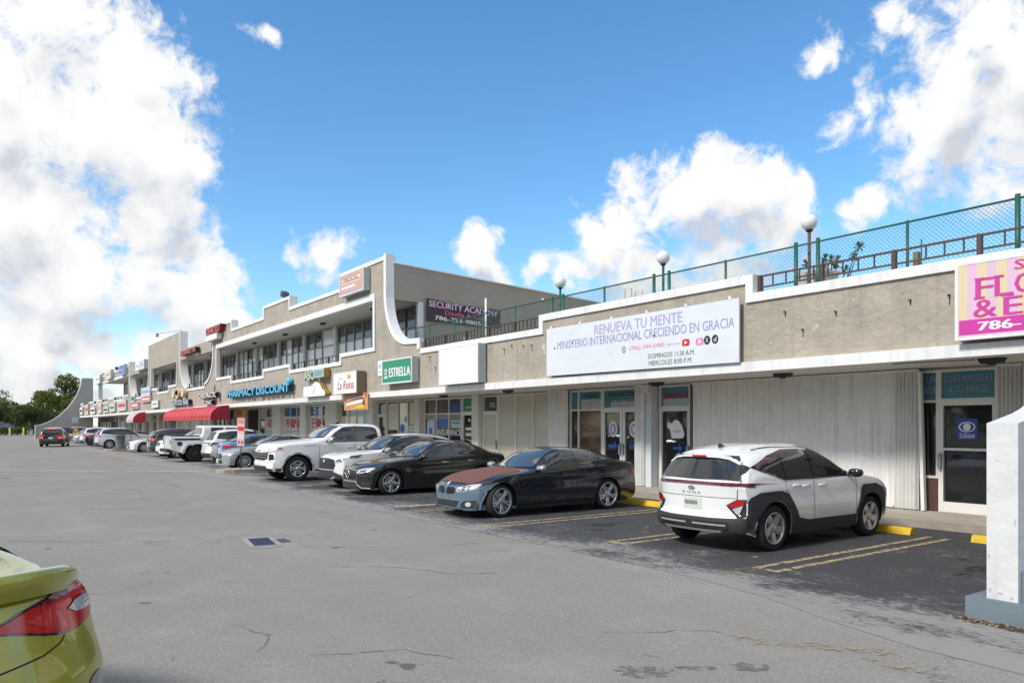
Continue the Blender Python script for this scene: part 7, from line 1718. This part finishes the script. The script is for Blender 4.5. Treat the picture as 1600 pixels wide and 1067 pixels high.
# paired thick posts jog round each lamp
def lamp(x, label):
    l = empty('globe_lamp', (x, 14.42, 4.0), 0, label, 'lamp', 'globe lamps on the roof terrace')
    MB().tube([(0, 0, 0), (0, 0, 1.98)], .035, 10).build('pole', mat('brown lamp pole', (.11, .07, .05), rough=.6) if x > -11 else M_green, l)
    MB().lathe([(.05, 1.93), (.075, 1.95), (.075, 1.985), (.05, 2.0)], 14).build('collar', M_darkfix, l)
    MB().lathe([(.17 * math.sin(PI*i/16), 2.13 - .17 * math.cos(PI*i/16)) for i in range(17)], 26).build('globe', mat('opal globe', (.72, .72, .70), rough=.3, noise=.06), l)
    return l
lamp(-9.24, 'white globe lamp on a brown pole, nearest to the right edge'); lamp(-13.36, 'white globe lamp in the middle, above the church banner'); lamp(-17.48, 'white globe lamp at the left, by the stepped parapet')
pd = empty('planter', (-9.35, 14.9, 4.0), 0, 'beige planter block behind the railing at the globe lamp', 'planter')
MB().box(-.32, .32, -.25, .25, 0, 1.08).build('block', M_cream, pd)
MB().box(-.36, .36, -.29, .29, 1.08, 1.14).build('rim', M_cream, pd)
wp = empty('white_pole', (-21.6, 14.5, 4.0), 0, 'thin white pole standing in front of the maroon banner', 'pole'); MB().tube([(0, 0, 0), (0, 0, 2.22)], .035, 8).build('pole_shaft', M_signwhite, wp); MB().lathe([(.07, 0), (.07, .03), (.036, .05)], 10).build('pole_foot', M_grey, wp)
for x, h, lab in ((-14.9, 1.58, 'taller wire hoop sticking up behind the banner parapet'), (-14.5, 1.46, 'shorter wire hoop sticking up behind the banner parapet')):
    hp = empty('pipe_hoop', (x, 14.7, 4.0), 0, lab, 'hoop'); MB().tube([(-.13, 0, 0), (-.13, 0, h), (.13, 0, h), (.13, 0, 0)], .014, 6).build('hoop_tube', mat('pale rust', (.40, .30, .24), rough=.7), hp)
up_ = empty('wood_post', (-7.3, 15.0, 4.0), 0, 'stubby weathered wood post with a pipe behind the railing', 'post'); MB().box(-.05, .05, -.05, .05, 0, 1.22).build('stub', mat('weathered wood', (.24, .18, .10), rough=.9, noise=.3), up_); MB().tube([(.09, 0, 0), (.09, 0, 1.45)], .012, 6).build('pipe', M_green, up_)
vb = empty('roof_vent', (-22.9, 14.6, 4.0), 0, 'pair of small cream vent boxes behind the brown railing', 'vent'); MB().box(-.16, -.02, -.08, .08, 0, 1.02).build('vent_box', M_cream, vb); MB().box(.02, .15, -.08, .08, 0, .98).build('vent_box', M_cream, vb)
def flood(x, z, label):
    f = empty('floodlight', (x, 13.75, z), 0, label, 'floodlight'); MB().tube([(0, 0, 0), (0, 0, .22)], .03, 6).build('bracket', M_darkfix, f)
    b = MB(); b.prism_xz([(-.22, .26), (.20, .12), (.30, .38), (-.10, .54)], -.2, .12); b.build('housing', mat('teal grey fixture', (.06, .09, .10), rough=.5), f)
    MB().add([(-.20, -.205, .275), (.185, -.205, .147), (.28, -.205, .375), (-.09, -.205, .52)], [(0, 1, 2, 3)]).build('lens', M_darkfix, f)
flood(-39.6, 8.46, 'boxy floodlight on the parapet step above the gallery'); flood(-94.7, 7.9, 'small floodlight over the far upper parapet')
cr = empty('antenna_arm', (-62.7, 13.58, 9.1), 0, 'thin horizontal arm on top of the tall blank panel', 'antenna'); MB().tube([(0, 0, 0), (0, 0, .15), (-8.6, -.1, .72)], .025, 5).build('arm', M_grey, cr); MB().box(-8.75, -8.5, -.2, 0, .45, .75).build('head', M_grey, cr)

# ------------------------------------------------------------ kerb islands, sign, bin, barricade, bollards
def island(x0, x1, y0, y1, label):
    pts_ = [(x0, y1), (x0, y0 + .5), (x0 + .15, y0 + .15), (x0 + .45, y0), (x1 - .45, y0), (x1 - .15, y0 + .15), (x1, y0 + .5), (x1, y1)]
    i = empty('kerb_island', (0, 0, 0), 0, label, 'kerb island'); MB().prism_xy(pts_, 0, .14).build('kerb', M_concrete, i)
    ins = [(x0 + .15, y1 - .15), (x0 + .15, y0 + .55), (x0 + .5, y0 + .18), (x1 - .5, y0 + .18), (x1 - .15, y0 + .55), (x1 - .15, y1 - .15)]
    MB().prism_xy(ins, .14, .148).build('fill', M_walk, i)
island(-31.2, -29.9, 7.9, 12.6, 'concrete kerb island with a red and white notice sign'); island(-62.3, -60.9, 8.1, 12.6, 'kerb island with the grey litter bin'); island(-95.4, -93.9, 9.0, 12.6, 'far kerb island with the wooden barricade')
ns = empty('notice_sign', (-30.45, 8.75, .145), math.radians(22), 'red and white parking notice leaning on a thin post on the kerb island', 'sign'); ns.rotation_euler = (0, math.radians(3), math.radians(25))
MB().tube([(0, .03, 0), (0, .03, 1.95)], .022, 7).build('post', mat('dark post', (.07, .06, .06), rough=.6), ns)
MB().box(-.20, .20, -.006, .006, .90, 2.0).build('plate', mat('pale pink plate', (.62, .44, .44), rough=.5, noise=.08), ns)
for za, zb, m in ((1.78, 1.96, mat('rose print', (.60, .22, .22), rough=.5)), (1.50, 1.66, M_red), (1.18, 1.36, mat('rose white print', (.66, .56, .56), rough=.5))): MB().box(-.18, .18, -.011, -.007, za, zb).build('print', m, ns)
for x in (-.09, .09): MB().box(x - .05, x + .05, -.011, -.007, .98, 1.10).build('icon', M_red, ns)
bi = empty('litter_bin', (-61.55, 9.15, .145), 0, 'grey plastic litter bin on the kerb island', 'bin')
MB().lathe([(.001, 0), (.26, 0), (.28, .1), (.32, .95), (.35, .96), (.35, 1.02), (.31, 1.03), (.29, .9), (.001, .88)], 26).build('drum', mat('grey bin plastic', (.17, .19, .20), rough=.6, noise=.1), bi)
for z in (.3, .6): MB().lathe([(.285 + .04*z, z - .02), (.302 + .04*z, z), (.285 + .04*z, z + .02)], 26).build('band', MATS['grey bin plastic'], bi)
tp = empty('thin_post', (-61.9, 9.9, .145), 0, 'bare thin steel post rising behind the grey litter bin', 'post'); MB().tube([(0, 0, 0), (0, 0, 2.0)], .025, 6).build('shaft', M_darkfix, tp); MB().box(-.03, .03, -.03, .03, 0, .06).build('shaft_foot', M_grey, tp)
wb = empty('barricade', (-94.7, 9.75, .145), math.radians(40), 'tan wooden A frame barricade on the far kerb island', 'barricade')
woodm = mat('tan wood', (.40, .26, .08), rough=.8, noise=.2)
for sy in (-1, 1):
    for sx in (-1, 1): MB().tube([(sx*.42, sy*.34, 0), (sx*.10, sy*.03, 1.5)], .05, 6).build('leg', woodm, wb)
for z in (.45, .85, 1.2): MB().box(-.42 + z*.2, .42 - z*.2, -.37 + z*.2, -.33 + z*.2, z - .08, z + .08).build('board', woodm, wb)
for x, y, lab in ((-168.6, 6.6, 'yellow bollard before the hedge, the left one'), (-167.6, 8.7, 'yellow bollard before the hedge, the right one')):
    bo = empty('bollard', (x, y, 0), 0, lab, 'bollard', 'yellow bollards'); MB().lathe([(.16, 0), (.16, 1.3), (.12, 1.4), (.001, 1.43)], 14).build('tube', M_lightyellow, bo)
    MB().lathe([(.24, 0), (.24, .05), (.165, .06)], 14).build('base_ring', M_concrete, bo)
# dry leaves blown against the footing of the fin wall
lf = MB()
for i in range(260):
    t = random.random(); x = -3.40 + t * 1.0 + random.gauss(0, .03); y = 7.74 - abs(random.gauss(0, .05)) - .03 * t; s_ = random.uniform(.010, .028); a = random.uniform(0, 6.28); z = .012 + random.uniform(0, .012)
    v = [Vector((math.cos(a + q) * s_ * w, math.sin(a + q) * s_ * w, random.uniform(-.006, .012))) + Vector((x, y, z)) for q, w in ((0, 1.3), (1.6, .5), (3.14, 1.3), (4.7, .5))]
    lf.add(v, [(0, 1, 2, 3)], random.randrange(2))
lo_ = lf.build('dry_leaves', [mat('dry brown leaf', (.10, .06, .03), rough=.9), mat('pale dry leaf', (.30, .22, .12), rough=.9)])
tag(lo_, 'dry leaves and grit along the blue grey footing', 'leaves', kind='stuff')

# ------------------------------------------------------------ trees
M_bark = mat('grey brown bark', (.10, .075, .055), rough=.95, noise=.3, nscale=4)
def leafmat(name, c, c2):
    m = mat(name, c, rough=.65, noise=.35, nscale=.55, col2=c2)
    b = m.node_tree.nodes['Principled BSDF']
    b.inputs['Subsurface Weight'].default_value = 0
    tr = m.node_tree.nodes.new('ShaderNodeBsdfTranslucent'); tr.inputs['Color'].default_value = (c[0]*1.4, c[1]*1.5, c[2]*.8, 1)
    mx = m.node_tree.nodes.new('ShaderNodeMixShader'); mx.inputs[0].default_value = .3
    o = m.node_tree.nodes['Material Output']; m.node_tree.links.new(b.outputs[0], mx.inputs[1]); m.node_tree.links.new(tr.outputs[0], mx.inputs[2]); m.node_tree.links.new(mx.outputs[0], o.inputs['Surface'])
    return m
M_leaf = leafmat('mid green foliage', (.105, .12, .035), (.065, .085, .025)); M_leafd = leafmat('dark green foliage', (.075, .098, .034), (.042, .062, .022)); M_leafl = leafmat('yellow green foliage', (.12, .135, .028), (.07, .085, .02))
def crown_mesh(seed, R, Hc, n, leaf, lobes=11, flat=.75):
    r = np.random.default_rng(seed)
    c = r.normal(size=(lobes, 3)); c /= np.linalg.norm(c, axis=1)[:, None]; c *= r.uniform(.25, .78, size=(lobes, 1)); c *= np.array([R, R, R*flat]); rad = r.uniform(.28, .50, lobes) * R
    k = r.integers(0, lobes, n); d = r.normal(size=(n, 3)); d /= np.linalg.norm(d, axis=1)[:, None]
    p = c[k] + d * (rad[k] * r.uniform(.45, 1.05, n)**.6)[:, None] * np.array([1, 1, .8]); p[:, 2] += Hc
    # twigs of a few leaves each
    p = p[r.random(n) > .12 * (1 + np.sin(p[:, 0] * 2.1 + seed) * np.sin(p[:, 1] * 1.7) * np.sin(p[:, 2] * 2.3) * 3)]
    n = len(p); a = r.normal(size=(n, 3)); a /= np.linalg.norm(a, axis=1)[:, None]; b = np.cross(a, r.normal(size=(n, 3))); b /= np.linalg.norm(b, axis=1)[:, None]
    s = leaf * r.uniform(.5, 1.3, n)[:, None]
    v = np.stack([p - a*s, p + b*s*.5, p + a*s, p - b*s*.5], axis=1).reshape(-1, 3)
    me = bpy.data.meshes.new('crown'); me.vertices.add(len(v)); me.vertices.foreach_set('co', v.ravel()); me.loops.add(4*n); me.loops.foreach_set('vertex_index', np.arange(4*n)); me.polygons.add(n); me.polygons.foreach_set('loop_start', np.arange(0, 4*n, 4)); me.polygons.foreach_set('loop_total', np.full(n, 4)); me.update()
    return me, c + np.array([0, 0, Hc])
def tree(x, y, R, H, label, m, seed, n=5200, leaf=.22, group='trees beyond the lot', flat=.75):
    t = empty('tree', (x, y, 0), random.uniform(0, 6), label, 'tree', group)
    Hc = H - R*flat*.92; me, cs = crown_mesh(seed, R, Hc, n, leaf, flat=flat); mesh_obj('crown', me, t, m)
    tb = MB(); tr = .035 * H * .6
    tb.tube([(0, 0, 0), (.05*R, .02*R, Hc*.4), (0, .04*R, Hc*.72)], [tr*1.3, tr, tr*.75], 8)
    for c in cs: tb.tube([(0, .04*R, Hc*.68), (c[0]*.5, c[1]*.5, (Hc*.72 + c[2])/2 + .1*R), tuple(c)], [tr*.55, tr*.35, tr*.1], 5)
    tb.build('trunk', M_bark, t)
    return t
# beyond the far end of the lot
t1 = tree(-163, 14.6, 4.6, 11.2, 'tall yellow green tree rising behind the curved fin wall', M_leafl, 3, 6500, .26, flat=1.0)
tree(-157, 15.5, 3.4, 6.5, 'rounded green tree half hidden by the fin wall', M_leaf, 4, 4200)
tree(-176, 9.5, 4.2, 7.4, 'dense dark green tree left of the fin wall', M_leafd, 5)
tree(-180, 5.0, 4.6, 8.2, 'light green topped tree, second from the fin wall', M_leaf, 6)
tree(-178, 1.0, 4.2, 7.2, 'dark broad tree behind the two yellow bollards', M_leafd, 7)
tree(-184, -3.5, 4.8, 7.8, 'mid green tree at the left edge behind the hedge', M_leaf, 8)
tree(-175, -7.0, 4.2, 7.0, 'dark green tree cut by the left edge', M_leafd, 9)
tree(-186, 11.5, 4.0, 7.0, 'small dark tree behind the gap by the fin wall', M_leafd, 10)
for i in range(4): tree(-205 - 3*i, -14 + 11 * i, 6.0, 8.2, 'dark tree in the row far behind the hedge, number %s from the left' % ('one', 'two', 'three', 'four')[i], M_leafd, 20 + i, 4000, .32)
# a palm leaning into the left edge
pa = empty('palm_tree', (-150, -3.2, 0), 0, 'palm with drooping fronds leaning in at the left edge', 'palm', 'trees beyond the lot')
MB().tube([(0, -1.5, 0), (0, -.8, 4), (0, -.3, 7), (0, .1, 9.3)], [.24, .2, .17, .13], 8).build('trunk', M_bark, pa)
fr = MB()
for k in range(15):
    a = 2*PI*k/15 + random.uniform(-.2, .2); el = random.uniform(-.2, .9); Lf = random.uniform(2.0, 2.8); pp = []
    for i in range(9):
        t = i/8; rr_ = Lf*t; pp.append(Vector((math.cos(a)*rr_*math.cos(el*(1-t)), .1 + math.sin(a)*rr_*math.cos(el*(1-t)), 9.3 + Lf*(math.sin(el)*t - .75*t*t))))
    for i in range(8):
        d = (pp[i+1]-pp[i]).normalized(); sd = d.cross(Vector((0, 0, 1))).normalized()
        for s_ in (1, -1):
            for q in (0, .5):
                o = pp[i].lerp(pp[i+1], q); w = .62*math.sin(PI*(i+1)/10); fr.add([o, o + d*.12, o + sd*s_*w + d*.32 - Vector((0, 0, .25*w))], [(0, 1, 2)])
fr.build('fronds', M_leafd, pa)
# hedge along the end of the lot
hd = empty('hedge', (-172, -10, 0), 0, 'low clipped hedge along the far end of the lot behind the bollards', 'hedge')
r_ = np.random.default_rng(5); n_ = 16000; p_ = np.stack([r_.normal(0, .45, n_), r_.uniform(-22, 18.5, n_), r_.beta(2, 1.5, n_) * 1.55], axis=1)
a_ = r_.normal(size=(n_, 3)); b_ = r_.normal(size=(n_, 3)); v_ = np.stack([p_ - a_*.09, p_ + b_*.05, p_ + a_*.09, p_ - b_*.05], axis=1).reshape(-1, 3)
hm = bpy.data.meshes.new('foliage'); hm.from_pydata(v_.tolist(), [], [(4*i, 4*i+1, 4*i+2, 4*i+3) for i in range(n_)]); hm.update(); mesh_obj('foliage', hm, hd, M_leafd)
st_ = MB()
for y in range(-21, 19): st_.tube([(0, y, 0), (random.uniform(-.2, .2), y, 1.2)], .03, 4)
so_ = st_.build('stems', M_bark, hd); so_['kind'] = 'stuff'
bb = empty('banner_board', (-178, 7.3, 0), 0, 'pale blue board standing behind the far hedge', 'board'); MB().box(-.05, .05, -1.0, 1.0, 1.2, 2.4).build('panel', M_bluegreyp, bb)
MB().tube([(0, -.9, 0), (0, -.9, 1.3)], .05, 6).build('leg', M_grey, bb); MB().tube([(0, .9, 0), (0, .9, 1.3)], .05, 6).build('leg', M_grey, bb)
bb = empty('banner_board', (-178, 4.9, 0), 0, 'dark blue board standing behind the far hedge', 'board'); MB().box(-.05, .05, -1.0, 1.0, 1.3, 2.35).build('panel', M_violet, bb)
MB().tube([(0, -.9, 0), (0, -.9, 1.4)], .05, 6).build('leg', M_grey, bb); MB().tube([(0, .9, 0), (0, .9, 1.4)], .05, 6).build('leg', M_grey, bb)
recolour(base_u, 'white SUV behind the far hedge at the left edge', P_W2, -178, -2.6, PI/2).update_tag()
# potted euphorbia on the roof terrace
eu = empty('shrub', (-9.7, 16.0, 4.0), 0, 'sparse rounded shrub on the roof terrace behind the railing', 'shrub')
sm_, lm_ = MB(), MB()
for k in range(15):
    a = random.uniform(0, 6.28); rr_ = random.uniform(.1, .75); h = random.uniform(1.25, 1.98) - rr_*.25; top = Vector((math.cos(a)*rr_, math.sin(a)*rr_*.5, h))
    sm_.tube([(top.x*.2, top.y*.2, 0), (top.x*.6, top.y*.6, h*.6), tuple(top)], [.025, .018, .01], 5)
    for j in range(26):
        d = Vector((random.gauss(0, 1), random.gauss(0, 1), random.gauss(0, 1))).normalized(); o = top + d*.015; e = d.cross(Vector((.3, .2, 1))).normalized()
        lm_.add([o - e*.012, o + d*.10 - e*.022, o + d*.125, o + d*.10 + e*.022, o + e*.012], [(0, 1, 2, 3, 4)])
sm_.build('stems', M_bark, eu); lm_.build('leaves', M_leaf, eu)
# trees across the street behind the viewpoint: they show in the shop windows
WORDS = 'first second third fourth fifth sixth seventh eighth ninth tenth eleventh twelfth thirteenth fourteenth fifteenth sixteenth seventeenth eighteenth nineteenth twentieth'.split()
for i in range(20):
    t = copy_tree(t1 if i % 3 else bpy.data.objects['tree.003']); t.location = (14 - 6.3 * i, -31 - 3 * math.sin(i * 2.3), 0); t.rotation_euler = (0, 0, i * 1.3); k = 1.15 + .25 * math.sin(i * 1.7); t.scale = (1.35, 1.35, k * .8)
    t['label'] = 'street tree across the lot behind the viewpoint, the %s along the street' % WORDS[i]; t['group'] = 'street trees behind the viewpoint'
